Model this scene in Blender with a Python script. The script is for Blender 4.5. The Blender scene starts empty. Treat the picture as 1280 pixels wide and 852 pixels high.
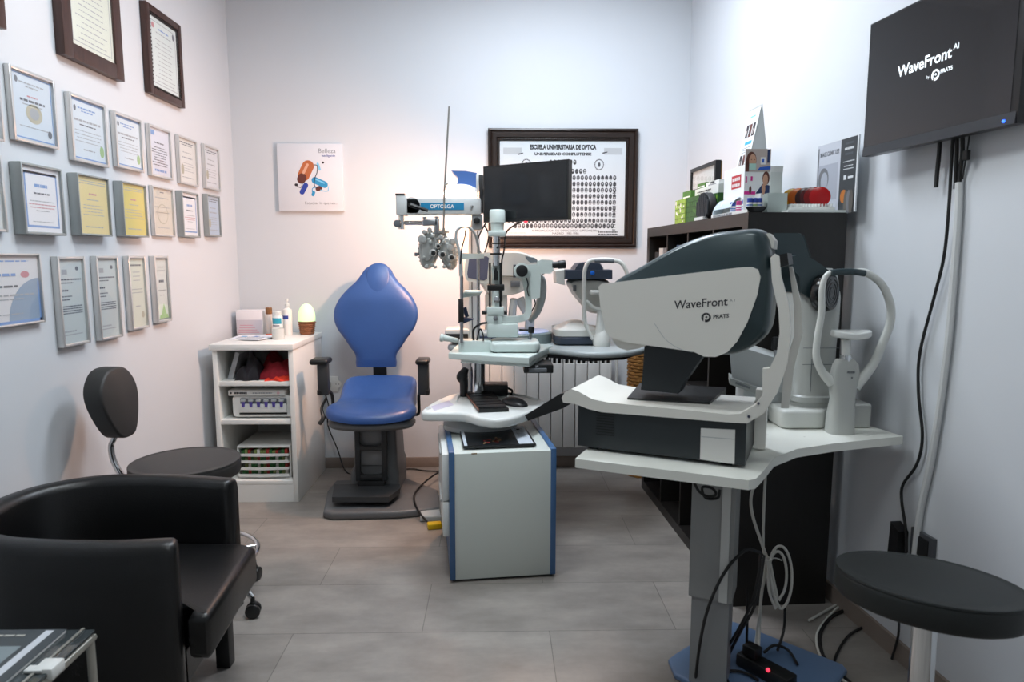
import bpy, bmesh, math, random
from mathutils import Vector as V, Matrix as MX, Quaternion
from math import sin, cos, pi, radians as R, atan, tan, sqrt
random.seed(7)
C = bpy.context.scene.collection
# ------------------------------------------------------------------ camera
F = 853.0; CZ = 1.31
TH = atan(104/853.0); PS = atan(18*cos(TH)/853.0)
FW = V((sin(PS)*cos(TH), cos(PS)*cos(TH), -sin(TH)))
RT = V((cos(PS), -sin(PS), 0)); UP = RT.cross(FW)
O = V((0, 0, CZ))
def ray(x, y): return FW + RT*((x-640)/F) - UP*((y-426)/F)
def PY(x, y, Y): d = ray(x, y); return O + d*(Y/d.y)
def PZ(x, y, Z): d = ray(x, y); return O + d*((Z-CZ)/d.z)
def PX(x, y, X): d = ray(x, y); return O + d*(X/d.x)
def PP(x, y, o, n): d = ray(x, y); return O + d*((V(o)-O).dot(n)/d.dot(n))
def mpp(Y): return Y/F*1.0
cam = bpy.data.cameras.new('camera'); cam.sensor_width = 36; cam.lens = 36*F/1280
co = bpy.data.objects.new('camera', cam); C.objects.link(co)
co.matrix_world = MX(((RT.x, UP.x, -FW.x, 0), (RT.y, UP.y, -FW.y, 0), (RT.z, UP.z, -FW.z, CZ), (0, 0, 0, 1)))
cam.clip_start = .02
cam.dof.use_dof = True; cam.dof.focus_distance = 3.3; cam.dof.aperture_fstop = 5.0
bpy.context.scene.camera = co
# ------------------------------------------------------------------ materials
def lin(c):
    if isinstance(c, str): c = [int(c[i:i+2], 16)/255 for i in (0, 2, 4)]
    return [(v/12.92 if v <= .04045 else ((v+.055)/1.055)**2.4) for v in c]
_M = {}
def mat(name, col, rough=.5, metal=0, noise=0, scale=20, bump=0, bscale=200, coat=0, emit=None, estr=1, spec=.5, trans=0, stretch=None):
    if name in _M: return _M[name]
    m = bpy.data.materials.new(name); m.use_nodes = True
    nt = m.node_tree; b = nt.nodes['Principled BSDF']; L = nt.links
    c = lin(col)
    b.inputs['Base Color'].default_value = (*c, 1)
    b.inputs['Roughness'].default_value = rough; b.inputs['Metallic'].default_value = metal
    b.inputs['Coat Weight'].default_value = coat; b.inputs['Coat Roughness'].default_value = .06
    b.inputs['Specular IOR Level'].default_value = spec
    b.inputs['Transmission Weight'].default_value = trans
    tc = nt.nodes.new('ShaderNodeTexCoord')
    src = tc.outputs['Object']
    if stretch:
        mp = nt.nodes.new('ShaderNodeMapping'); mp.inputs['Scale'].default_value = stretch
        L.new(src, mp.inputs['Vector']); src = mp.outputs[0]
    if noise:
        n = nt.nodes.new('ShaderNodeTexNoise'); n.inputs['Scale'].default_value = scale; n.inputs['Detail'].default_value = 5
        L.new(src, n.inputs['Vector'])
        r = nt.nodes.new('ShaderNodeMapRange'); r.inputs['From Min'].default_value = .3; r.inputs['From Max'].default_value = .7
        r.inputs['To Min'].default_value = 1-noise; r.inputs['To Max'].default_value = 1+noise
        L.new(n.outputs['Fac'], r.inputs['Value'])
        mu = nt.nodes.new('ShaderNodeVectorMath'); mu.operation = 'SCALE'; mu.inputs[0].default_value = c
        L.new(r.outputs[0], mu.inputs['Scale']); L.new(mu.outputs[0], b.inputs['Base Color'])
    else:
        # slight wear in the gloss
        n = nt.nodes.new('ShaderNodeTexNoise'); n.inputs['Scale'].default_value = 15; L.new(src, n.inputs['Vector'])
        r = nt.nodes.new('ShaderNodeMapRange'); r.inputs['To Min'].default_value = max(0, rough-.06); r.inputs['To Max'].default_value = min(1, rough+.06)
        L.new(n.outputs['Fac'], r.inputs['Value']); L.new(r.outputs[0], b.inputs['Roughness'])
    if bump:
        n2 = nt.nodes.new('ShaderNodeTexNoise'); n2.inputs['Scale'].default_value = bscale; n2.inputs['Detail'].default_value = 3
        L.new(src, n2.inputs['Vector'])
        bp = nt.nodes.new('ShaderNodeBump'); bp.inputs['Strength'].default_value = bump; bp.inputs['Distance'].default_value = .002
        L.new(n2.outputs['Fac'], bp.inputs['Height']); L.new(bp.outputs[0], b.inputs['Normal'])
    if emit:
        b.inputs['Emission Color'].default_value = (*lin(emit), 1); b.inputs['Emission Strength'].default_value = estr
    _M[name] = m; return m
def glassmat(name, tint='ffffff', rough=.02, refl=1.0):
    if name in _M: return _M[name]
    m = bpy.data.materials.new(name); m.use_nodes = True; nt = m.node_tree
    for n in list(nt.nodes): nt.nodes.remove(n)
    o = nt.nodes.new('ShaderNodeOutputMaterial'); mx = nt.nodes.new('ShaderNodeMixShader'); t = nt.nodes.new('ShaderNodeBsdfTransparent')
    g = nt.nodes.new('ShaderNodeBsdfGlossy'); fr = nt.nodes.new('ShaderNodeFresnel'); fr.inputs['IOR'].default_value = 1.45
    t.inputs['Color'].default_value = (*lin(tint), 1); g.inputs['Roughness'].default_value = rough
    L = nt.links; ge = nt.nodes.new('ShaderNodeNewGeometry'); sb = nt.nodes.new('ShaderNodeMath'); sb.operation = 'SUBTRACT'; sb.inputs[0].default_value = 1; ml = nt.nodes.new('ShaderNodeMath'); ml.operation = 'MULTIPLY'; L.new(ge.outputs['Backfacing'], sb.inputs[1]); L.new(fr.outputs[0], ml.inputs[0]); L.new(sb.outputs[0], ml.inputs[1]); L.new(ml.outputs[0], mx.inputs[0]); L.new(t.outputs[0], mx.inputs[1]); L.new(g.outputs[0], mx.inputs[2]); L.new(mx.outputs[0], o.inputs[0])
    _M[name] = m; return m
# ------------------------------------------------------------------ mesh builder
def rotm(rx=0, ry=0, rz=0): return MX.Rotation(rz, 3, 'Z') @ MX.Rotation(ry, 3, 'Y') @ MX.Rotation(rx, 3, 'X')
def spline(pts, n=8, closed=False):
    P = [V(p) for p in pts]; out = []; N = len(P)
    rng = range(N if closed else N-1)
    for i in rng:
        if closed: a, b, c, d = P[(i-1) % N], P[i], P[(i+1) % N], P[(i+2) % N]
        else: a = P[i-1] if i else P[0]*2-P[1]; b = P[i]; c = P[i+1]; d = P[i+2] if i+2 < N else P[N-1]*2-P[N-2]
        for k in range(n):
            t = k/n
            out.append(.5*((2*b)+(c-a)*t+(2*a-5*b+4*c-d)*t*t+(3*b-a-3*c+d)*t**3))
    if not closed: out.append(P[-1])
    return out
class MB:
    def __init__(s, M=None): s.v = []; s.f = []; s.m = []; s.M = M
    def add(s, vs, fs, mi=0):
        o = len(s.v)
        s.v += [V(v) for v in vs]; s.f += [tuple(i+o for i in f) for f in fs]; s.m += [mi]*len(fs); return s
    def addbm(s, t, mi=0, rot=None, loc=None):
        t.verts.ensure_lookup_table(); t.verts.index_update()
        vs = [v.co.copy() for v in t.verts]
        if rot: vs = [rot @ v for v in vs]
        if loc is not None: vs = [v+V(loc) for v in vs]
        s.add(vs, [[v.index for v in f.verts] for f in t.faces], mi); t.free(); return s
    def box(s, a, b, bev=0, mi=0, seg=2, rot=None, piv=None):
        a = V(a); b = V(b); c = (a+b)/2; d = b-a
        t = bmesh.new(); bmesh.ops.create_cube(t, size=1)
        for v in t.verts: v.co = V((v.co.x*abs(d.x), v.co.y*abs(d.y), v.co.z*abs(d.z)))
        if bev:
            bev = min(bev, .49*min(abs(d.x), abs(d.y), abs(d.z)))
            bmesh.ops.bevel(t, geom=t.edges[:], offset=bev, segments=seg, profile=.5, affect='EDGES')
        if rot and piv is not None:
            for v in t.verts: v.co = rot @ (v.co+c-V(piv)) + V(piv)
            return s.addbm(t, mi)
        return s.addbm(t, mi, rot, c)
    def cyl(s, p0, p1, r0, r1=None, n=20, mi=0, cap=True, bev=0):
        p0 = V(p0); p1 = V(p1); r1 = r0 if r1 is None else r1
        d = p1-p0; L = d.length; q = d.to_track_quat('Z', 'Y').to_matrix()
        prof = [(r0, 0), (r1, L)]
        if bev: prof = [(r0-bev, 0), (r0-bev*.3, bev*.3), (r0, bev), (r1, L-bev), (r1-bev*.3, L-bev*.3), (r1-bev, L)]
        return s.lathe(prof, p0, n=n, mi=mi, rot=q, cap=cap)
    def lathe(s, prof, o=(0, 0, 0), n=28, mi=0, rot=None, cap=True, a0=0, a1=2*pi, sx=1, sy=1):
        o = V(o); vs = []; fs = []; full = abs(a1-a0-2*pi) < 1e-6; K = n if full else n+1
        for r, z in prof:
            for i in range(K):
                a = a0+(a1-a0)*i/n; p = V((r*cos(a)*sx, r*sin(a)*sy, z)); vs.append(o+(rot @ p if rot else p))
        for j in range(len(prof)-1):
            for i in range(n):
                i2 = (i+1) % K; fs.append((j*K+i, j*K+i2, (j+1)*K+i2, (j+1)*K+i))
        if cap and full:
            fs.append(tuple(range(K-1, -1, -1))); fs.append(tuple((len(prof)-1)*K+i for i in range(K)))
        return s.add(vs, fs, mi)
    def loft(s, rings, mi=0, cap=True, closed=False):
        K = len(rings[0]); vs = [p for r in rings for p in r]; fs = []
        for j in range(len(rings)-(0 if closed else 1)):
            j2 = (j+1) % len(rings)
            for i in range(K): fs.append((j*K+i, j*K+(i+1) % K, j2*K+(i+1) % K, j2*K+i))
        if cap and not closed:
            fs.append(tuple(range(K-1, -1, -1))); fs.append(tuple((len(rings)-1)*K+i for i in range(K)))
        return s.add(vs, fs, mi)
    def tube(s, pts, r, n=8, mi=0, sm=6, closed=False, flat=1):
        rr = r if isinstance(r, (list, tuple)) else None
        P = spline(pts, sm, closed) if sm > 1 else [V(p) for p in pts]
        rings = []; up = None; N = len(P)
        for i, p in enumerate(P):
            if closed: t = P[(i+1) % N]-P[i-1]
            else: t = P[min(i+1, N-1)]-P[max(i-1, 0)]
            if t.length < 1e-9: t = V((0, 0, 1))
            t.normalize()
            if up is None: up = V((0, 0, 1)) if abs(t.z) < .9 else V((1, 0, 0))
            x = up.cross(t)
            if x.length < 1e-6: x = t.orthogonal()
            x.normalize(); y = t.cross(x); up = y
            if rr: k = i/(N-1)*(len(rr)-1); a = int(min(k, len(rr)-2)); ra = rr[a]+(rr[a+1]-rr[a])*(k-a)
            else: ra = r
            rings.append([p+x*ra*cos(2*pi*j/n)+y*ra*flat*sin(2*pi*j/n) for j in range(n)])
        return s.loft(rings, mi, True, closed)
    def ell(s, c, r, rot=None, n=20, m=12, mi=0, z0=-1, z1=1):
        rx, ry, rz = (r, r, r) if not isinstance(r, (tuple, list)) else r
        a0 = math.asin(max(-1, z0)); a1 = math.asin(min(1, z1)); rings = []
        for j in range(m+1):
            a = a0+(a1-a0)*j/m; a = max(-pi/2+.02, min(pi/2-.02, a)); ring = []
            for i in range(n):
                b = 2*pi*i/n; p = V((rx*cos(a)*cos(b), ry*cos(a)*sin(b), rz*sin(a)))
                ring.append(V(c)+(rot @ p if rot else p))
            rings.append(ring)
        return s.loft(rings, mi)
    def poly(s, pts, ext, bev=0, mi=0, seg=2):
        """closed 3-D polygon extruded by the vector ext, edges bevelled"""
        P = [V(p) for p in pts]; ext = V(ext); n = V((0, 0, 0))
        for i in range(len(P)): n += P[i].cross(P[(i+1) % len(P)])
        if n.dot(ext) > 0: P = P[::-1]
        t = bmesh.new(); a = [t.verts.new(p) for p in P]; b = [t.verts.new(p+ext) for p in P]
        t.faces.new(a); t.faces.new(b[::-1]); K = len(P)
        for i in range(K): t.faces.new((a[(i+1) % K], a[i], b[i], b[(i+1) % K]))
        if bev:
            es = [e for e in t.edges if len(e.link_faces) == 2 and e.calc_face_angle(0) > .5]
            bmesh.ops.bevel(t, geom=es, offset=bev, segments=seg, profile=.5, affect='EDGES', clamp_overlap=True)
        return s.addbm(t, mi)
    def pillow(s, outl, z0, z1, r, mi=0, fr=None, k=4, crown=0):
        """plan outline -> slab with rounded rims; fr maps (x,y,z) to the world"""
        P = [V((p[0], p[1])) for p in outl]; c = sum(P, V((0, 0)))/len(P); N = len(P); nr = []
        A = sum(P[i].x*P[(i+1) % N].y-P[(i+1) % N].x*P[i].y for i in range(N)); sg = 1 if A > 0 else -1
        for i in range(N):
            t = P[(i+1) % N]-P[i-1]; q = V((t.y, -t.x))*sg
            nr.append(q.normalized() if q.length > 1e-9 else V((0, 0)))
        prof = []
        for j in range(k+1): a = pi/2*j/k; prof.append((-r*(1-sin(a)), z0+r*(1-cos(a))))
        for j in range(k+1): a = pi/2*j/k; prof.append((-r*(1-cos(a)), z1-r+r*sin(a)))
        rings = [[(p+n*o).to_3d()+V((0, 0, z)) for p, n in zip(P, nr)] for o, z in prof]
        if crown:
            for q in (.66, .33, .08): rings.append([(c+(p-n*r-c)*q).to_3d()+V((0, 0, z1+crown*(1-q*q))) for p, n in zip(P, nr)])
        if sg < 0: rings = [x[::-1] for x in rings]
        if fr: rings = [[fr(p) for p in x] for x in rings]
        return s.loft(rings, mi)
    def quad(s, a, b, c, d, mi=0): return s.add([a, b, c, d], [(0, 1, 2, 3)], mi)
W = {}
def wm(o): return W.get(o.name, MX.Identity(4)) if o else MX.Identity(4)
def obj(name, mb, mats, parent=None, sharp=38, label=None, flat=False):
    me = bpy.data.meshes.new(name)
    M = mb.M; inv = wm(parent).inverted()
    vs = [inv @ ((M @ v) if M else v) for v in mb.v]
    me.from_pydata(vs, [], mb.f)
    for m in (mats if isinstance(mats, (list, tuple)) else [mats]): me.materials.append(m)
    me.polygons.foreach_set('material_index', mb.m)
    me.update()
    if not flat:
        me.polygons.foreach_set('use_smooth', [True]*len(me.polygons)); me.set_sharp_from_angle(angle=R(sharp))
    bm = bmesh.new(); bm.from_mesh(me)
    bmesh.ops.recalc_face_normals(bm, faces=bm.faces[:]) if name not in ('x',) else None
    bm.to_mesh(me); bm.free()
    o = bpy.data.objects.new(name, me); C.objects.link(o)
    if parent: o.parent = parent
    if label: o['label'] = label
    W[o.name] = wm(parent)
    return o
def tag(o, label, cat, group=None):
    o['label'] = label; o['category'] = cat
    if group: o['group'] = group
    return o
def thing(name, label, cat, loc, rz=0, group=None):
    o = bpy.data.objects.new(name, None); C.objects.link(o); o.empty_display_size = .05
    o.location = loc; o.rotation_euler = (0, 0, rz)
    W[o.name] = MX.Translation(V(loc)) @ MX.Rotation(rz, 4, 'Z')
    return tag(o, label, cat, group)
def single(name, mb, mats, label, cat, group=None, **k):
    """a thing that is one mesh, origin at its base"""
    M = mb.M; vs = [(M @ v) if M else v for v in mb.v]
    lo = V([min(v[i] for v in vs) for i in range(3)]); hi = V([max(v[i] for v in vs) for i in range(3)])
    c = V(((lo.x+hi.x)/2, (lo.y+hi.y)/2, lo.z))
    mb.v = [v-c for v in vs]; mb.M = None
    o = obj(name, mb, mats, None, **k); o.location = c; W[o.name] = MX.Translation(c)
    return tag(o, label, cat, group)
def struct(name, mb, mats, parent=None, **k):
    o = obj(name, mb, mats, parent, **k)
    if not parent: o['kind'] = 'structure'
    return o
def txt(mb, s, fr, size, mi=0, align='CENTER', bold=0, sx=1, thick=0):
    """lettering: mesh glyphs; fr maps (u,v) on the surface to the world"""
    cu = bpy.data.curves.new('t', 'FONT'); cu.body = s; cu.size = size; cu.align_x = align; cu.offset = bold; cu.resolution_u = 3
    o = bpy.data.objects.new('t', cu); C.objects.link(o)
    bpy.context.view_layer.update()
    me = bpy.data.meshes.new_from_object(o.evaluated_get(bpy.context.evaluated_depsgraph_get()))
    mb.add([fr(v.co.x*sx, v.co.y) for v in me.vertices], [tuple(p.vertices) for p in me.polygons], mi)
    bpy.data.objects.remove(o); bpy.data.curves.remove(cu); bpy.data.meshes.remove(me)
def frame_uv(o, u, v, off=0):
    o = V(o); u = V(u).normalized(); v = V(v).normalized(); n = u.cross(v)
    return lambda a, b, c=0: o+u*a+v*b+n*(c+off)
# px prisms: outline traced at distance Y, given a real depth
def pxp(mb, pts, Y, dep, bev=0, mi=0, seg=2, back=0):
    mb.poly([PY(x, y, Y) for x, y in pts], (0, dep, 0), bev, mi, seg); return mb
def circ(n=24): return [(cos(2*pi*i/n), sin(2*pi*i/n)) for i in range(n)]
def rrect(w, d, r, n=6, cx=0, cy=0):
    out = []
    for sx, sy, a0 in ((1, 1, 0), (-1, 1, pi/2), (-1, -1, pi), (1, -1, 3*pi/2)):
        for i in range(n+1):
            a = a0+pi/2*i/n; out.append((cx+sx*(w/2-r)+r*cos(a), cy+sy*(d/2-r)+r*sin(a)))
    return out
def sp2(pts, n=6): return [(p.x, p.y) for p in spline([V((a, b, 0)) for a, b in pts], n, True)]
# ------------------------------------------------------------------ palette
white_plastic = mat('white_plastic', 'd9dbd8', .35)
cream_plastic = mat('cream_plastic', 'd6d6d0', .38)
mint_metal = mat('pale_grey_green_enamel', 'cdd8d4', .32)
grey_plastic = mat('grey_plastic', '8b8d90', .45)
mid_grey = mat('mid_grey_plastic', 'a9adad', .4)
dark_plastic = mat('dark_plastic', '22272a', .42)
black_plastic = mat('black_plastic', '121314', .4)
black_rubber = mat('black_rubber', '0e0e0f', .6)
chrome = mat('chrome', 'dfe2e4', .12, 1)
steel = mat('brushed_steel', 'a8acb0', .3, 1)
alu = mat('aluminium', 'c4c6c6', .32, .85)
teal_dark = mat('dark_teal_lacquer', '2a3a3e', .32, .2, coat=.25)
blue_leather = mat('blue_leatherette', '2b4e8a', .36, 0, .08, 6, .15, 350)
black_leather = mat('black_leather', '070708', .36, 0, .1, 8, .25, 220)
charcoal_vinyl = mat('charcoal_vinyl', '2a2928', .5, 0, .06, 8, .1, 400)
white_lam = mat('white_laminate', 'e2e2de', .4)
blue_edge = mat('blue_edging', '3c5f88', .4)
ink = mat('black_ink', '26282c', .7); ink_grey = mat('grey_ink', '85898f', .7); ink_blue = mat('blue_ink', '3d6db0', .7)
ink_red = mat('red_ink', 'c03a4a', .7); ink_gold = mat('gold_ink', 'a99c78', .7); ink_green = mat('green_ink', '7fae5a', .7)
paper = mat('white_paper', 'e6e7e6', .6)
red_led = mat('red_led', 'ff2030', .4, emit='ff2030', estr=4)
blue_led = mat('blue_led', '2050ff', .4, emit='3060ff', estr=3)
glass = glassmat('clear_glass')
CEIL = [(.3, 3.05, 26), (-.45, 2.15, 16), (.1, .6, 5.5)]
CEILCOL = [(.80, .89, 1.0), (.88, .97, 1.0), (.88, 1.0, .94)]
WARM_P = 30; WARM_C = (1.0, .55, .34); TV_E = .5; EXPO = .34
# ------------------------------------------------------------------ the room
YB = 4.19; XL = -1.572; YF = -1.3; ZC = 3.0; MR = -.0813
def xr(Y): return 1.145+MR*(Y-YB)
NR = V((1, -MR, 0)).normalized()          # outward normal of the right wall
def PW(x, y, off=0): return PP(x, y, V((xr(3), 3, 0))-NR*off, NR)
plaster = mat('white_plaster', 'd0d3d7', .75, 0, .015, 1.5, .06, 260)
ceil_m = mat('ceiling_paint', 'eceef0', .8)
def floor_mat():
    m = bpy.data.materials.new('porcelain_floor_tiles'); m.use_nodes = True; nt = m.node_tree; L = nt.links; b = nt.nodes['Principled BSDF']
    N = nt.nodes.new
    tc = N('ShaderNodeTexCoord'); mp = N('ShaderNodeMapping'); mp.inputs['Location'].default_value = (-.18+.9*5, -2.27+.36*20, 0)
    L.new(tc.outputs['Object'], mp.inputs['Vector'])
    br = N('ShaderNodeTexBrick'); br.offset = .5; br.inputs['Scale'].default_value = 1; br.inputs['Brick Width'].default_value = .9
    br.inputs['Row Height'].default_value = .36; br.inputs['Mortar Size'].default_value = .0016; br.inputs['Mortar Smooth'].default_value = .2
    br.inputs['Color1'].default_value = (*lin('89837d'), 1); br.inputs['Color2'].default_value = (*lin('918b85'), 1); br.inputs['Mortar'].default_value = (*lin('6a6661'), 1)
    L.new(mp.outputs[0], br.inputs['Vector'])
    n1 = N('ShaderNodeTexNoise'); n1.inputs['Scale'].default_value = 3.2; n1.inputs['Detail'].default_value = 6; n1.inputs['Roughness'].default_value = .6
    m2 = N('ShaderNodeMapping'); m2.inputs['Scale'].default_value = (1, 2.2, 1); L.new(tc.outputs['Object'], m2.inputs['Vector']); L.new(m2.outputs[0], n1.inputs['Vector'])
    r1 = N('ShaderNodeMapRange'); r1.inputs['From Min'].default_value = .3; r1.inputs['From Max'].default_value = .7; r1.inputs['To Min'].default_value = .74; r1.inputs['To Max'].default_value = 1.2
    L.new(n1.outputs['Fac'], r1.inputs['Value'])
    n2 = N('ShaderNodeTexNoise'); n2.inputs['Scale'].default_value = 45; n2.inputs['Detail'].default_value = 4; L.new(tc.outputs['Object'], n2.inputs['Vector'])
    r2 = N('ShaderNodeMapRange'); r2.inputs['To Min'].default_value = .94; r2.inputs['To Max'].default_value = 1.06; L.new(n2.outputs['Fac'], r2.inputs['Value'])
    mu = N('ShaderNodeMath'); mu.operation = 'MULTIPLY'; L.new(r1.outputs[0], mu.inputs[0]); L.new(r2.outputs[0], mu.inputs[1])
    sc = N('ShaderNodeVectorMath'); sc.operation = 'SCALE'; L.new(br.outputs['Color'], sc.inputs[0]); L.new(mu.outputs[0], sc.inputs['Scale']); L.new(sc.outputs[0], b.inputs['Base Color'])
    b.inputs['Roughness'].default_value = .42
    bp = N('ShaderNodeBump'); bp.inputs['Strength'].default_value = .25; bp.inputs['Distance'].default_value = .001; bp.invert = True
    L.new(br.outputs['Fac'], bp.inputs['Height']); L.new(bp.outputs[0], b.inputs['Normal'])
    return m
struct('floor', MB().box((-1.75, YF-.1, -.06), (1.75, YB+.1, 0)), floor_mat(), flat=True)
struct('ceiling', MB().box((-1.75, YF-.1, ZC), (1.75, YB+.1, ZC+.08)), ceil_m, flat=True)
struct('wall_left', MB().box((XL-.1, YF, 0), (XL, YB, ZC)), plaster, flat=True)
struct('wall_back', MB().box((XL-.1, YB, 0), (1.6, YB+.1, ZC)), plaster, flat=True)
struct('wall_front', MB().box((XL-.1, YF-.1, 0), (1.75, YF, ZC)), plaster, flat=True)
w = MB(); w.poly([(xr(YF), YF, 0), (xr(YB), YB, 0), (xr(YB)+.12, YB, 0), (xr(YF)+.12, YF, 0)], (0, 0, ZC)); struct('wall_right', w, plaster, flat=True)
bb_m = mat('greige_baseboard_tile', '8a7d74', .45, 0, .08, 9)
BH = .066
struct('baseboard_back', MB().box((XL, YB-.012, 0), (xr(YB)-.002, YB, BH), .002), bb_m)
struct('baseboard_left', MB().box((XL, YF, 0), (XL+.012, YB-.012, BH), .002), bb_m)
b = MB(); b.poly([(xr(YF), YF, 0), (xr(YB), YB-.012, 0), (xr(YB)-.012, YB-.012, 0), (xr(YF)-.012, YF, 0)], (0, 0, BH), .002); struct('baseboard_right', b, bb_m)
# ------------------------------------------------------------------ lights
lamp_m = mat('panel_diffuser', 'ffffff', .5, emit='f2f6ff', estr=6)
def area(name, loc, sx, sy, power, col, rot=(0, 0, 0), spread=pi):
    l = bpy.data.lights.new(name, 'AREA'); l.shape = 'RECTANGLE'; l.size = sx; l.size_y = sy; l.energy = power; l.color = col; l.spread = spread
    o = bpy.data.objects.new(name, l); C.objects.link(o); o.location = loc; o.rotation_euler = rot; return o
for i, (x, y, pw) in enumerate(CEIL):
    t = thing('ceiling_light', ['square led panel in the ceiling nearest the back wall', 'square led panel in the ceiling over the middle of the room', 'square led panel in the ceiling nearest the camera'][i], 'ceiling light', (x, y, ZC-.02), 0, 'led panels in the ceiling')
    f = MB(); 
    for s in (-1, 1): f.box((x-.3, y+s*.29-.012, ZC-.02), (x+.3, y+s*.29+.012, ZC)); f.box((x+s*.29-.012, y-.28, ZC-.02), (x+s*.29+.012, y+.28, ZC))
    obj('frame', f, alu, t); obj('diffuser', MB().box((x-.28, y-.28, ZC-.01), (x+.28, y+.28, ZC-.002)), lamp_m, t)
    area('panel_glow', (x, y, ZC-.025), .56, .56, pw, CEILCOL[i])
# ------------------------------------------------------------------ certificates on the left wall
silver = mat('silver_frame', 'd3d2d0', .3, .6); silver_d = mat('dull_silver_frame', 'a3a7a6', .4, .4); walnut = mat('dark_walnut', '3f2720', .35, 0, .25, 14, stretch=(6, 6, 1))
gold_bead = mat('dark_beading', '1d1512', .4)
def words(mb, fr, w, h, rows, mi, lo=.3, hi=.9, rng=None, align='c'):
    for (v, hh, frac, m) in rows:
        L = w*frac; x = -L/2 if align == 'c' else -w/2
        end = x+L
        while x < end-1e-4:
            l = min(rng.uniform(.03, .1)*w*1.4, end-x)
            mb.quad(fr(x, v*h-hh*h/2), fr(x+l, v*h-hh*h/2), fr(x+l, v*h+hh*h/2), fr(x, v*h+hh*h/2), m); x += l+.02*w
def rect(mb, fr, x0, y0, x1, y1, m): mb.quad(fr(x0, y0), fr(x1, y0), fr(x1, y1), fr(x0, y1), m)
def border(mb, fr, w, h, t, m):
    rect(mb, fr, -w/2, h/2-t, w/2, h/2, m); rect(mb, fr, -w/2, -h/2, w/2, -h/2+t, m); rect(mb, fr, -w/2, -h/2+t, -w/2+t, h/2-t, m); rect(mb, fr, w/2-t, -h/2+t, w/2, h/2-t, m)
def disc(mb, fr, cx, cy, rx, ry, m, n=20): mb.add([fr(cx+rx*a, cy+ry*b) for a, b in circ(n)], [tuple(range(n))], m)
INKS = [paper, mat('faded_ink', '6a6e75', .7), mat('faded_grey', 'a3a7ab', .7), mat('faded_blue', '7c9ccb', .7), mat('faded_red', 'c58a90', .7), mat('faded_gold', 'b4b09c', .7), mat('faded_green', '98b884', .7)]
PAPER = lambda c: mat('paper_'+c, c, .6)
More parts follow.
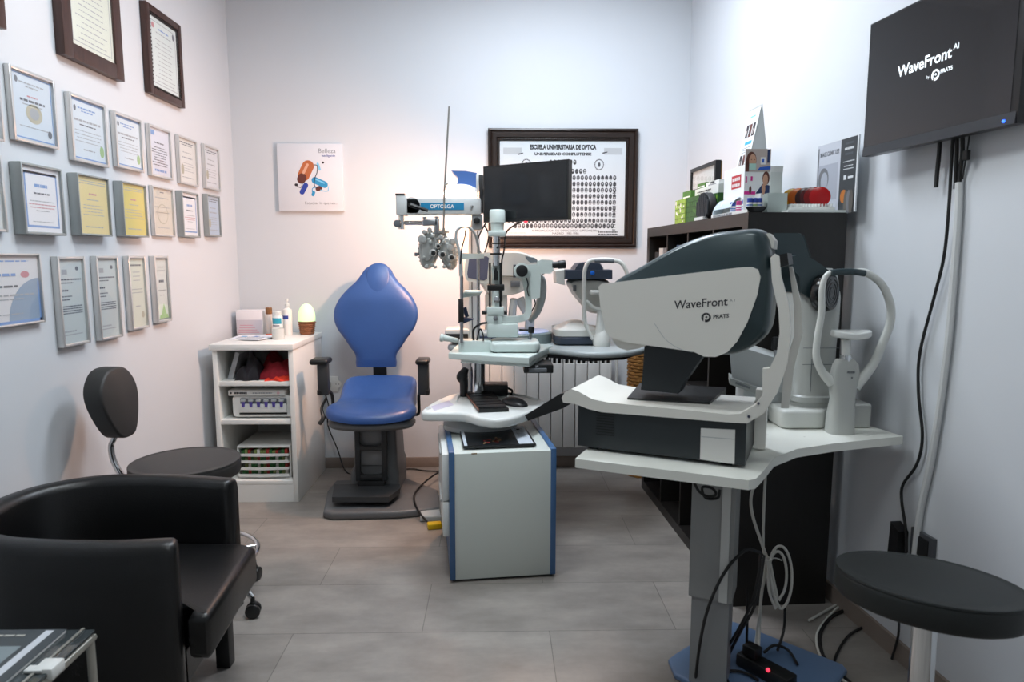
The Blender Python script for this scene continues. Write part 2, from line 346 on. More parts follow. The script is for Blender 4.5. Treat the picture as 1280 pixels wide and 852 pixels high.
def certificate(lt, lb, rt_, rb, thick, fw, style, label, pc='e0e5ea', fm=None, wood=False, lean=0, mat_w=0):
    fm = fm or silver; rng = random.Random(label)
    Xf = XL+thick
    y0 = (PX(lt[0], lt[1], XL).y+PX(lb[0], lb[1], XL).y)/2; y1 = (PX(rt_[0], rt_[1], Xf).y+PX(rb[0], rb[1], Xf).y)/2
    z1 = (PX(lt[0], lt[1], Xf).z+PX(rt_[0], rt_[1], Xf).z)/2; z0 = (PX(lb[0], lb[1], Xf).z+PX(rb[0], rb[1], Xf).z)/2
    t = thing('framed_certificate', label, 'framed certificate', (XL, (y0+y1)/2, z0), 0, 'framed certificates on the left wall')
    wv, hv = y1-y0, z1-z0; cy, cz = (y0+y1)/2, (z0+z1)/2
    # u runs along +Y (left to right as seen), v up; the face looks to +X
    fr = lambda u, v, o=0: V((XL+o, cy+u, cz+v))
    f = MB()
    def bar(a0, b0, a1, b1, x1=None): f.box(fr(a0, b0, .001), fr(a1, b1, x1 or thick), .0025)
    bar(-wv/2, -hv/2, -wv/2+fw, hv/2); bar(wv/2-fw, -hv/2, wv/2, hv/2); bar(-wv/2+fw, hv/2-fw, wv/2-fw, hv/2); bar(-wv/2+fw, -hv/2, wv/2-fw, -hv/2+fw)
    obj('frame', f, fm, t)
    iw, ih = wv-2*fw, hv-2*fw
    if wood:
        g = MB(); q = .012
        for s in (-1, 1):
            for k in range(int(ih/.016)): g.ell(fr(s*(iw/2-q/2), -ih/2+.008+k*.016, thick-.006), .0055, n=8, m=5)
            for k in range(int(iw/.016)): g.ell(fr(-iw/2+.008+k*.016, s*(ih/2-q/2), thick-.006), .0055, n=8, m=5)
        g.box(fr(-iw/2, -ih/2, .003), fr(-iw/2+q, ih/2, thick-.006)); g.box(fr(iw/2-q, -ih/2, .003), fr(iw/2, ih/2, thick-.006))
        g.box(fr(-iw/2, ih/2-q, .003), fr(iw/2, ih/2, thick-.006)); g.box(fr(-iw/2, -ih/2, .003), fr(iw/2, -ih/2+q, thick-.006))
        obj('beading', g, gold_bead, t); iw -= 2*q; ih -= 2*q
    d = thick-.006
    p = MB(); p.box(fr(-iw/2, -ih/2, .002), fr(iw/2, ih/2, d-.004), 0, 0)
    g = lambda u, v, o=0: fr(u, v, d-.0035); g2 = lambda u, v, o=0: fr(u, v, d-.003)
    mats = [PAPER(pc)]+INKS[1:]+[mat('faded_slate', '8fa2b6', .7)]
    w, h = iw-2*mat_w, ih-2*mat_w
    st = style
    if st == 'medal':
        disc(p, g, -.36*w, .38*h, .04*w, .05*h, 1); disc(p, g, .02*w, -.08*h, .2*w, .15*h, 5); disc(p, g2, .02*w, -.08*h, .12*w, .09*h, 2); disc(p, g2, .38*w, -.34*h, .05*w, .06*h, 1)
        words(p, g, w, h, [(.36, .02, .6, 2), (.31, .02, .3, 2), (.17, .02, .25, 4), (.1, .035, .6, 1), (.04, .015, .5, 2), (-.3, .015, .7, 2)], 1, rng=rng)
        border(p, g, w*.97, h*.97, .004, 3)
    elif st == 'blue_top':
        rect(p, g, -w/2, .46*h, w/2, .5*h, 3); rect(p, g, -w/2, -.5*h, w/2, -.47*h, 3); disc(p, g, -.36*w, .34*h, .035*w, .05*h, 1); disc(p, g, .4*w, -.3*h, .07*w, .1*h, 6)
        words(p, g, w, h, [(.36, .025, .55, 3), (.31, .02, .35, 3), (.15, .035, .8, 2), (.08, .02, .5, 1), (-.02, .012, .8, 2), (-.08, .012, .8, 2), (-.14, .012, .7, 2), (-.2, .012, .8, 2), (-.33, .02, .35, 2)], 1, rng=rng)
    elif st == 'dense':
        rect(p, g, -.4*w, .35*h, -.22*w, .45*h, 3)
        words(p, g, w, h, [(.2, .03, .5, 1)]+[(.1-k*.055, .02, rng.uniform(.55, .85), 1) for k in range(8)]+[(-.4, .05, .6, 3)], 1, rng=rng)
    elif st == 'plain':
        words(p, g, w, h, [(.42, .025, .85, 1), (.37, .02, .6, 1), (.2, .02, .5, 2), (.08, .03, .6, 2)]+[(-.05-k*.06, .012, rng.uniform(.5, .8), 2) for k in range(4)]+[(-.38, .02, .7, 2)], 1, rng=rng); disc(p, g, -.3*w, -.2*h, .08*w, .12*h, 5)
    elif st == 'blue_border':
        border(p, g, w*.86, h*.86, .006*1.2, 3); rect(p, g, -.43*w, .39*h, .43*w, .43*h, 3)
        words(p, g, w*.7, h, [(.22, .05, .5, 3), (.1, .025, .6, 1), (-.02, .015, .9, 2), (-.07, .015, 1, 4), (-.12, .015, .9, 4), (-.17, .015, .5, 2), (-.34, .012, .8, 2)], 1, rng=rng)
    elif st == 'yellow':
        words(p, g, w, h, [(.42, .015, .9, 2), (.38, .015, .9, 2), (.2, .03, .25, 4), (.1, .015, .4, 2)]+[(0-k*.055, .012, rng.uniform(.5, .9), 2) for k in range(4)]+[(-.38, .02, .6, 2)], 1, rng=rng)
    elif st == 'faint':
        disc(p, g, 0, -.05*h, .28*w, .22*h, 5); disc(p, g2, 0, -.05*h, .25*w, .2*h, 0); words(p, g2, w, h, [(.42, .02, .2, 1), (.3, .02, .7, 2), (.1, .012, .8, 2), (-.02, .012, .7, 2), (-.35, .015, .6, 2)], 1, rng=rng)
    elif st == 'arc':
        n = 14; pts = [(w/2-.4*w*sin(pi/2*i/n)*1.3, -h/2+.66*h*cos(pi/2*i/n)) for i in range(n+1)]
        p.add([g(*q) for q in pts]+[g(w/2, -h/2)], [tuple(range(n+2))], 7)
        rect(p, g2, .47*w, -.5*h, .5*w, .12*h, 3); rect(p, g2, -.2*w, -.5*h, .5*w, -.46*h, 3); disc(p, g, .28*w, .22*h, .07*w, .05*h, 4)
        words(p, g2, w, h, [(.42, .02, .7, 3), (.22, .04, .3, 3), (.05, .03, .3, 1), (-.08, .025, .8, 2), (-.14, .015, .5, 2), (-.36, .015, .4, 2)], 1, rng=rng)
    elif st == 'letter':
        disc(p, g, .28*w, .39*h, .07*w, .025*h, 1); rect(p, g, -.36*w, .32*h, -.14*w, .38*h, 2)
        words(p, g, w*.84, h, [(.26, .018, 1, 1), (.22, .014, .6, 1), (.13, .022, .35, 1), (.06, .014, .5, 1), (.02, .014, .4, 1)]+[(-.06-k*.028, .014, .98, 1) for k in range(4)]+[(-.36, .02, .6, 2), (-.4, .014, .9, 2)], 1, rng=rng, align='l')
    elif st == 'narrow':
        words(p, g, w*.8, h, [(.4, .025, .9, 1), (.3, .012, .6, 2), (.24, .012, .6, 2), (.18, .012, .6, 2), (.05, .012, .9, 2), (.0, .012, .9, 2), (-.2, .015, .4, 2)], 1, rng=rng); disc(p, g, .3*w, -.33*h, .1*w, .05*h, 5)
    elif st == 'triangle':
        border(p, g, w, h, .005, 1); p.add([g(-.2*w, -.48*h), g(.34*w, -.46*h), g(.1*w, -.24*h)], [(0, 1, 2)], 6); p.add([g2(-.3*w, -.48*h), g2(.44*w, -.48*h), g2(.38*w, -.42*h), g2(-.25*w, -.42*h)], [(0, 1, 2, 3)], 6)
        words(p, g2, w*.8, h, [(.36, .015, .6, 2), (.3, .015, .8, 2), (.13, .04, .5, 1), (-.02, .014, .8, 2), (-.1, .012, .5, 2)], 1, rng=rng)
    elif st == 'diploma':
        border(p, g, w*.9, h*.9, .003, 2); disc(p, g, -.38*w, .38*h, .05*w, .04*h, 4); disc(p, g, .38*w, .38*h, .04*w, .05*h, 1)
        words(p, g, w*.8, h, [(.36, .02, .5, 3), (.3, .014, .7, 2)]+[(.2-k*.06, .01, rng.uniform(.5, .95), 2) for k in range(10)]+[(-.4, .012, .8, 2)], 1, rng=rng)
    obj('certificate', p, mats, t, flat=True)
    gl = MB(); gl.box(fr(-iw/2, -ih/2, d), fr(iw/2, ih/2, d+.002)); obj('glass', gl, glass, t, flat=True)
    return t
cf = certificate
cf((-60, -40), (-52, 12), (4, -10), (10, 35), .03, .045, 'diploma', 'large dark wooden certificate frame cut off by the top left corner', 'd9ddd2', walnut)
cf((58, -90), (68, 62), (147, -60), (155, 101), .035, .055, 'diploma', 'large dark wooden frame with pale certificate, left of the beaded one', 'd8ddd0', walnut)
cf((172, -6), (181, 113), (227, 32), (231, 134), .03, .03, 'diploma', 'dark wooden frame with beaded inner rim at the top right', 'd9e2e0', walnut, True)
cf((-70, 50), (-62, 165), (1, 75), (4, 174), .02, .008, 'plain', 'silver frame at the left picture edge in the top silver row')
cf((3, 76), (11, 174), (69, 101), (75, 186), .02, .011, 'medal', 'silver framed certificate with a gold medallion in its middle', 'c9d4de')
cf((79, 109), (85, 200), (134, 134), (136, 208), .022, .012, 'blue_top', 'silver framed blue edged certificate directly right of the medallion one', 'd0dae2')
cf((136, 135), (141, 209), (178, 151), (181, 214), .022, .012, 'blue_top', 'silver framed blue edged certificate, third in the top silver row', 'd3dde4')
cf((181, 153), (184, 217), (214, 163), (217, 226), .02, .011, 'dense', 'silver framed certificate of dense dark text, fourth in top silver row', 'd3d7e2')
cf((218, 167), (221, 229), (248, 176), (248, 232), .02, .011, 'plain', 'silver framed white certificate, last but one in the top silver row', 'dcdcd8')
cf((251, 179), (253, 236), (275, 185), (276, 237), .02, .012, 'plain', 'silver framed white certificate nearest the back corner, top silver row', 'd8dbe0')
cf((-60, 178), (-55, 287), (5, 197), (10, 290), .022, .01, 'plain', 'silver frame at the left picture edge in the middle row', 'ccd2d4')
cf((11, 197), (16, 292), (79, 213), (83, 294), .04, .009, 'blue_border', 'deep silver frame with blue bordered certificate on a wide white margin', 'dfe0e4', silver_d)
cf((84, 211), (87, 292), (137, 225), (141, 296), .04, .007, 'yellow', 'silver framed cream yellow certificate, left of the two yellow ones', 'dccb92', silver_d)
cf((141, 224), (144, 296), (184, 231), (186, 295), .04, .007, 'yellow', 'silver framed stronger yellow certificate, right of the two yellow ones', 'd3c46f', silver_d)
cf((187, 231), (187, 295), (218, 236), (219, 295), .02, .008, 'faint', 'silver framed beige certificate with a faint round emblem', 'cfc9bc')
cf((219, 236), (221, 294), (249, 242), (251, 298), .035, .009, 'blue_border', 'small silver frame with blue bordered white certificate, near the corner', 'e2e4e8', silver_d)
cf((253, 241), (254, 295), (276, 245), (277, 295), .03, .009, 'plain', 'pale blue certificate in dull silver frame nearest the back corner', 'b4c4d6', silver_d)
cf((-45, 315), (-40, 418), (53, 317), (56, 401), .022, .008, 'arc', 'silver framed certificate with a big blue curved corner, lower row', 'd6d6d8')
cf((66, 319), (68, 438), (110, 321), (111, 428), .026, .011, 'letter', 'tall silver framed letter, left of the two grey lower ones', 'c2cac9')
cf((114, 319), (117, 427), (151, 320), (152, 422), .026, .011, 'letter', 'tall silver framed letter, right of the two grey lower ones', 'c2cac9')
cf((154, 319), (157, 415), (184, 320), (186, 409), .028, .011, 'narrow', 'tall silver framed cream page with narrow text, lower row', 'd0d4c6')
cf((186, 319), (190, 406), (212, 320), (215, 400), .028, .012, 'triangle', 'tall silver framed page with green triangle at the bottom', 'cdd3cf')
# ------------------------------------------------------------------ back wall: canvas print, graduation board
a = PY(347, 180, YB); b = PY(431, 264, YB); cx, cz = (a.x+b.x)/2, (a.z+b.z)/2; w, h = b.x-a.x, a.z-b.z
t = thing('canvas_print', 'square white canvas print of floating orange and blue capsules on back wall', 'picture', (cx, YB, b.z))
obj('canvas', MB().box((a.x, YB-.022, b.z), (b.x, YB, a.z), .002), mat('canvas_white', 'd9dadf', .7, 0, 0, 20, .1, 900), t)
orange = mat('print_orange', 'b4653a', .6); o_hi = mat('print_pale_orange', 'd9a68a', .6); pb = mat('print_blue', '2f8fbf', .6); pnav = mat('print_navy', '2b3f9a', .6); pdk = mat('print_dark', '2a2328', .6); plb = mat('print_light_blue', '7cc4e6', .6); pbr = mat('print_brown', '5d2c22', .6)
p = MB(); fr = frame_uv((cx, YB-.0225, cz), (1, 0, 0), (0, 0, 1)); e = lambda k: (lambda u, v: fr(u, v, .0002*k))
S = w/680.0
def cap(u, v, L, rr, ang, m, k=1):
    q = [(L/2*(1 if cos(x) > 0 else -1)+rr*cos(x), rr*sin(x)) for x in [2*pi*i/28 for i in range(28)]]
    p.add([e(k)((u+x*cos(ang)-y*sin(ang))*S, (v+x*sin(ang)+y*cos(ang))*S) for x, y in q], [tuple(range(28))], m)
# capsule shapes measured about the canvas middle, in 1/680 of its width
cap(-45, 70, 100, 62, R(62), 0, 1); cap(-90, -10, 20, 45, R(62), 6, 2); cap(-48, 90, 90, 14, R(62), 1, 3); cap(-72, -115, 80, 26, R(60), 3, 1); cap(95, -50, 110, 34, R(-24), 2, 1); cap(100, -38, 90, 7, R(-24), 5, 2)
cap(90, 112, 60, 12, R(-72), 5, 1); cap(135, 152, 6, 10, 0, 4, 1); cap(25, -165, 24, 16, R(70), 2, 1); cap(85, -112, 24, 24, R(20), 6, 0.5); cap(-150, -75, 6, 14, 0, 4, 1)
def wire(pts, m=4, wd=4):
    q = spline([V((x, y, 0)) for x, y in pts], 6)
    for i in range(len(q)-1):
        d = (q[i+1]-q[i]).normalized(); n = V((-d.y, d.x, 0))*wd; p.quad(*[e(2)(x.x*S, x.y*S) for x in (q[i]-n, q[i+1]-n, q[i+1]+n, q[i]+n)], m)
wire([(40, 130), (75, 120), (70, 50), (45, -10), (40, -80), (70, -110)]); wire([(-85, -60), (-100, -100), (-130, -95), (-150, -75)]); wire([(185, -90), (180, -135), (140, -140), (100, -125)], 5); wire([(60, -100), (20, -110), (15, -150)], 2)
txt(p, 'Belleza', lambda x, y: e(2)((180+x)*S, (250+y)*S), 66, 7, bold=-.5); txt(p, 'inteligente', lambda x, y: e(2)((195+x)*S, (212+y)*S), 34, 3)
txt(p, 'Escuchar lo que ves...', lambda x, y: e(2)((105+x)*S, (-275+y)*S), 40, 7)
obj('print', p, [orange, o_hi, pb, pnav, pdk, plb, pbr, ink_grey], t, flat=True)
# graduation board
a = PY(610, 160, YB-.03); b = PY(795, 309, YB-.03); cx, cz = (a.x+b.x)/2, (a.z+b.z)/2; w, h = b.x-a.x, a.z-b.z
t = thing('graduation_board', 'large dark wooden frame with rows of small oval graduate portraits', 'framed picture', (cx, YB, b.z))
mah = mat('dark_mahogany', '21150f', .35, 0, .25, 12, stretch=(3, 3, 3))
f = MB(); prof = [(0, .002), (0, .03), (.012, .034), (.02, .026), (.03, .032), (.05, .03), (.056, .018), (.066, .016), (.07, .008), (.07, .002)]
rings = []
for sx, sz in ((-1, -1), (1, -1), (1, 1), (-1, 1)): rings.append([V((cx+sx*(w/2-i), YB-o, cz+sz*(h/2-i))) for i, o in prof])
f.loft(rings, 0, True, True); obj('frame', f, mah, t, sharp=25)
g = MB()
iw, ih = w-.14, h-.14
for k in range(int(iw/.011)):
    for s in (-1, 1): g.ell((cx-iw/2+k*.011+.005, YB-.0195, cz+s*(ih/2+.009)), .004, n=6, m=4)
for k in range(int(ih/.011)):
    for s in (-1, 1): g.ell((cx+s*(iw/2+.009), YB-.0195, cz-ih/2+k*.011+.005), .004, n=6, m=4)
obj('beading', g, mah, t)
p = MB(); p.box((cx-iw/2, YB-.008, cz-ih/2), (cx+iw/2, YB-.002, cz+ih/2)); fr = frame_uv((cx, YB-.0083, cz), (1, 0, 0), (0, 0, 1))
e2 = lambda u, v: fr(u, v, .0003)
txt(p, 'ESCUELA UNIVERSITARIA DE OPTICA', lambda x, y: fr(x, y+ih*.415), .036, 1, bold=.0022, sx=1.02*iw*.62/.72)
txt(p, 'UNIVERSIDAD COMPLUTENSE', lambda x, y: fr(x, y+ih*.352), .022, 1, bold=.0012, sx=1.15)
rng = random.Random(3)
def oval(u, v, s=1):
    disc(p, fr, u, v, .0100*s, .0150*s, 2, 14); disc(p, e2, u+rng.uniform(-.001, .001), v+.003*s, .004*s, .0055*s, rng.choice([3, 3, 4]), 10)
    disc(p, e2, u, v-.0085*s, .006*s, .004*s, rng.choice([1, 4, 3]), 10)
for k in range(7): oval((k-3)*.024, ih*.28)
for k in range(12): oval((k-5.5)*.024, ih*.185)
rows = [.11, .045, -.02, -.085, -.15, -.215, -.28, -.345, -.405]
for v in rows[:-1]:
    for k in range(27): oval((k-13.2)*.0245, ih*v+ .004)
for k in range(25): oval((k-11.6)*.0245, ih*rows[-1]+.006)
for s in (-1, 1):
    n = 20
    for i in range(n): a_ = 2*pi*i/n; disc(p, fr, s*iw*.29+.026*cos(a_), ih*.255+.03*sin(a_), .004, .004, 2, 8)
    disc(p, fr, s*iw*.29, ih*.255, .008, .014, 2, 10); rect(p, fr, s*iw*.4-.055, ih*.36, s*iw*.4+.055, ih*.43, 5)
    p.add([e2(s*iw*.335-.016, ih*.36+.004*s), e2(s*iw*.335+.014, ih*.375+.004*s), e2(s*iw*.335+.016, ih*.385+.004*s), e2(s*iw*.335-.014, ih*.375+.004*s)], [(0, 1, 2, 3)], 1)
txt(p, 'X PROMOCION DE OPTICOS DE OPTOMETRIA', lambda x, y: fr(x+.02, y-ih*.455), .017, 1, sx=1.15); txt(p, 'MADRID  1983-1986', lambda x, y: fr(x+.02, y-ih*.485), .017, 1, sx=1.1)
for v in range(18): words(p, frame_uv((cx+iw*.415, YB-.0083, cz), (1, 0, 0), (0, 0, 1)), .02, 1, [(ih*(.04-.028*v), .006, 1, 2)], 1, rng=rng)
words(p, frame_uv((cx+iw*.37, YB-.0083, cz), (1, 0, 0), (0, 0, 1)), .12, 1, [(-ih*.46, .008, 1, 2), (-ih*.485, .008, 1, 2)], 1, rng=rng); words(p, frame_uv((cx-iw*.37, YB-.0083, cz), (1, 0, 0), (0, 0, 1)), .12, 1, [(-ih*.47, .006, 1, 5)], 1, rng=rng)
obj('portrait_sheet', p, [mat('sheet_paper', 'd3dade', .6), ink, mat('oval_grey', '4a4e54', .7), mat('portrait_pale', 'b5b9bb', .7), mat('portrait_dark', '2c2d30', .7), mat('pale_plaque', 'b8bdc0', .6)], t, flat=True)
gl = MB().box((cx-iw/2, YB-.014, cz-ih/2), (cx+iw/2, YB-.011, cz+ih/2)); obj('glass', gl, glass, t, flat=True)
# ------------------------------------------------------------------ radiator
zt, zb = PY(680, 441, 4.1).z, .15
x0 = PY(597, 500, 4.09).x; x1 = PY(764, 500, 4.09).x; N = 11; d = (x1-x0)/N
t = thing('radiator', 'white aluminium panel radiator under the graduation board', 'radiator', ((x0+x1)/2, YB-.06, zb))
rad_m = mat('radiator_enamel', 'd5d4d0', .35)
for i in range(N):
    s = MB(); xa = x0+i*d
    s.box((xa+.002, 4.08, zb), (xa+d-.002, 4.092, zt-.062), .005); s.box((xa+.004, 4.084, zt-.022), (xa+d-.004, 4.165, zt), .006)
    s.box((xa+d*.44, 4.09, zb+.01), (xa+d*.56, 4.16, zt-.01)); s.box((xa+.004, 4.12, zb), (xa+d-.004, 4.16, zt-.075), .004); s.box((xa+.003, 4.088, zt-.062), (xa+.012, 4.11, zt-.015)); s.box((xa+d-.012, 4.088, zt-.062), (xa+d-.003, 4.11, zt-.015))
    obj('section', s, rad_m, t)
s = MB(); s.cyl((x0-.005, 4.13, zb+.03), (x1+.04, 4.13, zb+.03), .012); s.tube([(x1+.0, 4.125, zt-.03), (x1+.025, 4.125, zt-.03), (x1+.035, 4.125, zt-.06), (x1+.035, 4.13, zb+.06), (x1+.035, 4.13, 0)], .009); 
for xx in (x0+.15, x1-.15): s.box((xx-.01, 4.16, zt-.2), (xx+.01, YB-.001, zt-.17))
obj('pipe', s, rad_m, t)
obj('grille_or_shade', MB().box((x0, 4.135, zt-.07), (x1, 4.14, zt-.005)), mat('radiator_shadow_grey', '4d4e4e', .6), t)  # dark back plate stands in for the shade inside the open top slots
# ------------------------------------------------------------------ double wall socket by the chair
a = PY(410, 470, YB); b = PY(424, 489, YB)
t = thing('wall_socket', 'white double wall socket low behind the blue chair', 'wall socket', ((a.x+b.x)/2, YB, b.z))
obj('plate', MB().box((a.x-.03, YB-.01, b.z), (b.x, YB, a.z), .003), white_plastic, t)
for q in (0, 1): s = MB(); xx = a.x-.0+q*.06; s.cyl((xx, YB-.013, (a.z+b.z)/2), (xx, YB-.0095, (a.z+b.z)/2), .024); s.cyl((xx-.009, YB-.0135, (a.z+b.z)/2), (xx-.009, YB-.0125, (a.z+b.z)/2), .003, mi=1); s.cyl((xx+.009, YB-.0135, (a.z+b.z)/2), (xx+.009, YB-.0125, (a.z+b.z)/2), .003, mi=1); obj('outlet', s, [white_plastic, black_plastic], t)
pl = MB(); q = V((a.x-.0, YB-.013, (a.z+b.z)/2)); pl.box(q+V((-.018, -.035, -.02)), q+V((.018, 0, .02)), .006); pl.tube([q+V((0, -.03, 0)), q+V((.0, -.06, -.05)), q+V((.015, -.05, -.14)), q+V((.0, -.03, -.25)), q+V((.06, -.05, -.4)), q+V((.12, -.1, -q.z+.008)), q+V((.25, -.2, -q.z+.006))], .004)
single('power_plug', pl, black_rubber, 'black plug with its lead in the left outlet behind the blue chair', 'plug')
# ------------------------------------------------------------------ helpers in the plane of an instrument
def pc(mb, x0, y0, x1, y1, r0, Y, r1=None, mi=0, n=18, dy=0, bev=0):
    """round bar between two picture points at distance Y, radii in picture px"""
    k = Y/F; mb.cyl(PY(x0, y0, Y), PY(x1, y1, Y+dy), r0*k, None if r1 is None else r1*k, n, mi, bev=bev*k); return mb
def pbx(mb, x0, y0, x1, y1, Y, dep, bev=.004, mi=0):
    a = PY(x0, y0, Y); b = PY(x1, y1, Y); mb.box((min(a.x, b.x), Y, min(a.z, b.z)), (max(a.x, b.x), Y+dep, max(a.z, b.z)), bev, mi); return mb
def pt(mb, pts, r, Y, mi=0, n=10, sm=6): mb.tube([PY(p[0], p[1], Y+(p[2] if len(p) > 2 else 0)) for p in pts], r*Y/F if not isinstance(r, list) else [q*Y/F for q in r], n, mi, sm); return mb
def dial(mb, x, y, r, Y, th=.012, mi=0, n=20): mb.cyl(PY(x, y, Y), PY(x, y, Y)+V((0, -th, 0)), r*Y/F, n=n, mi=mi, bev=min(.002, r*Y/F*.2)); return mb
# ------------------------------------------------------------------ white open shelf cabinet
CY0, CY1, CX0, CX1 = 3.58, 4.16, -1.5, -1.078; CT = .86
zy = lambda y: PY(320, y, CY0).z
t = thing('shelf_cabinet', 'white open cabinet with two shelves in the left back corner', 'cabinet', ((CX0+CX1)/2, (CY0+CY1)/2, 0))
obj('top', MB().box((CX0-.012, CY0-.012, CT-.032), (CX1+.004, CY1+.01, CT), .003), white_lam, t)
for x in (CX0, CX1-.025): obj('side_panel', MB().box((x, CY0, 0), (x+.025, CY1, CT-.032), .001), white_lam, t)
z_s = [zy(477), zy(525), zy(601)]
obj('back_panel', MB().box((CX0+.025, CY1-.02, .05), (CX1-.025, CY1-.005, CT-.032)), white_lam, t)
for z in z_s: obj('shelf', MB().box((CX0+.025, CY0+.004, z-.024), (CX1-.025, CY1-.02, z), .001), white_lam, t)
obj('plinth', MB().box((CX0+.025, CY0+.004, 0), (CX1-.025, CY0+.024, z_s[2]-.024)), white_lam, t)
# things on the cabinet top
t = thing('paper_box', 'white box with pale printed side lying at the back of the cabinet top', 'box', (PY(311, 400, 4.08).x, 4.08, CT))
a = PY(295, 400, 4.03).x; b = PY(328, 400, 4.03).x; zt = PY(311, 388, 4.03).z
obj('carton', MB().box((a, 4.03, CT), (b, 4.14, zt), .002), mat('carton_white', 'e6dfe0', .6), t)
s = MB(); s.box((a+.003, 4.0285, CT+.004), (b-.003, 4.0305, CT+(zt-CT)*.62)); 
for k in range(4): s.box((a+.01+k*.004, 4.028, CT+.012+k*.014), (b-.02-k*.012, 4.0295, CT+.016+k*.014), 0, 1)
obj('printed_label', s, [mat('label_grey_pink', 'c9bfc4', .6), mat('label_rose', 'c98f98', .6)], t)
for i, (x0, x1, y0, y1, rz, c, lb) in enumerate([(283, 322, 3.78, 4.0, .1, 'e6e8ee', 'white leaflet with a blue spot lying on the cabinet top'), (300, 330, 3.72, 3.95, -.25, 'dfe2ea', 'white sheet lying over the leaflet on the cabinet top')]):
    xa = PY(x0, 400, y0).x; xb = PY(x1, 400, y0).x; c_ = V(((xa+xb)/2, (y0+y1)/2, CT)); s = MB(); q = rotm(rz=rz)
    s.box(c_+V((-(xb-xa)/2, -(y1-y0)/2, .0002+i*.005)), c_+V(((xb-xa)/2, (y1-y0)/2, .004+i*.005)), 0, 0, rot=q, piv=c_)
    s.box(c_+V((-.05, .0, .004+i*.005)), c_+V((-.02, .035, .0044+i*.005)), 0, 1, rot=q, piv=c_)
    for k in range(6): s.box(c_+V((-.06, -.09+k*.018, .004+i*.005)), c_+V((.06-k*.006, -.084+k*.018, .0043+i*.005)), 0, 2, rot=q, piv=c_)
    single('leaflet', s, [PAPER(c), [mat('leaflet_blue', '38a6dc', .5), ink_blue][i], ink_grey], lb, 'leaflet', flat=True)
def bottle(name, lb, cat, px, ytop, Y, rpx, prof, mats, parts, zb=CT):
    c = V((PY(px, 400, Y).x, Y, zb)); H = PY(px, ytop, Y).z-zb; r = rpx*Y/F
    t = thing(name, lb, cat, c)
    for nm, pr, m in parts: obj(nm, MB().lathe([(q*r, z*H) for q, z in pr], c, n=20), m, t)
    return t, c, H, r
clear_p = glassmat('clear_jar_plastic', 'e6eaea', .08)
t, c, H, r = bottle('pump_bottle', 'tall white pump bottle with a dark blue label on the cabinet top', 'bottle', 359.5, 373, 4.02, 5.6, None, None,
    [('body', [(.05, 0), (.95, 0), (1, .03), (1, .62), (.9, .7), (.4, .74), (.4, .78)], mat('bottle_white', 'eae6e2', .35)), ('pump', [(.42, .78), (.5, .79), (.5, .86), (.15, .87), (.15, .93), (.3, .94), (.3, 1), (.05, 1)], white_plastic)])
s = MB(); s.lathe([(r*1.01, H*.3), (r*1.01, H*.6)], c, n=14, a0=-pi*.95, a1=-pi*.3, cap=False); s.lathe([(r*1.02, H*.44), (r*1.02, H*.54)], c, n=14, mi=1, a0=-pi*.9, a1=-pi*.35, cap=False); obj('label', s, [paper, mat('label_navy', '2f4190', .5)], t)
t, c, H, r = bottle('medicine_bottle', 'white bottle with a teal topped label in front of the pump bottle', 'bottle', 347, 389, 3.97, 6.2, None, None,
    [('body', [(.05, 0), (.95, 0), (1, .03), (1, .78), (.8, .84)], mat('bottle_clear_white', 'dbe2e2', .3)), ('cap', [(.75, .84), (.8, .85), (.8, .98), (.7, 1), (.05, 1)], white_plastic)])
s = MB(); s.lathe([(r*1.01, H*.5), (r*1.01, H*.74)], c, n=14, a0=-pi*.95, a1=-pi*.15, cap=False); s.lathe([(r*1.01, H*.1), (r*1.01, H*.5)], c, n=14, mi=1, a0=-pi*.95, a1=-pi*.15, cap=False); s.lathe([(r*1.02, H*.4), (r*1.02, H*.46)], c, n=10, mi=2, a0=-pi*.8, a1=-pi*.3, cap=False); obj('label', s, [mat('label_teal', '2f9cb4', .5), paper, ink_grey], t)
t, c, H, r = bottle('brown_capped_vial', 'slim clear vial with a brown cap beside the pale carton', 'vial', 336.5, 384, 4.04, 4, None, None,
    [('body', [(.05, 0), (.95, 0), (1, .03), (1, .68), (.8, .76)], mat('vial_milky', 'd3c6be', .25)), ('cap', [(.95, .76), (1, .77), (1, .96), (.9, 1), (.05, 1)], mat('brown_cap', '7d5532', .4))])
t, c, H, r = bottle('glass_dish', 'small clear round dish in front of the bottles on the cabinet', 'dish', 347, 410, 3.8, 7.5, None, None,
    [('dish', [(.05, 0), (.9, 0), (1, .2), (1, 1), (.92, 1), (.9, .25), (.05, .15)], mat('dish_pale_glass', 'd0d3d0', .12))])
obj('lens_case', MB().lathe([(r*.05, H*.2), (r*.6, H*.2), (r*.62, H*.5), (r*.05, H*.6)], c, n=16), mat('sage', '8da48e', .5), t)
s = MB(); q = V((PY(336, 400, 3.93).x, 3.93, CT)); s.box(q+V((-.02, -.012, 0)), q+V((.02, .012, .016)), .004); single('small_case', s, mat('rust_red', 'b0543a', .5), 'small rust coloured case lying between the papers and the bottles', 'case')
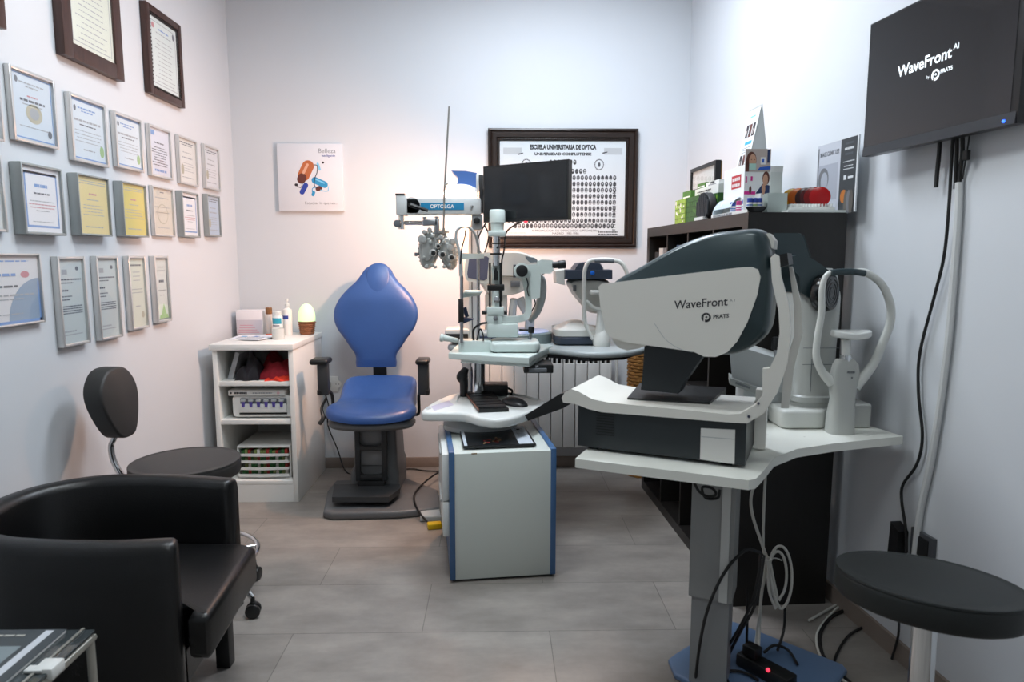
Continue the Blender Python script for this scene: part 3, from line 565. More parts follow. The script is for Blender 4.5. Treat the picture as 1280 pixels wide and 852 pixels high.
# egg shaped night light in a wicker cup
ce = V((PY(383.5, 400, 4.05).x, 4.05, CT)); k = 4.05/F
zt = PY(383, 379, 4.05).z; zw = PY(383, 401, 4.05).z
t = thing('egg_lamp', 'glowing pale green egg lamp in a brown wicker cup on the cabinet', 'lamp', ce)
H = zt-zw; obj('egg_shade', MB().lathe([(k*10.5*sqrt(max(0, 1-((q-.18)/.83)**2)) if q > .18 else k*10.5, zw-CT+H*q) for q in [i/16 for i in range(16)]]+[(.001, zt-CT)], ce, n=24), mat('egg_glow', 'e4efd4', .4, emit='b4f08c', estr=.5), t)
s = MB()
for j in range(6):
    z = .006+j*(zw-CT-.006)/6; rr = k*(8.2+2.2*j/6)
    s.tube([ce+V((rr*cos(2*pi*i/22)*(1+.03*(-1)**(i+j)), rr*sin(2*pi*i/22)*(1+.03*(-1)**(i+j)), z+.004)) for i in range(22)], .0042, 6, 0, 2, True)
s.lathe([(k*7.5, 0), (k*8, 0), (k*10, zw-CT), (k*9, zw-CT)], ce, n=22); obj('wicker_cup', s, mat('wicker_brown', '8a5634', .6, 0, .2, 120), t)
# upper shelf: sleeve, dark bag, scarves
z0 = z_s[0]
def cloth(name, lb, px0, px1, ytop, Y, dep, m, seed, cat='scarf', top=None, freq=3, zoff=0):
    rng = random.Random(seed); a = PY(px0, 460, Y).x; b = PY(px1, 460, Y).x; H = (PY((px0+px1)/2, ytop, Y).z-z0-zoff); vs = []; fs = []; NX, NY = 40, 20
    ph = [rng.uniform(0, 6.3) for _ in range(8)]
    for j in range(NY+1):
        for i in range(NX+1):
            u = i/NX; v = j/NY; e_ = (max(0, sin(pi*u)*sin(pi*v)))**.35
            f_ = .68+.15*sin(freq*2*u+ph[0]+2*sin(4*v+ph[1]))+.1*sin(freq*4*u-5*v+ph[2])+.08*sin(9*v+freq*3*u+ph[3])+.03*sin(23*u+17*v+ph[4])
            if top: f_ *= top(u)
            vs.append((a+(b-a)*(u+.04*sin(5*v+ph[5])), Y+dep*(v-.25)+.012*sin(9*u+ph[6]), z0+zoff+.001+max(.002, H*e_*f_*1.12)))
    n0 = len(vs)
    for j in range(NY+1):
        for i in range(NX+1): p = vs[j*(NX+1)+i]; vs.append((p[0], p[1], z0+zoff+.0005))
    for j in range(NY):
        for i in range(NX):
            q = j*(NX+1)+i; fs.append((q, q+1, q+NX+2, q+NX+1)); q += n0; fs.append((q, q+NX+1, q+NX+2, q+1))
    ring = [i for i in range(NX+1)]+[j*(NX+1)+NX for j in range(1, NY+1)]+[NY*(NX+1)+i for i in range(NX-1, -1, -1)]+[j*(NX+1) for j in range(NY-1, 0, -1)]
    for q, w_ in zip(ring, ring[1:]+ring[:1]): fs.append((q, q+n0, w_+n0, w_))
    return single(name, MB().add(vs, fs), m, lb, cat, sharp=70)
cloth('scarf', 'dark red scarf heaped on the upper cabinet shelf', 320, 366, 440, 3.70, .3, mat('dark_red_cloth', '8c1424', .85, 0, .15, 60, .3, 400), 4, top=lambda u: .55+.6*math.exp(-((u-.28)/.16)**2)+.4*math.exp(-((u-.95)/.3)**2))
cloth('scarf', 'orange red scarf folded in front of the dark red one on the shelf', 332, 366, 470, 3.615, .08, mat('orange_cloth', 'd8361c', .85, 0, .12, 60, .3, 400), 9, freq=5)
cloth('pouch', 'dark pouch with purple pattern at the middle of the upper shelf', 297, 326, 446, 3.66, .2, mat('dark_pouch', '17141c', .7, 0, .5, 25, .4, 120), 5, cat='pouch', top=lambda u: 1.15)
s = MB(); a = PY(284, 470, 3.64); vs = []
for q, (px, py) in enumerate([(283, 474), (292, 474), (297, 441), (293, 439)]): pass
s.poly([V((PY(284, 470, 3.66).x, 3.66, z0+.001)), V((PY(291, 470, 3.66).x, 3.66, z0+.001)), V((PY(299, 442, 3.66).x, 3.66, PY(299, 442, 3.66).z)), V((PY(294, 440, 3.66).x, 3.66, PY(294, 440, 3.66).z))], (0, .2, 0), .008)
single('plastic_sleeve', s, mat('sleeve_grey_white', 'a7a9ae', .3, 0, .25, 18), 'grey white plastic bag leaning at the left of the upper shelf', 'bag')
# middle shelf: lens case with purple clips, box file on it
z0 = z_s[1]; a = PY(290, 500, 3.62).x; b = PY(366, 500, 3.62).x; zt = PY(328, 494, 3.62).z; H = zt-z0-.008
t = thing('trial_case', 'white plastic case with six purple clips on the middle shelf', 'case', ((a+b)/2, 3.75, z0))
cx = (a+b)/2; w = b-a; s = MB()
R_ = rrect(w, H, .022, 6); fr = lambda p: V((cx+p.x, 3.62+p.z, z0+.008+H/2+p.y)); s.pillow(R_, 0, .22, .008, 0, fr); obj('body', s, white_plastic, t)
s = MB(); s.box((cx-w*.36, 3.612, z0+H*.62), (cx+w*.4, 3.622, z0+H*.94), .002); obj('window', s, mat('case_grey', '5d6066', .4), t)
s = MB(); s.box((cx-w*.37, 3.606, z0+H*.3), (cx+w*.4, 3.618, z0+H*.7), .002); obj('lid', s, white_plastic, t)
s = MB(); s.box((cx-w*.38, 3.6125, z0+H*.2), (cx+w*.4, 3.6215, z0+H*.27)); obj('slot', s, black_plastic, t)
for k in range(6):
    q = cx-w*.3+k*w*.125; s = MB(); s.poly([(q-.009, 3.601, z0+H*.8), (q+.009, 3.601, z0+H*.8), (q+.006, 3.601, z0+H*.56), (q-.006, 3.601, z0+H*.56)], (0, .008, 0), .0015); s.box((q-.013, 3.6, z0+H*.8), (q+.013, 3.612, z0+H*.9), .002, 1); obj('clip', s, [mat('clip_purple', '4a3f8f', .4), mid_grey], t)
for q in (cx-w*.28, cx+w*.3): obj('foot', MB().cyl((q, 3.66, z0), (q, 3.66, z0+.012), .012), white_plastic, t); obj('foot', MB().cyl((q, 3.8, z0), (q, 3.8, z0+.012), .012), white_plastic, t)
z1 = z0+.008+H; a = PY(286, 490, 3.62).x; b = PY(357, 490, 3.62).x; z2 = z1+.03
t = thing('box_file', 'flat white box file with grey lettered spine lying on the clip case', 'box file', ((a+b)/2, 3.73, z1))
obj('body', MB().box((a, 3.61, z1), (b, 3.82, z2), .003), mat('file_white', 'd3d3cf', .5), t)
s = MB(); fr_ = frame_uv(((a+b)/2, 3.6095, (z1+z2)/2), (1, 0, 0), (0, 0, 1)); rng = random.Random(2); w = b-a
disc(s, fr_, -w*.45, 0, .005, .006, 0); words(s, frame_uv((a+w*.22, 3.6095, (z1+z2)/2), (1, 0, 0), (0, 0, 1)), w*.22, 1, [(0, .011, 1, 0)], 0, rng=rng); words(s, frame_uv((a+w*.6, 3.6095, (z1+z2)/2), (1, 0, 0), (0, 0, 1)), w*.34, 1, [(0, .006, 1, 1)], 0, rng=rng); disc(s, fr_, w*.38, 0, .008, .008, 2)
obj('spine_lettering', s, [ink, ink_grey, mat('pale_rose_ink', 'cfa9ae', .6)], t, flat=True)
# bottom shelf: drawer box full of colourful small packets
z0 = z_s[2]; a = PY(296, 560, 3.63).x; b = PY(363, 560, 3.63).x; zt = PY(328, 557, 3.63).z
t = thing('drawer_box', 'white plastic box of four shallow trays on the bottom shelf', 'drawer box', ((a+b)/2, 3.78, z0)); w = b-a; H = zt-z0
s = MB(); s.box((a, 3.63, z0), (a+.008, 3.93, zt), .003); s.box((b-.008, 3.63, z0), (b, 3.93, zt), .003); s.box((a, 3.63, zt-.012), (b, 3.93, zt), .004); s.box((a, 3.92, z0), (b, 3.93, zt)); s.box((a, 3.63, z0), (b, 3.93, z0+.012), .002); obj('housing', s, white_plastic, t)
rng = random.Random(8); gm = [mat('packet_green', '2f6a35', .5), mat('packet_olive', '7c8a50', .5), mat('packet_red', 'a8392f', .5), mat('packet_dark', '3b4034', .5), mat('packet_white', 'd8d8d0', .5)]
for k in range(4):
    zz = z0+.014+k*(H-.03)/4; hh = (H-.03)/4
    tr = obj('tray', MB().box((a+.009, 3.615, zz), (b-.009, 3.9, zz+.004)).poly([(a+.009, 3.615, zz), ((a+b)/2, 3.603, zz), (b-.009, 3.615, zz), (b-.009, 3.62, zz), (a+.009, 3.62, zz)], (0, 0, hh*.36), .001), white_plastic, t)
    s = MB()
    for j in range(5):
        q = a+.02+j*(w-.04)/5
        for i in range(3): x = q+i*.017; s.box((x, 3.64, zz+.0045), (x+.015, 3.8, zz+hh*rng.uniform(.6, .85)), .001, [rng.choice([0, 1, 3, 0]), rng.choice([0, 1]), rng.choice([2, 4])][i])
    pk = obj('packets', s, gm, tr)
# ------------------------------------------------------------------ blue examination chair
cxp = 470.5
CHX = PY(cxp, 500, 3.66).x
t = thing('examination_chair', 'blue upholstered examination chair with pointed headrest and black arms', 'chair', (CHX, 3.7, 0))
ch_grey = mat('chair_grey', '5c5e60', .42); ch_dark = mat('chair_dark_grey', '2e3032', .45)
# backrest: rings from the bottom to the top
k = 3.95/F; rows = [(457, 25), (452, 25.5), (446, 25), (440, 26.5), (432, 32), (421, 39), (409, 47.5), (397, 51.5), (385, 51), (372, 45), (360, 35), (352, 26.5), (343, 20), (337, 16.5), (332.5, 11), (330.5, 5)]
rows = [(p.x, p.y) for p in spline([V((a, b, 0)) for a, b in rows], 3)]
def backring(y, hw, n=44, dep=.045):
    c = PY(cxp+.8, y, 3.95); hw *= k; u = (c.z-.7)/.58; cy = 3.93+.06*u*u-.03*sin(pi*u); out = []
    edge = min(1, hw/.1)
    for i in range(n):
        a = 2*pi*i/n; ca, sa = cos(a), sin(a); x = hw*(abs(ca)**.55)*(1 if ca > 0 else -1); d = dep*edge*(abs(sa)**.7)*(1 if sa > 0 else -1)
        conc = -.018*(1-(x/max(hw, .01))**2)*sin(pi*min(1, max(0, (u-.05)/.6))) if sa < 0 else 0
        out.append(V((c.x+x, cy+d*.8-conc, c.z)))
    return out
s = MB(); s.loft([backring(y, h) for y, h in rows]); bk = obj('backrest', s, blue_leather, t, sharp=60)
s = MB(); hr = sp2([(-11, 20), (0, 24), (11, 20), (15, 8), (11, -6), (0, -13), (-11, -6), (-15, 8)]); c = PY(cxp+.8, 353, 3.9)
s.pillow([(x*k, y*k) for x, y in hr], 0, .03, .012, 0, lambda p: V((c.x+p.x, 3.905+.06*((c.z+p.y-.7)/.58)**2-.03*sin(pi*min(1, (c.z+p.y-.7)/.58))-p.z+.0185, c.z+p.y)), crown=.007)
obj('head_cushion', s, blue_leather, bk, sharp=70)
s = MB(); s.poly([PY(466, 444, 3.99), PY(482, 444, 3.99), PY(484, 482, 3.97), PY(467, 482, 3.97)], (0, .02, 0), .004); obj('back_support', s, black_plastic, t)
# seat
sz0 = .475
def sx(px, Y): return PY(px, 500, Y).x-CHX
ol = sp2([(-.20, -.27), (-.1, -.315), (0, -.325), (.1, -.315), (.20, -.27), (.235, -.19), (.205, -.06), (.205, .06), (.19, .15), (.11, .22), (0, .225), (-.11, .22), (-.19, .15), (-.205, .06), (-.205, -.06), (-.235, -.19)], 5)
def seatz(p):
    y = p.y; z = p.z
    if z > sz0+.02: z += .095*max(0, min(1, (y+.06)/.28))**1.3+.04*max(0, (abs(p.x)-.11)/.1)*max(0, min(1, (y+.12)/.2))-.03*max(0, min(1, (-.2-y)/.12))
    return V((CHX+p.x, 3.7+y, z))
s = MB(); s.pillow(ol, sz0, sz0+.075, .032, 0, seatz, crown=.004); obj('seat', s, blue_leather, t, sharp=70)
s = MB(); s.pillow([(x*.97, y*.96) for x, y in ol], sz0-.045, sz0+.004, .03, 0, lambda p: V((CHX+p.x, 3.7+p.y, p.z)), k=5); obj('seat_shell', s, ch_grey, t)
# pedestal
def rr(cx, cy, w, d, z, r=.02): return [V((x, y, z)) for x, y in rrect(w, d, r, 5, cx, cy)]
pcx = PY(472, 560, 3.7).x; s = MB(); s.loft([rr(pcx, 3.75, .26, .33, .02), rr(pcx, 3.75, .262, .33, .16), rr(pcx+.005, 3.75, .235, .3, .19), rr(pcx+.005, 3.75, .215, .27, .46, .03)]); obj('pedestal', s, ch_grey, t)
s = MB(); s.box((pcx-.085, 3.5855, .2), (pcx+.06, 3.6, .45), .004); obj('pedestal_cover', s, mat('cover_grey_plastic', '808284', .4), t)
# black ladder-like footrest frame and its plate
s = MB(); xa, xb = PY(444, 570, 3.5).x, PY(478, 570, 3.5).x; y_ = 3.555
for x in (xa, xb): s.box((x-.014, y_, .12), (x+.014, y_+.025, .455), .005)
for z in (.44, .30, .14): s.box((xa, y_+.002, z-.014), (xb, y_+.022, z+.014), .005)
for z in (.29, .13):
    n = 10; s.poly([(xa+.01, y_+.004, z+.012)]+[(xa+(xb-xa)*i/n, y_+.004, z+.045-.032*sin(pi*i/n)) for i in range(n+1)]+[(xb-.01, y_+.004, z+.012)], (0, .014, 0))
obj('footrest_frame', s, ch_dark, t)
s = MB(); s.poly([PZ(415, 621, .1), PZ(486, 621, .1), PZ(500, 610, .1), PZ(500, 605, .1), PZ(418, 605, .1)], (0, 0, -.028), .006); 
for j in range(9): y0_ = 3.5+j*.017
obj('footrest_plate', s, ch_dark, t)
s = MB(); s.box((xa-.0, 3.54, .075), (xb, 3.6, .125), .004); obj('footrest_hinge', s, black_plastic, t)
# arms: upright black bar with a padded top
for px, sg, lb in ((408, -1, ''), (531, 1, '')):
    x = PY(px, 475, 3.7).x; s = MB(); zt = PY(px, 453, 3.62).z; zb = PY(px, 494, 3.62).z
    ar = obj('armrest', MB().box((x-.03, 3.62, zb), (x+.03, 3.66, zt), .01), ch_dark, t)
    q = MB(); q.box((x-.035+(-.03 if sg < 0 else -.005), 3.60, zt-.012), (x+.033, 3.72, zt+.018), .013, seg=3); obj('arm_pad', q, black_plastic, ar)
    q = MB(); q.tube([(x+sg*.01, 3.66, zb+.02), (x-sg*.03, 3.68, zb+.0), (x-sg*.035, 3.7, sz0-.01), (x-sg*.06, 3.7, sz0-.025), (CHX+sg*.18, 3.7, sz0-.025)], .009); q.box((x-.012+sg*.02, 3.615, zb), (x+.012+sg*.02, 3.67, zb+.03), .006); obj('arm_bracket', q, black_plastic, ar)
s = MB(); c = PY(398, 505, 3.6); s.tube([PY(408, 497, 3.66), PY(402, 510, 3.64), PY(404, 522, 3.62), PY(399, 530, 3.6)], [.006, .008, .012, .012]); s.tube([PY(404, 520, 3.64), PY(410, 521, 3.66), PY(421, 512, 3.66)], .006); obj('lever', s, black_plastic, t)
# base plate
s = MB(); P = [PZ(404, 638, .04), PZ(409, 613, .04), PZ(420, 600, .04), PZ(505, 596, .04), PZ(548, 612, .04), PZ(552, 634, .04), PZ(500, 639, .04), PZ(415, 641, .04)]
P = [V((p.x, p.y, 0)) for p in P]; s.pillow([(p.x, p.y) for p in P], 0, .042, .015, 0); obj('base_plate', s, ch_grey, t)
# ------------------------------------------------------------------ drawer pedestal, turned a few degrees
DR = R(6.5); D0 = V((-.195, 2.631, 0)); DM = MX.Translation(D0) @ MX.Rotation(DR, 4, 'Z')
t = thing('drawer_pedestal', 'white drawer cabinet with blue edges standing in the middle of the floor', 'drawer cabinet', D0, DR)
dw, dd, dz = .434, .56, .545
front_m = mat('pedestal_grey_white', 'c9cfc9', .45)
m_ = lambda: MB(DM)
obj('carcass', m_().box((.02, .004, .012), (dw-.02, dd-.01, dz-.008), .001), front_m, t)
for x in (0, dw-.022): obj('blue_edging', m_().box((x, 0, .012), (x+.022, .022, dz), .002).box((x, .022, dz-.02), (x+.022, dd, dz), .002).box((x, dd-.022, .012), (x+.022, dd, dz-.02), .002).box((x+.002, .022, .012), (x+.02, dd-.022, dz-.02)), blue_edge, t)
for z0_, z1_ in ((.335, .53), (.185, .33)):
    d_ = obj('drawer', m_().box((-.026, .03, z0_), (.002, dd-.03, z1_), .006), white_plastic, t)
    obj('handle', m_().box((-.032, .12, z1_-.03), (-.024, dd-.12, z1_-.018), .002), mid_grey, d_)
obj('kick_board', m_().box((.01, .02, 0), (dw-.01, dd-.02, .014)), black_plastic, t)
obj('chipped_edge', m_().box((.09, .0035, dz-.012), (.112, .006, dz-.0075)), mat('bare_chipboard', '7a6238', .8), t)
# magazine on the pedestal
s = m_(); z = dz-.0005; s.box((.06, .05, dz), (.36, .36, dz+.008), .001); s.box((.065, .055, dz+.008), (.355, .355, dz+.0112), 0, 1); s.box((.29, .057, dz+.0112), (.352, .353, dz+.0116), 0, 2); s.box((.066, .057, dz+.0112), (.085, .353, dz+.0116), 0, 2)
mz = thing('magazine', 'black covered magazine with a red figure lying on the drawer cabinet', 'magazine', DM @ V((.2, .2, dz)), DR)
obj('pages', m_().box((.06, .05, dz), (.36, .36, dz+.007), .001), black_plastic, mz)
s = m_(); s.box((.062, .052, dz+.007), (.358, .358, dz+.0095), .0004)
g = lambda u, v: V((.21+u, .2+v, dz+.0098)); rect(s, g, .08, -.145, .14, .15, 2); rect(s, g, -.145, -.145, -.132, .15, 2)
rng = random.Random(5)
for _ in range(26): u = rng.gauss(-.03, .02); v = rng.gauss(-.09, .02); rect(s, g, u, v, u+rng.uniform(.006, .02), v+rng.uniform(.006, .016), rng.choice([3, 3, 4, 5]))
words(s, lambda u, v, o=0: V((.32+u, .2+v, dz+.0101)), .04, 1, [(.1-k*.02, .006, .9, 6) for k in range(8)], 6, rng=rng); words(s, lambda u, v, o=0: V((.2+u, .2+v, dz+.0101)), .14, 1, [(.12-k*.03, .004, .8, 4) for k in range(5)], 4, rng=rng); rect(s, lambda u, v: g(u, v)+V((0, 0, .0003)), .1, .08, .115, .1, 6)
obj('cover', s, [mat('cover_black', '16181b', .25), paper, mat('cover_pale', 'c2cad2', .4), mat('cover_red', '93302a', .4), mat('cover_grey', '555c60', .4), mat('cover_tan', 'b08d5c', .4), ink], mz, flat=True)
# ------------------------------------------------------------------ the examination unit: column, arm, tables, console
ZT = .885                                                            # height of the instrument tables
UX = PY(588, 400, 3.36).x
unit = thing('examination_unit', 'grey ophthalmic examination unit with column, swing arm and instrument tables', 'examination unit', (UX, 3.36, 0))
u_grey = mat('unit_grey', 'b3b7b7', .38); u_dgrey = mat('unit_dark_grey', '63676b', .4); u_pale = mat('unit_pale', 'c3c6c6', .35)
k = 3.36/F
s = MB(); za = PY(588, 262, 3.36).z; s.box((UX-.036, 3.384, .05), (UX+.036, 3.456, za), .006, rot=rotm(rz=R(38)), piv=V((UX, 3.42, 0)))
obj('column', s, u_pale, unit)
s = MB(); 
for q in (-.045, .045): s.box((UX+q*.4-.003, 3.3825, .9), (UX+q*.4+.003, 3.3845, za-.05), 0, rot=rotm(rz=R(38)), piv=V((UX, 3.42, 0)))
obj('column_track', s, u_dgrey, unit)
s = MB(); pbx(s, 595, 217, 602, 262, 3.34, .05, .004); obj('column_cap', s, u_pale, unit)
s = MB(); P = [PZ(525, 645, .03), PZ(526, 625, .03), PZ(560, 612, .03), PZ(600, 612, .03), PZ(600, 645, .03)]; P = [(p.x, p.y) for p in P]
s.pillow(P, 0, .032, .01); s.box((UX-.16, 3.28, .03), (UX-.07, 3.46, .3), .02); s.pillow([(UX-.1, 3.26), (UX+.14, 3.26), (UX+.14, 3.52), (UX-.1, 3.52)], .03, .5, .03); obj('base', s, u_grey, unit)
# overhead arm
Ya = 3.24
s = MB(); pbx(s, 507, 247, 601, 268, Ya, .085, .006); arm = obj('overhead_arm', s, u_pale, unit)
s = MB(); pbx(s, 494.5, 243, 508, 268.5, Ya-.005, .095, .005); obj('arm_end', s, u_pale, arm); s = MB(); pbx(s, 494, 241.5, 506, 244, Ya-.007, .099, .002); obj('end_cap', s, black_plastic, arm)
s = MB(); c = PY(514, 257.5, Ya); s.lathe([(.0, -.006), (10*k, -.006), (10.5*k, 0), (0, 0)], c, rot=rotm(rx=pi/2), n=30); obj('arm_pivot', s, u_pale, arm)
s = MB(); pbx(s, 525.5, 253.2, 580, 262.2, Ya-.002, .004, 0); obj('blue_label', s, mat('label_blue', '1d7ba6', .4), arm, label='blue name strip')
s = MB(); c = PY(552.5, 259.9, Ya-.003); txt(s, 'OPTOLGA', lambda x, y: c+V((x, 0, y)), .024, bold=.0006); obj('lettering', s, paper, arm, flat=True)
s = MB(); s.cyl(PY(513.5, 256, Ya), PY(513.5, 256, Ya)+V((0, -.03, 0)), .013, .01); s.tube([PY(513.5, 256, Ya-.03), PY(524, 259.5, Ya-.034), PY(535, 263, Ya-.03)], [.011, .008, .007]); obj('clamp_lever', s, black_plastic, arm)
s = MB(); dial(s, 590, 257.5, 1.6, Ya, .006); s.tube([PY(589.5, 257, Ya-.006), PY(588, 262, Ya-.006)], .003); obj('screw', s, steel, arm)
s = MB(); pbx(s, 589.5, 268, 603, 287, Ya+.01, .09, .006); j = obj('arm_joint', s, mat('unit_mid_grey', '85898b', .4), unit); s = MB(); dial(s, 596, 275.5, 4, Ya+.01, .012); obj('joint_knob', s, black_plastic, j)
# drop link carrying the phoropter
s = MB(); pc(s, 502, 268, 502, 285, 4, Ya+.04); pc(s, 502, 283, 502, 286.5, 4.4, Ya+.04); pc(s, 502, 278.5, 530, 278.5, 2.6, Ya+.04); dl = obj('drop_link', s, chrome, arm)
s = MB(); pbx(s, 528, 274, 547, 282, Ya+.02, .035, .004); pbx(s, 543, 273, 549.5, 292, Ya+.02, .035, .004); obj('link_block', s, steel, dl)
s = MB(); dial(s, 497, 279.5, 4.5, Ya+.03, .02); obj('link_knob', s, u_dgrey, dl)
s = MB(); 
for x, y in ((531, 273), (546, 272.5)): pc(s, x, y-.5, x, y+3, 1.4, Ya+.035); pc(s, x, y-2, x, y, 2.8, Ya+.035)
obj('wing_screw', s, steel, dl)
# phoropter
PHY = Ya+.02; kp = PHY/F
t = thing('phoropter', 'metal phoropter of two lens discs hanging from the swing arm', 'phoropter', PY(548, 338, PHY))
ph = mat('phoropter_metal', 'b2b4b0', .3, .55); ph2 = mat('phoropter_pale', 'c9cac6', .25, .7)
for cx_, cy_, rx, ry, ang in ((535.5, 312, 13, 24, .12), (560.5, 316, 11.5, 21.5, -.18)):
    c = PY(cx_, cy_, PHY); q = rotm(ry=ang); s = MB()
    for (f_, y0, y1, bv) in ((1, 0, .06, .014), (.88, -.016, .02, .006), (.6, -.026, .0, .005)):
        o_ = [(f_*rx*kp*cos(a)*(1 if sin(a) > -.3 else .93), f_*ry*kp*sin(a)) for a in [2*pi*i/32 for i in range(32)]]
        s.pillow(o_, -y1, -y0, min(bv, (y1-y0)*.45), 0, lambda p: c+q @ V((p.x, -p.z, p.y)))
    body = obj('lens_housing', s, ph, t)
    s = MB()
    for i in range(26):
        a = 2*pi*i/26; d = q @ V((rx*kp*.94*cos(a), -.006, ry*kp*.94*sin(a))); s.ell(c+d, (.0035, .008, .0035), n=6, m=4)
    obj('knurled_rim', s, ph2, body)
for x, y, r, m in ((541.5, 316, 4.6, ph2), (553, 318, 4.8, ph2), (564.5, 321.5, 4.2, ph2), (547.5, 307.5, 3.4, ph2)):
    s = MB(); dial(s, x, y, r, PHY-.022, .022); d_ = obj('eye_tube', s, m, t); s = MB(); dial(s, x+.3, y, r*.62, PHY-.043, .003); obj('aperture', s, black_plastic, d_)
for x, y, r in ((528.5, 299, 5.5), (566, 302, 4.6), (563.5, 309.5, 4.4), (531, 290, 2.8), (537.5, 287, 2.6), (552, 296.5, 3), (541.5, 295, 2.4), (555, 302, 2.4), (530, 322, 2.3), (534, 333, 2.6), (541, 331, 2.4), (544.5, 333.5, 2), (556, 333, 2.4), (563, 331, 2.3), (568.5, 322, 2.2), (539, 303, 2.4), (549, 313.5, 1.6), (570, 299, 2.3)):
    s = MB(); dial(s, x, y, r, PHY-.01, .03, n=14); s.cyl(PY(x, y, PHY-.041), PY(x, y, PHY-.044), r*kp*.55, n=12); obj('dial', s, ph2 if r > 2.5 else ph, t)
s = MB(); pbx(s, 530, 289.5, 558, 300, PHY+.01, .03, .005); pbx(s, 548, 287, 561, 291, PHY+.0, .03, .003); pbx(s, 542, 284, 551, 300, PHY+.015, .02, .003); obj('bridge', s, ph, t)
s = MB(); pc(s, 519, 317.5, 526, 317.5, 1.3, PHY+.0); pbx(s, 518, 315.5, 521.5, 320, PHY-.008, .016, .002); obj('side_knob', s, u_dgrey, t)
rod = MB(); pt(rod, [(554.3, 292), (555.5, 240), (561.5, 133)], 1.15, PHY-.02, sm=1); pc(rod, 554, 292, 554.6, 285, 1.6, PHY-.02); obj('reading_rod', rod, mat('rod_grey', '8d8b86', .35, .6), t)
s = MB(); pbx(s, 555.5, 228, 560, 231.5, PHY-.028, .014, .002); obj('rod_clip', s, ph, t)
# lamp on the column: blue shade, white reflector
LY = 3.42; kl = LY/F
t = thing('examination_lamp', 'blue shaded lamp with white reflector on top of the column', 'lamp', PY(585, 246, LY))
s = MB(); c0 = PY(566, 215.5, LY); 
s.poly([PY(564, 213, LY), PY(582, 213.5, LY), PY(596, 216, LY), PY(596, 237, LY), PY(585, 236, LY), PY(571, 231, LY), PY(573, 222, LY)], (0, .13, 0), .02); obj('shade', s, mat('lamp_blue', '3f5f96', .35, 0, 0), t)
# reflector: shallow upturned dish seen from slightly below
c = PY(579, 241, LY); q = rotm(ry=R(5), rx=R(-13)); s = MB(); s.lathe([(.012, .03), (.05, .028), (.085, .012), (.1, -.012), (.097, -.014), (.082, .008), (.048, .022), (.012, .024)], c, n=32, rot=q); obj('reflector', s, mat('reflector_white', 'eef0f4', .4), t)
s = MB(); s.lathe([(.004, -.02), (.014, -.016), (.018, 0), (.012, .02), (.01, .026)], c, n=14, rot=q); obj('bulb', s, mat('bulb_warm', 'fff0d8', .4, emit='ffb877', estr=14), t)
s = MB(); s.tube([PY(596, 226, LY+.05), PY(601, 232, LY+.02), PY(600, 250, LY-.02)], .008); obj('lamp_arm', s, u_dgrey, t)
pl_ = bpy.data.lights.new('bulb_light', 'POINT'); pl_.energy = WARM_P; pl_.color = WARM_C; pl_.shadow_soft_size = .03
o = bpy.data.objects.new('bulb_light', pl_); C.objects.link(o); o.location = c+V((-.035, .0, -.06))
# tables of the unit
s = MB(); ft = [PZ(560, 446, ZT), PZ(572, 433, ZT), PZ(690, 431, ZT), PZ(690.5, 434, ZT), PZ(662, 449, ZT), PZ(600, 449, ZT)]
FT = [(p.x, p.y) for p in (PZ(560.5, 440.5, ZT), PZ(572, 430, ZT), PZ(686, 429.5, ZT), PZ(691, 431.5, ZT), PZ(661, 446.5, ZT), PZ(610, 444, ZT))]
s.pillow(FT, ZT-.03, ZT, .006); tb = obj('front_table', s, mint_metal, unit)
s = MB(); c_ = sum([V((x, y, 0)) for x, y in FT], V((0, 0, 0)))/6
s.pillow([(c_.x+(x-c_.x)*.86+.02, c_.y+(y-c_.y)*.86) for x, y in FT], ZT-.048, ZT-.03, .006); obj('table_underside', s, mint_metal, tb)
s = MB(); 
s.cyl(PY(597.5, 453, 3.2), PY(597.5, 512, 3.2), 9*3.2/F, n=24); s.box((PY(577, 456, 3.2).x, 3.12, ZT-.06), (PY(612, 456, 3.2).x, 3.3, ZT-.046), .004); obj('post', s, chrome, unit)
s = MB(); RT_ = [(p.x, p.y) for p in [PZ(560, 428, ZT), PZ(600, 421, ZT), PZ(700, 421, ZT), PZ(785, 423, ZT), PZ(812, 430, ZT), PZ(790, 436.5, ZT), PZ(740, 438.5, ZT), PZ(690, 434.5, ZT), PZ(640, 431, ZT), PZ(580, 431, ZT)]]
s.pillow(sp2(RT_, 4), ZT-.035, ZT-.006, .012); s.pillow([(x*.9+.03, y*.97+.1) for x, y in RT_], ZT-.05, ZT-.03, .004, 1); obj('rear_table', s, [mat('rear_table_grey', 'a3aaab', .35), black_plastic], unit)
s = MB(); c = V((PY(650, 425, 3.5).x, 3.5, ZT-.006)); s.lathe([(.0, 0), (.16, 0), (.165, .006), (.165, .05), (.158, .056), (0, .056)], c, n=40); tt = obj('turntable', s, mat('turntable_grey', '7f8c8c', .35), unit)
s = MB(); s.lathe([(0, .0562), (.15, .0562), (.15, .0585), (0, .0585)], c, n=40); obj('turntable_top', s, mat('turntable_blue', '9db3dc', .3), tt)
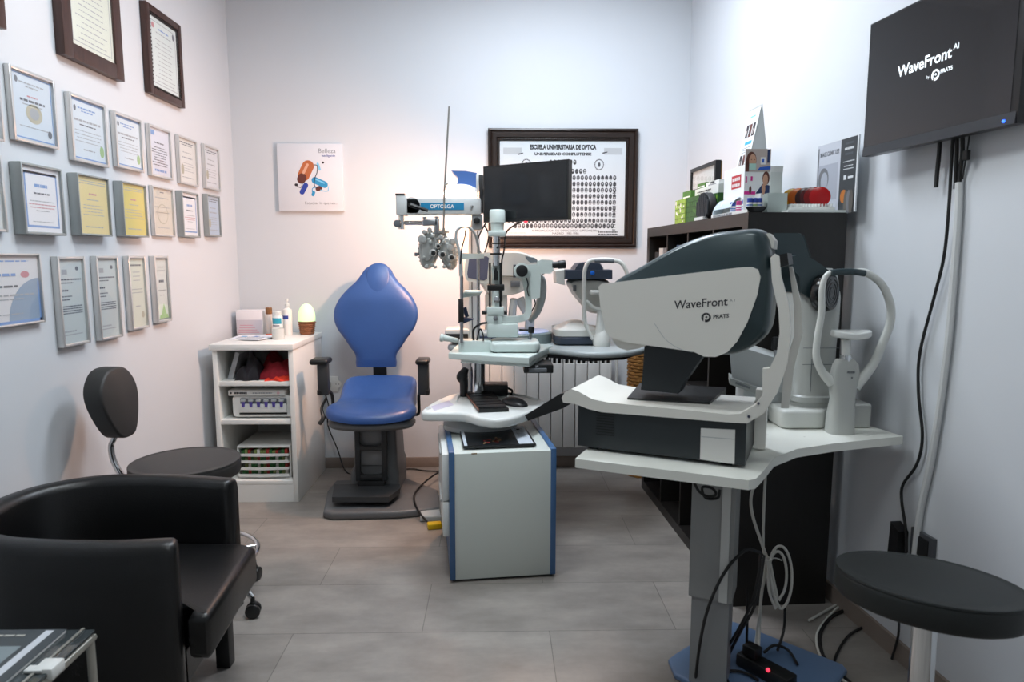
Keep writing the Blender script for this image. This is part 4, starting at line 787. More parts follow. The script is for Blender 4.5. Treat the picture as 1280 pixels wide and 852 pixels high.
# console tray with keyboard
ZK = .655
tr = sp2([(p.x, p.y) for p in [PZ(527, 512, ZK), PZ(545, 500, ZK), PZ(566, 492, ZK), PZ(592, 488, ZK), PZ(622, 488.5, ZK), PZ(650, 493, ZK), PZ(678, 499, ZK), PZ(681, 505, ZK), PZ(664, 513, ZK), PZ(640, 521, ZK), PZ(618, 523.5, ZK), PZ(597, 521, ZK), PZ(580, 516, ZK), PZ(555, 515, ZK), PZ(533, 515, ZK)]], 5)
s = MB(); s.pillow(tr, ZK-.042, ZK, .014, k=5); cons = obj('console', s, white_plastic, unit)
s = MB(); P = [PZ(538.5, 508, ZK), PZ(561, 500.5, ZK), PZ(567, 506, ZK), PZ(543, 513, ZK)]; s.poly([V((p.x, p.y, ZK+.001)) for p in P], (0, 0, -.003), 0); obj('touch_panel', s, mat('panel_lilac', 'b8b4c8', .35), cons)
s = MB(); P = [PZ(532, 510, ZK), PZ(537, 507.7, ZK), PZ(539, 510.5, ZK), PZ(534, 512, ZK)]; s.poly([V((p.x, p.y, ZK+.001)) for p in P], (0, 0, -.003), 0); obj('button', s, mid_grey, cons)
rim = [PZ(571, 502, ZK), PZ(574, 495, ZK), PZ(590, 490, ZK), PZ(622, 490, ZK), PZ(650, 494.5, ZK), PZ(672, 500, ZK), PZ(660, 508, ZK), PZ(640, 516, ZK), PZ(612, 517, ZK), PZ(590, 515, ZK)]
s = MB(); s.tube([V((p.x, p.y, ZK+.001)) for p in rim[:6]], .006, 8); obj('console_rim', s, white_plastic, cons)
s = MB(); c = PZ(578, 528, .56); q = D0+V((.0, 0, 0)); cc = DM @ V((.16, .4, dz)); s.lathe([(.14, 0), (.14, .02), (.1, .05), (.09, ZK-.042-dz)], cc, n=32, sx=1.2); obj('console_foot', s, u_pale, unit)
# keyboard on the console
P = [PZ(581, 490, ZK+.012), PZ(612, 489, ZK+.012), PZ(636, 511, ZK+.012), PZ(598.5, 512.5, ZK+.012)]
o0 = P[3]; eu = (P[2]-P[3]); ev = (P[0]-P[3]); wu = eu.length; wv = ev.length
kbp = lambda u, v, z=0: V((o0.x, o0.y, ZK))+V((eu.x, eu.y, 0))*u+V((ev.x, ev.y, 0))*v+V((0, 0, z))
t = thing('keyboard', 'black computer keyboard lying on the white console', 'keyboard', kbp(.5, .5))
obj('body', MB().poly([kbp(0, 0, .001), kbp(1, 0, .001), kbp(1, 1, .001), kbp(0, 1, .001)], (0, 0, .014), .003), black_plastic, t)
s = MB(); s.tube([kbp(0, 0, .013), kbp(0, 1, .013)], .0035, 8, sm=1); obj('bronze_edge', s, mat('bronze', '8d5c48', .35, .4), t, label='bronze coloured side edge')
for r_ in range(6):
    s = MB()
    for c_ in range(14):
        if r_ == 0 and 3 < c_ < 10 and c_ != 4: continue
        u0, u1, v0, v1 = .03+c_*.067, .03+c_*.067+.058, .05+r_*.152, .05+r_*.152+.125
        if r_ == 0 and c_ == 4: u1 = .03+9*.067+.058
        s.poly([kbp(u0, v0, .0152), kbp(u1, v0, .0152), kbp(u1, v1, .0152), kbp(u0, v1, .0152)], (0, 0, .005), .0015, seg=1)
    obj('key_row', s, mat('key_black', '1c1c1e', .45), t)
t = thing('mouse', 'black computer mouse right of the keyboard on the console', 'mouse', PZ(641, 505, ZK))
c = PZ(643, 505, ZK); q = rotm(rz=R(38)); s = MB(); s.ell(c+V((0, 0, .0)), (.045, .078, .032), q, 24, 12, z0=0); obj('shell', s, mat('mouse_black', '202023', .35), t)
s = MB(); q2 = q @ V((0, .045, 0)); s.cyl(c+q2+V((-.004, 0, .026)), c+q2+V((.004, 0, .026)), .009); obj('scroll_wheel', s, mid_grey, t)
# black handset and box behind the console
s = MB(); x = PY(582, 480, 3.3).x; s.tube([V((x-.005, 3.2, ZK)), V((x-.003, 3.2, ZK+.06)), V((x-.008, 3.2, ZK+.1)), V((x+.008, 3.2, ZK+.135))], [.018, .02, .026, .014], 12); s.ell((x-.012, 3.19, ZK+.095), (.026, .016, .03)); obj_h = single('retinoscope', s, black_plastic, 'black hand instrument standing at the back of the console beside the chrome post', 'hand instrument')
s = MB(); s.box((PY(603, 480, 3.22).x, 3.2, ZK-.0), (PY(635, 480, 3.22).x, 3.32, ZK+.05), .004); s.tube([(PY(634, 480, 3.25).x, 3.25, ZK+.03), (PY(640, 484, 3.25).x, 3.24, ZK+.02), (PY(639, 488, 3.25).x, 3.22, ZK+.005)], .005); single('black_box', s, black_plastic, 'small black box with a lead behind the keyboard', 'box')
s = MB(); a, b = PY(655, 447, 2.99), PY(692, 460, 2.99); s.box((a.x, 3.0, ZT-.086), (b.x, 3.16, ZT-.0485), .004); s.box((a.x+.02, 2.985, ZT-.08), (b.x-.03, 3.0, ZT-.062), .003, 1); s.box((a.x+.05, 2.99, ZT-.06), (a.x+.065, 3.02, ZT-.05), .002, 2); obj('power_supply', s, [black_plastic, u_dgrey, steel], unit)
# ------------------------------------------------------------------ monitor in front of the graduation board
p = [PY(604, 207, 3.22), PY(711, 200, 2.97)]; a = p[0]; b = p[1]
e1 = V((b.x-a.x, b.y-a.y, 0)); mw = e1.length; e1.normalize(); e3 = V((0, 0, 1)); e2_ = e3.cross(e1)   # points away from the camera
zt = (PY(604, 207, 3.22).z+PY(711, 200, 2.97).z)/2; zb = (PY(606, 277.5, 3.22).z+PY(710.5, 275, 2.97).z)/2; mh = zt-zb
t = thing('monitor', 'black monitor on the examination unit hanging before the graduation board', 'monitor', (a.x+e1.x*mw/2, a.y+e1.y*mw/2, zb))
mon = lambda u, v, d=0: V((a.x, a.y, zb))+e1*u+e3*v+e2_*d
gloss_black = mat('glossy_black', '0c0d0e', .12)
s = MB(); s.poly([mon(0, 0), mon(mw, 0), mon(mw, mh), mon(0, mh)], e2_*.03, .004); s.poly([mon(mw*.2, mh*.2, .03), mon(mw*.8, mh*.2, .03), mon(mw*.8, mh*.8, .03), mon(mw*.2, mh*.8, .03)], e2_*.02, .006); obj('casing', s, black_plastic, t)
s = MB(); s.poly([mon(.008, .014, -.001), mon(mw-.008, .014, -.001), mon(mw-.008, mh-.008, -.001), mon(.008, mh-.008, -.001)], e2_*.003); obj('screen', s, mat('screen_off', '111316', .1), t)
s = MB(); s.ell(mon(mw*.51, -.003, .006), (.008, .006, .006), n=12, m=8); obj('power_light', s, red_led, t)
s = MB(); pbx(s, 598.5, 218, 604, 266, 3.3, .06, .003); s.tube([PY(601, 240, 3.34), mon(mw*.25, mh*.5, .055), mon(mw*.5, mh*.5, .05)], .016); obj('mount', s, black_plastic, t)
s = MB(); s.tube([mon(mw*.4, .0, .035), PY(633, 290, 3.25), PY(630, 313, 3.25), PY(627, 330, 3.3), V((PY(627, 330, 3.3).x, 3.32, 1.1))], .004); s.tube([mon(.02, .05, .04), PY(597, 300, 3.3), PY(604, 318, 3.29), PY(611, 295, 3.29), PY(606, 282, 3.27)][::-1], .0035); obj('lead', s, black_rubber, t)
# ------------------------------------------------------------------ slit lamp
SY = 3.12; ks = SY/F
sl = thing('slit_lamp', 'pale grey green slit lamp microscope on the front instrument table', 'slit lamp', (PY(625, 440, SY).x, SY, ZT))
mm = mint_metal
s = MB(); zc = lambda y: PY(620, y, SY).z
cx = PY(621.8, 300, SY).x
s.lathe([(7.6*ks, zc(294)), (8.4*ks, zc(278.5)), (9.8*ks, zc(278)), (9.6*ks, zc(263.5)), (8.6*ks, zc(262)), (0.01, zc(261.7))], (cx, SY, 0), n=28); lh = obj('lamp_housing', s, mm, sl)
s = MB(); pbx(s, 610, 288, 632, 295, SY-.04, .08, .006); obj('lamp_flange', s, mm, lh)
s = MB(); pc(s, 620.3, 295, 620.3, 316, 5, SY); pc(s, 620.3, 318, 620.3, 332, 4.6, SY); obj('lamp_stem', s, chrome, sl)
s = MB(); pc(s, 620, 303, 620, 305, 5.3, SY, mi=0); pc(s, 619.8, 316, 619.8, 318.4, 7.4, SY); obj('dial_ring', s, black_plastic, sl); s = MB(); dial(s, 622, 309, 1.5, SY-.018, .006); obj('screw', s, black_plastic, sl)
s = MB(); pbx(s, 614.2, 330, 626, 356, SY+.01, .03, .003); s.lathe([(4.9*ks, zc(384)), (4.9*ks, zc(362))], (PY(619.6, 370, SY).x, SY, 0), n=20); obj('illumination_column', s, mm, sl)
for x in (612.3, 625.6): s = MB(); pc(s, x, 384, x, 328, 1.4, SY-.005, n=10); obj('guide_rod', s, black_plastic, sl)
s = MB(); pxp(s, [(617, 350), (622.5, 350), (622.5, 340), (620, 334), (617.5, 338)], SY-.012, .03, .003); pbx(s, 609, 355.5, 630.5, 363, SY-.02, .05, .004); obj('prism_carriage', s, black_plastic, sl)
s = MB(); dial(s, 620.8, 374, 3.9, SY-.014, .014); obj('slit_knob', s, chrome, sl)
s = MB(); pbx(s, 608.6, 383.5, 630, 393.5, SY-.03, .07, .005); pbx(s, 608.3, 392.5, 627.5, 405, SY-.025, .08, .006); obj('pivot_block', s, mm, sl)
s = MB(); pc(s, 602.3, 390.3, 608.6, 390.3, 2.6, SY); pc(s, 630, 390.3, 634, 390.3, 2.6, SY); obj('pivot_knob', s, black_plastic, sl); s = MB(); dial(s, 619.5, 397.5, 3, SY-.026, .014); obj('lock_screw', s, steel, sl)
# microscope arm and body
s = MB(); P = [(624, 399, 0), (648, 399, .02), (659, 394, .05), (661, 380, .06), (659, 362, .06), (655.5, 348, .06)]
rings = []
for i, p in enumerate(spline([V((x, y, d)) for x, y, d in P], 5)):
    q = spline([V((x, y, d)) for x, y, d in P], 5); tn = (q[min(i+1, len(q)-1)]-q[max(0, i-1)]); n2 = V((-tn.y, tn.x, 0)).normalized()*3.9
    A = PY(p.x+n2.x, p.y+n2.y, SY+p.z-.02); B = PY(p.x-n2.x, p.y-n2.y, SY+p.z-.02); rings.append([A, B, B+V((0, .045, 0)), A+V((0, .045, 0))])
s.loft(rings); obj('microscope_arm', s, mm, sl)
s = MB(); P = [(665, 345), (675, 350), (677, 368), (672, 388), (662, 402)]
s.tube([PY(x, y, SY+.11) for x, y in P], [.028, .026, .022, .018, .012], 12); obj('rear_arm', s, mid_grey, sl)
s = MB(); pxp(s, [(643, 334), (648, 330), (660, 331), (675, 330), (676, 345), (675, 372), (664, 374), (661.5, 347), (648, 347), (643, 344)], SY+.015, .075, .008); mb_ = obj('microscope_body', s, mm, sl)
s = MB(); dial(s, 652, 338.3, 9.6, SY+.015, .018, n=30); obj('magnification_ring', s, mm, mb_); s = MB(); dial(s, 652.3, 338.3, 7.4, SY-.003, .014, n=28); obj('magnification_knob', s, black_plastic, mb_)
s = MB(); pc(s, 641.5, 338.5, 645, 338.5, 8, SY+.05); obj('objective', s, black_plastic, mb_)
s = MB(); pxp(s, [(672, 326), (678, 324), (691, 325), (692, 338), (688, 342), (672, 341)], SY+.02, .07, .008); obj('eyepiece_head', s, mm, mb_)
for d in (0.0, .055): s = MB(); pc(s, 690, 331.2, 698, 330.7, 4.2, SY+.03+d); pc(s, 697, 330.7, 707, 330, 5.2, SY+.03+d, bev=1); obj('eyepiece', s, black_plastic, mb_)
s = MB(); pxp(s, [(657, 320), (668, 322), (672, 325), (671, 327.5), (663, 328), (657.5, 323)], SY+.06, .05, .004); obj('hood', s, u_dgrey, mb_)
s = MB(); pt(s, [(658, 347, 0), (660, 355, -.01), (659, 362, 0), (661, 370, 0.01)], .7, SY+.02); pt(s, [(668, 374, .05), (669, 380, .04), (664, 390, .04)], .8, SY); obj('lead', s, black_rubber, sl)
# base
s = MB(); pbx(s, 608.6, 404.5, 648, 421.5, SY-.03, .11, .008); obj('stage', s, mm, sl)
s = MB(); a = PY(613, 424, SY-.09); b = PY(675.5, 438, SY-.09)
s.pillow(rrect(b.x-a.x, .2, .03, 6, (a.x+b.x)/2, SY+.01), ZT+.003, ZT+.048, .014); obj('base', s, mm, sl)
s = MB(); 
for x in (a.x+.02, b.x-.02): s.cyl((x, SY-.05, ZT), (x, SY+.07, ZT), .0)if 0 else s.box((x-.01, SY-.07, ZT), (x+.01, SY+.09, ZT+.006))
obj('base_wheel', s, black_rubber, sl)
s = MB(); pbx(s, 573, 426, 614, 440.5, SY-.05, .1, .004); b1 = obj('rail_cover', s, mm, sl)
s = MB(); pc(s, 551, 421.5, 573, 425.5, 4.2, SY-.02, 2.8, bev=1); pc(s, 550, 421.5, 555, 422.3, 5, SY-.02, bev=1.2); obj('rail_end', s, mm, sl)
s = MB(); pc(s, 662, 424, 664, 414, 2.3, SY-.04, 1.8); obj('joystick', s, steel, sl); s = MB(); pc(s, 663.7, 416, 664.3, 408, 3.8, SY-.04, bev=.8); obj('joystick_grip', s, black_plastic, sl)
s = MB(); pc(s, 649, 412, 662, 412.5, 1.3, SY+.02); obj('axle', s, black_plastic, sl)
# chin rest frame
s = MB(); pc(s, 577, 428, 577, 345, 2.2, SY-.06, n=14); pc(s, 597.7, 428, 597.7, 322, 2, SY+.06, n=14); obj('chin_rest_post', s, steel, sl)
s = MB(); s.poly([PY(576, 316, SY-.06), PY(605, 317.5, SY+.06), PY(605, 322.5, SY+.06), PY(576, 324, SY-.06)], (0, .012, 0), .003); obj('forehead_band', s, mat('band_pale', 'cfd6d0', .5), sl)
s = MB(); s.poly([PY(575, 366, SY-.06), PY(601, 363, SY+.06), PY(601, 368.5, SY+.06), PY(575, 372.5, SY-.06)], (0, .02, 0), .004); s.pillow(sp2([(PY(590, 360, SY).x-.03, SY-.04), (PY(590, 360, SY).x+.04, SY-.04), (PY(590, 360, SY).x+.04, SY+.06), (PY(590, 360, SY).x-.03, SY+.06)]), zc(366), zc(363), .004); obj('chin_cup', s, mm, sl)
s = MB(); pt(s, [(569.8, 300, 0), (571, 288, 0), (579, 283.5, 0), (588, 285, .0), (595, 296, .02), (599, 316, .06)], 1.6, SY-.06); pt(s, [(569.8, 299), (573, 310), (575.5, 322), (576.3, 345)], [1.9, 1.9, 2.4, 2.6], SY-.06); obj('handrail', s, mid_grey, sl)
s = MB(); pt(s, [(582, 287), (581, 296), (577, 312), (575.5, 330)], .9, SY-.085); obj('handle_lead', s, black_rubber, sl)
s = MB(); pc(s, 576.5, 402, 576, 373, 3.6, SY-.06, 3.2, bev=1); obj('foam_grip', s, black_rubber, sl)
s = MB(); pc(s, 580, 384, 584, 396, 3, SY+.0, 2.4); pxp(s, [(572, 403), (578, 397), (592, 399), (578, 405)], SY-.05, .06, .004); obj('fixation_lamp', s, [mat('navy_plastic', '28334d', .4)], sl)
s = MB(); pt(s, [(592, 425), (592, 412), (600, 405), (609, 403)], 1.4, SY-.03); pt(s, [(596, 425), (600, 411), (604, 419), (604, 426)], .9, SY-.05); obj('cable', s, black_rubber, sl)
# ------------------------------------------------------------------ autorefractor behind the slit lamp
AY = 3.5; ka = AY/F
t = thing('autorefractor', 'cream autorefractor with purple grey screen behind the slit lamp', 'autorefractor', (PY(630, 430, AY).x, AY, ZT-.006))
def shell(mb, secs, Y0, Y1, taper=.8, n=8, mi=0):
    """outline given by picture points, swelling towards the middle of its depth"""
    rings = []
    for j in range(n+1):
        v = j/n; f_ = taper+(1-taper)*sin(pi*v)**.5; cx_ = sum(p[0] for p in secs)/len(secs); cy_ = sum(p[1] for p in secs)/len(secs)
        rings.append([PY(cx_+(x-cx_)*f_, cy_+(y-cy_)*f_, Y0)+V((0, (Y1-Y0)*v, 0)) for x, y in secs])
    return mb.loft(rings, mi)
body = [(598, 330), (604, 320), (622, 314.5), (648, 314), (665, 319), (676, 327), (680, 337), (676, 345), (600, 346)]
s = MB(); shell(s, [(p.x, p.y) for p in spline([V((x, y, 0)) for x, y in body], 4, True)], AY-.05, AY+.2, .86); obj('upper_housing', s, cream_plastic, t)
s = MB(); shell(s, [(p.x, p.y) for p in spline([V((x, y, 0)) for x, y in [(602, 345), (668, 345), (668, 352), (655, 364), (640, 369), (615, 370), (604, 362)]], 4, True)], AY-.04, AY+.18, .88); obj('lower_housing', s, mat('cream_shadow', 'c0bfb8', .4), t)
s = MB(); pbx(s, 638, 351, 650, 358, AY-.055, .03, .002); obj('slot', s, u_dgrey, t)
s = MB(); s.box((PY(606, 380, AY).x, AY-.02, ZT+.02), (PY(634, 380, AY).x, AY+.14, PY(606, 366, AY).z), .015); obj('pillar', s, cream_plastic, t)
q = [(584, 317), (613, 315), (616, 330), (614, 350), (608, 355), (584, 351), (580.5, 344), (581.5, 330)]
s = MB(); pxp(s, q, 3.27, .04, .008); sc_ = obj('screen_housing', s, cream_plastic, t)
s = MB(); pxp(s, [(586.5, 321.5), (608, 320), (611, 322), (609, 348), (605, 350.5), (585, 347), (584, 342)], 3.267, .006, .002); obj('screen', s, mat('screen_purple', '5a5c70', .2), sc_)
s = MB(); s.pillow(rrect(PY(645, 400, 3.4).x-PY(560, 400, 3.4).x, .3, .04, 6, (PY(645, 400, 3.4).x+PY(560, 400, 3.4).x)/2, 3.56), ZT-.004, ZT+.06, .02); bs = obj('base', s, mid_grey, t)
s = MB(); s.box((PY(556, 400, 3.38).x, 3.36, ZT+.02), (PY(587, 400, 3.38).x, 3.5, ZT+.075), .012); obj('printer', s, u_pale, bs); s = MB(); s.box((PY(557.5, 400, 3.36).x, 3.352, ZT+.022), (PY(585, 400, 3.36).x, 3.362, ZT+.052), .003); obj('paper_slot', s, black_plastic, bs)
s = MB(); s.box((PY(598, 400, 3.4).x, 3.39, ZT+.01), (PY(627, 400, 3.4).x, 3.412, ZT+.035), .003); obj('front_strip', s, mat('navy_plastic', '28334d', .4), bs)
s = MB(); a = PY(640, 385, AY).x; s.tube([(a, AY+.02, ZT+.05), (a+.0, AY+.02, 1.0), (a+.01, AY, 1.1)], .02); s.tube([(a+.09, AY+.06, ZT+.03), (a+.09, AY+.05, 1.0), (a+.04, AY+.04, 1.1)], .025); obj('side_strut', s, cream_plastic, t)
# ------------------------------------------------------------------ tonometer on the rear table
TY = 3.42; kt = TY/F
t = thing('tonometer', 'cream tonometer with navy head and arched forehead rest on the rear table', 'tonometer', (PY(735, 430, TY).x, TY, ZT-.006))
navy = mat('slate_plastic', '343d4c', .4)
a = PY(693.5, 420, TY-.06).x; b = PY(752, 420, TY-.06).x
ol = rrect(b-a, .3, .05, 5, (a+b)/2, TY+.06)
s = MB(); s.pillow(ol, ZT-.002, ZT+.04, .012); obj('base_band', s, navy, t)
s = MB(); s.pillow([((a+b)/2+(x-(a+b)/2)*.99, TY+.06+(y-TY-.06)*.99) for x, y in ol], ZT+.035, ZT+.075, .035, k=6, crown=.035); bs = obj('base_shell', s, cream_plastic, t)
s = MB()
for i in range(4): s.box((PY(723+i*6, 418, TY-.08).x, TY-.07, ZT+.045), (PY(726+i*6, 418, TY-.08).x, TY-.05, ZT+.062), .002)
obj('button', s, mid_grey, bs)
s = MB(); 
for x in (a+.04, b-.04): s.cyl((x, TY, ZT-.007), (x, TY, ZT), .012)
obj('foot', s, black_rubber, t)
s = MB(); shell(s, [(x, y) for x, y in [(705, 337), (767, 337), (767, 349), (705, 349)]], TY-.06, TY+.14, .95); obj('head', s, navy, t)
s = MB(); shell(s, [(715, 340), (717, 334), (722, 328.5), (738, 327), (752, 328.5), (756, 334), (757, 340)], TY-.05, TY+.12, .85); obj('head_dome', s, navy, t)
s = MB(); dial(s, 740.5, 341, 2.8, TY-.06, .004, n=20); obj('blue_badge', s, mat('badge_blue', '1e6fd8', .3), t)
s = MB(); shell(s, [(694, 338), (706, 336), (706, 350), (707, 357), (695, 354)], TY-.04, TY+.14, .9); obj('eye_shield', s, cream_plastic, t)
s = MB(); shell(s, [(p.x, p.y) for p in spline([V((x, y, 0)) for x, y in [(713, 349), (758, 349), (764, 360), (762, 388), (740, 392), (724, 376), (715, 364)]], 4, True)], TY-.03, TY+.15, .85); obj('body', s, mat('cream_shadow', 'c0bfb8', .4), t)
s = MB(); pbx(s, 716.5, 356, 720.5, 364, TY-.04, .02, .002); obj('grille_or_shade', s, u_dgrey, t)
s = MB(); pt(s, [(741, 424), (733, 408), (730.5, 395), (730, 360), (731, 338), (736, 327), (746, 324.5), (762, 324.5), (776, 328), (783, 339), (785, 352)], [2.2, 2.4, 2.6, 2.6, 2.6, 2.6, 2.6, 2.6, 2.6, 2.6, 2.4], TY-.1, n=12); fr_ = obj('forehead_arch', s, cream_plastic, t); s = MB(); pt(s, [(743, 326.2), (754, 325.8), (767, 326.4)], 2.7, TY-.106); obj('forehead_pad', s, u_dgrey, fr_)
s = MB(); pc(s, 752, 437, 750, 388, 10, TY-.09, 3.5, dy=0); s.lathe([(.042, ZT-.006), (.045, ZT+.02), (.03, ZT+.06), (.012, ZT+.1)], (PY(752, 430, TY-.09).x, TY-.09, 0), n=24); obj('chin_rest_column', s, cream_plastic, t)
s = MB(); pt(s, [(733, 376), (742, 384), (752, 386), (766, 382)], 2.2, TY-.1); pbx(s, 738, 363, 757, 368, TY-.12, .05, .006); obj('chin_rest', s, cream_plastic, t)
s = MB(); pt(s, [(750, 432, 0), (768, 430, 0.02), (771, 420, .02), (764, 412, .05)], .9, TY+.0); obj('lead', s, black_rubber, t)
# ------------------------------------------------------------------ two-instrument table at the right
ZW = .75
WO = V((.658, 1.753, 0)); WA = R(-26); WE1 = V((cos(WA), sin(WA), 0)); WE2 = V((-sin(WA), cos(WA), 0)); EZ = V((0, 0, 1))
def WP(u, d, z): return WO+WE1*u+WE2*d+EZ*z
def WQ(x, y, d=0): return PP(x, y, WO+WE2*d, WE2)
def wbox(mb, u0, u1, d0, d1, z0, z1, bev=.004, mi=0):
    return mb.poly([WP(u0, d0, z0), WP(u1, d0, z0), WP(u1, d1, z0), WP(u0, d1, z0)], EZ*(z1-z0), bev, mi)
def wpoly(mb, pts, d, dep, bev=.004, mi=0, seg=2): return mb.poly([WQ(x, y, d) for x, y in pts], WE2*dep, bev, mi, seg)
def fit(mb, s, p0, p1, up, mi=0, bold=0, hscale=1):
    """lettering from p0 to p1 on a surface"""
    cu = bpy.data.curves.new('t', 'FONT'); cu.body = s; cu.size = 1; cu.offset = bold; cu.resolution_u = 4
    o = bpy.data.objects.new('t', cu); C.objects.link(o); bpy.context.view_layer.update()
    me = bpy.data.meshes.new_from_object(o.evaluated_get(bpy.context.evaluated_depsgraph_get()))
    x0 = min(v.co.x for v in me.vertices); x1 = max(v.co.x for v in me.vertices); k = 1/(x1-x0); d = p1-p0; L = d.length
    mb.add([p0+d*((v.co.x-x0)*k)+up*(v.co.y*k*L*hscale) for v in me.vertices], [tuple(p.vertices) for p in me.polygons], mi)
    bpy.data.objects.remove(o); bpy.data.curves.remove(cu); bpy.data.meshes.remove(me)
tt = thing('instrument_table', 'white height adjustable instrument table on a grey column at the right', 'instrument table', (.66, 2.0, 0))
pts = [PZ(x, y, ZW) for x, y in [(719, 573), (936, 600), (945, 598), (953, 590), (968, 572), (996, 561), (1042, 554), (1129, 545), (1094, 534)]]
pts = [V((p.x, p.y, ZW)) for p in pts]
pts[7].x = min(pts[7].x, xr(pts[7].y)-.01)
pts += [V((1.2, 2.33, ZW)), V((.75, 2.39, ZW)), V((.42, 2.3, ZW))]
s = MB(); s.poly(pts[::1], EZ*-.026, .006); obj('tabletop', s, mat('table_white', 'e4e5dd', .3), tt)
cgrey = mat('column_grey', '8f9190', .42)
def cbox(mb, u0, u1, d0, d1, z0, z1, bev=.004): return wbox(mb, u0, u1, d0, d1, z0, z1, bev)
cu0 = -.185; cd0 = .19
c0 = WQ(864, 640, .13); uu = (c0-WO).dot(WE1)
s = MB(); wbox(s, uu, uu+.125, .13, .25, .30, ZW-.03, .006); col_ = obj('column_upper', s, cgrey, tt)
s = MB(); wbox(s, uu+.088, uu+.112, .124, .135, .30, ZW-.035, .002); obj('column_strip', s, mat('column_pale', 'c5c7c4', .4), col_)
s = MB(); wbox(s, uu+.008, uu+.117, .138, .242, .02, .31, .006); obj('column_lower', s, mat('column_lower_grey', '868889', .42), tt)
s = MB(); wbox(s, uu-.05, uu+.18, .08, .3, ZW-.05, ZW-.026, .004); obj('table_bracket', s, mid_grey, tt)
s = MB(); s.pillow([(.824, 2.29), (.85, 2.275), (1.1, 2.02), (1.1, 1.99), (.83, 1.72), (.79, 1.72), (.55, 1.98), (.55, 2.06), (.58, 2.09)], 0, .022, .008); obj('base_plate', s, mat('base_blue', '5f7899', .4), tt)
# ------------------------------------------------------------------ wavefront analyser
wf = thing('wavefront_analyser', 'large white and dark eye analyser with lettered side in the right foreground', 'eye analyser', WP(-.23, .12, ZW))
box_m = mat('analyser_dark_grey', '23292c', .42); wwhite = mat('analyser_white', 'e4e2da', .36)
s = MB(); wbox(s, -.47, 0, 0, .245, ZW+.01, .89, .008); bx_ = obj('base_box', s, box_m, wf)
s = MB()
for u in (-.43, -.05): wbox(s, u-.015, u+.015, .02, .05, ZW, ZW+.012, .002); wbox(s, u-.015, u+.015, .19, .22, ZW, ZW+.012, .002)
obj('foot', s, black_rubber, bx_)
s = MB(); a = WQ(876, 534); b = WQ(920, 580); 
wpoly(s, [(876, 535), (919, 537), (918, 580), (875, 574)], -.0015, .004, .001); obj('blank_label', s, mat('label_white', 'd6d5d1', .5), bx_)
s = MB(); wpoly(s, [(876.5, 545), (918.5, 548.5), (918.5, 549.3), (876.5, 546)], -.0018, .001, 0); obj('label_seam', s, mid_grey, bx_)
s = MB()
for k in range(9): wbox(s, -.415+.0, -.36, -.0012, .002, .80+k*.008, .803+k*.008, 0)
obj('vent', s, mat('vent_black', '0d0f10', .6), bx_)
# white tray: profile drawn along its front edge, extruded to the back
prof = [(704, 503), (702, 497), (706, 490), (714, 486), (723, 489), (741, 499), (762, 503), (904, 517), (934, 519), (934, 529), (914, 528), (752, 515), (735, 511), (720, 505)]
s = MB(); wpoly(s, prof, -.012, .262, .005, seg=3); tray_ = obj('tray', s, wwhite, wf)
# chin rest frame: two arms, foot panel, forehead rest
arm_o = [(934, 529), (912, 528), (902, 518), (925, 517), (944, 506), (953, 494), (953, 461), (962, 460), (971, 441), (974.5, 415), (973, 388), (965, 352), (963, 322), (968, 317), (974, 320), (976, 345), (985, 378), (988.5, 415), (984, 455), (972, 490), (955, 516)]
s = MB(); wpoly(s, arm_o, -.014, .03, .006, seg=3); obj('chin_rest_arm', s, wwhite, wf)
s = MB()
for x, y in ((936, 520.5), (948, 504)): s.cyl(WQ(x, y, -.018), WQ(x, y, -.01), .0035, n=12)
obj('arm_screw', s, mat('screw_navy', '2a2d45', .4), wf)
f_ = [(986, 333), (990.5, 333), (1001.5, 379), (1003, 418), (992, 461), (986, 510), (976, 510), (980, 461), (993, 418), (992, 379)]
s = MB(); wpoly(s, f_, .225, .025, .006, seg=3); obj('chin_rest_arm', s, wwhite, wf)
s = MB(); wbox(s, .002, .034, .205, .245, ZW+.004, .93, .008); obj('foot_panel', s, wwhite, wf)
s = MB(); wpoly(s, [(970, 319), (984, 316), (986, 331), (972, 335)], -.0, .23, .006); obj('forehead_rest', s, black_plastic, wf)
s = MB(); s.cyl(WQ(969, 462, .04), WQ(969.5, 436, .04), .004, n=10, mi=1); s.cyl(WQ(969.5, 437, .04), WQ(969.5, 421, .04), .011, .009, bev=.003); obj('height_knob', s, [black_plastic, steel], wf)
# slide plate and neck
def top(x, y, z): return PZ(x, y, z)
zt_ = WQ(850, 513, 0).z
s = MB(); P = [PZ(784, 497, zt_+.012), PZ(887, 502.5, zt_+.012), PZ(908, 484, zt_+.012), PZ(800, 478.5, zt_+.012)]; s.poly(P, EZ*-.026, .005); obj('slide_plate', s, black_plastic, wf)
s = MB(); wpoly(s, [(806, 425), (880, 425), (877, 447), (853, 481), (848, 492), (801, 487), (803, 470)], .09, .08, .006); nk = obj('neck', s, box_m, wf)
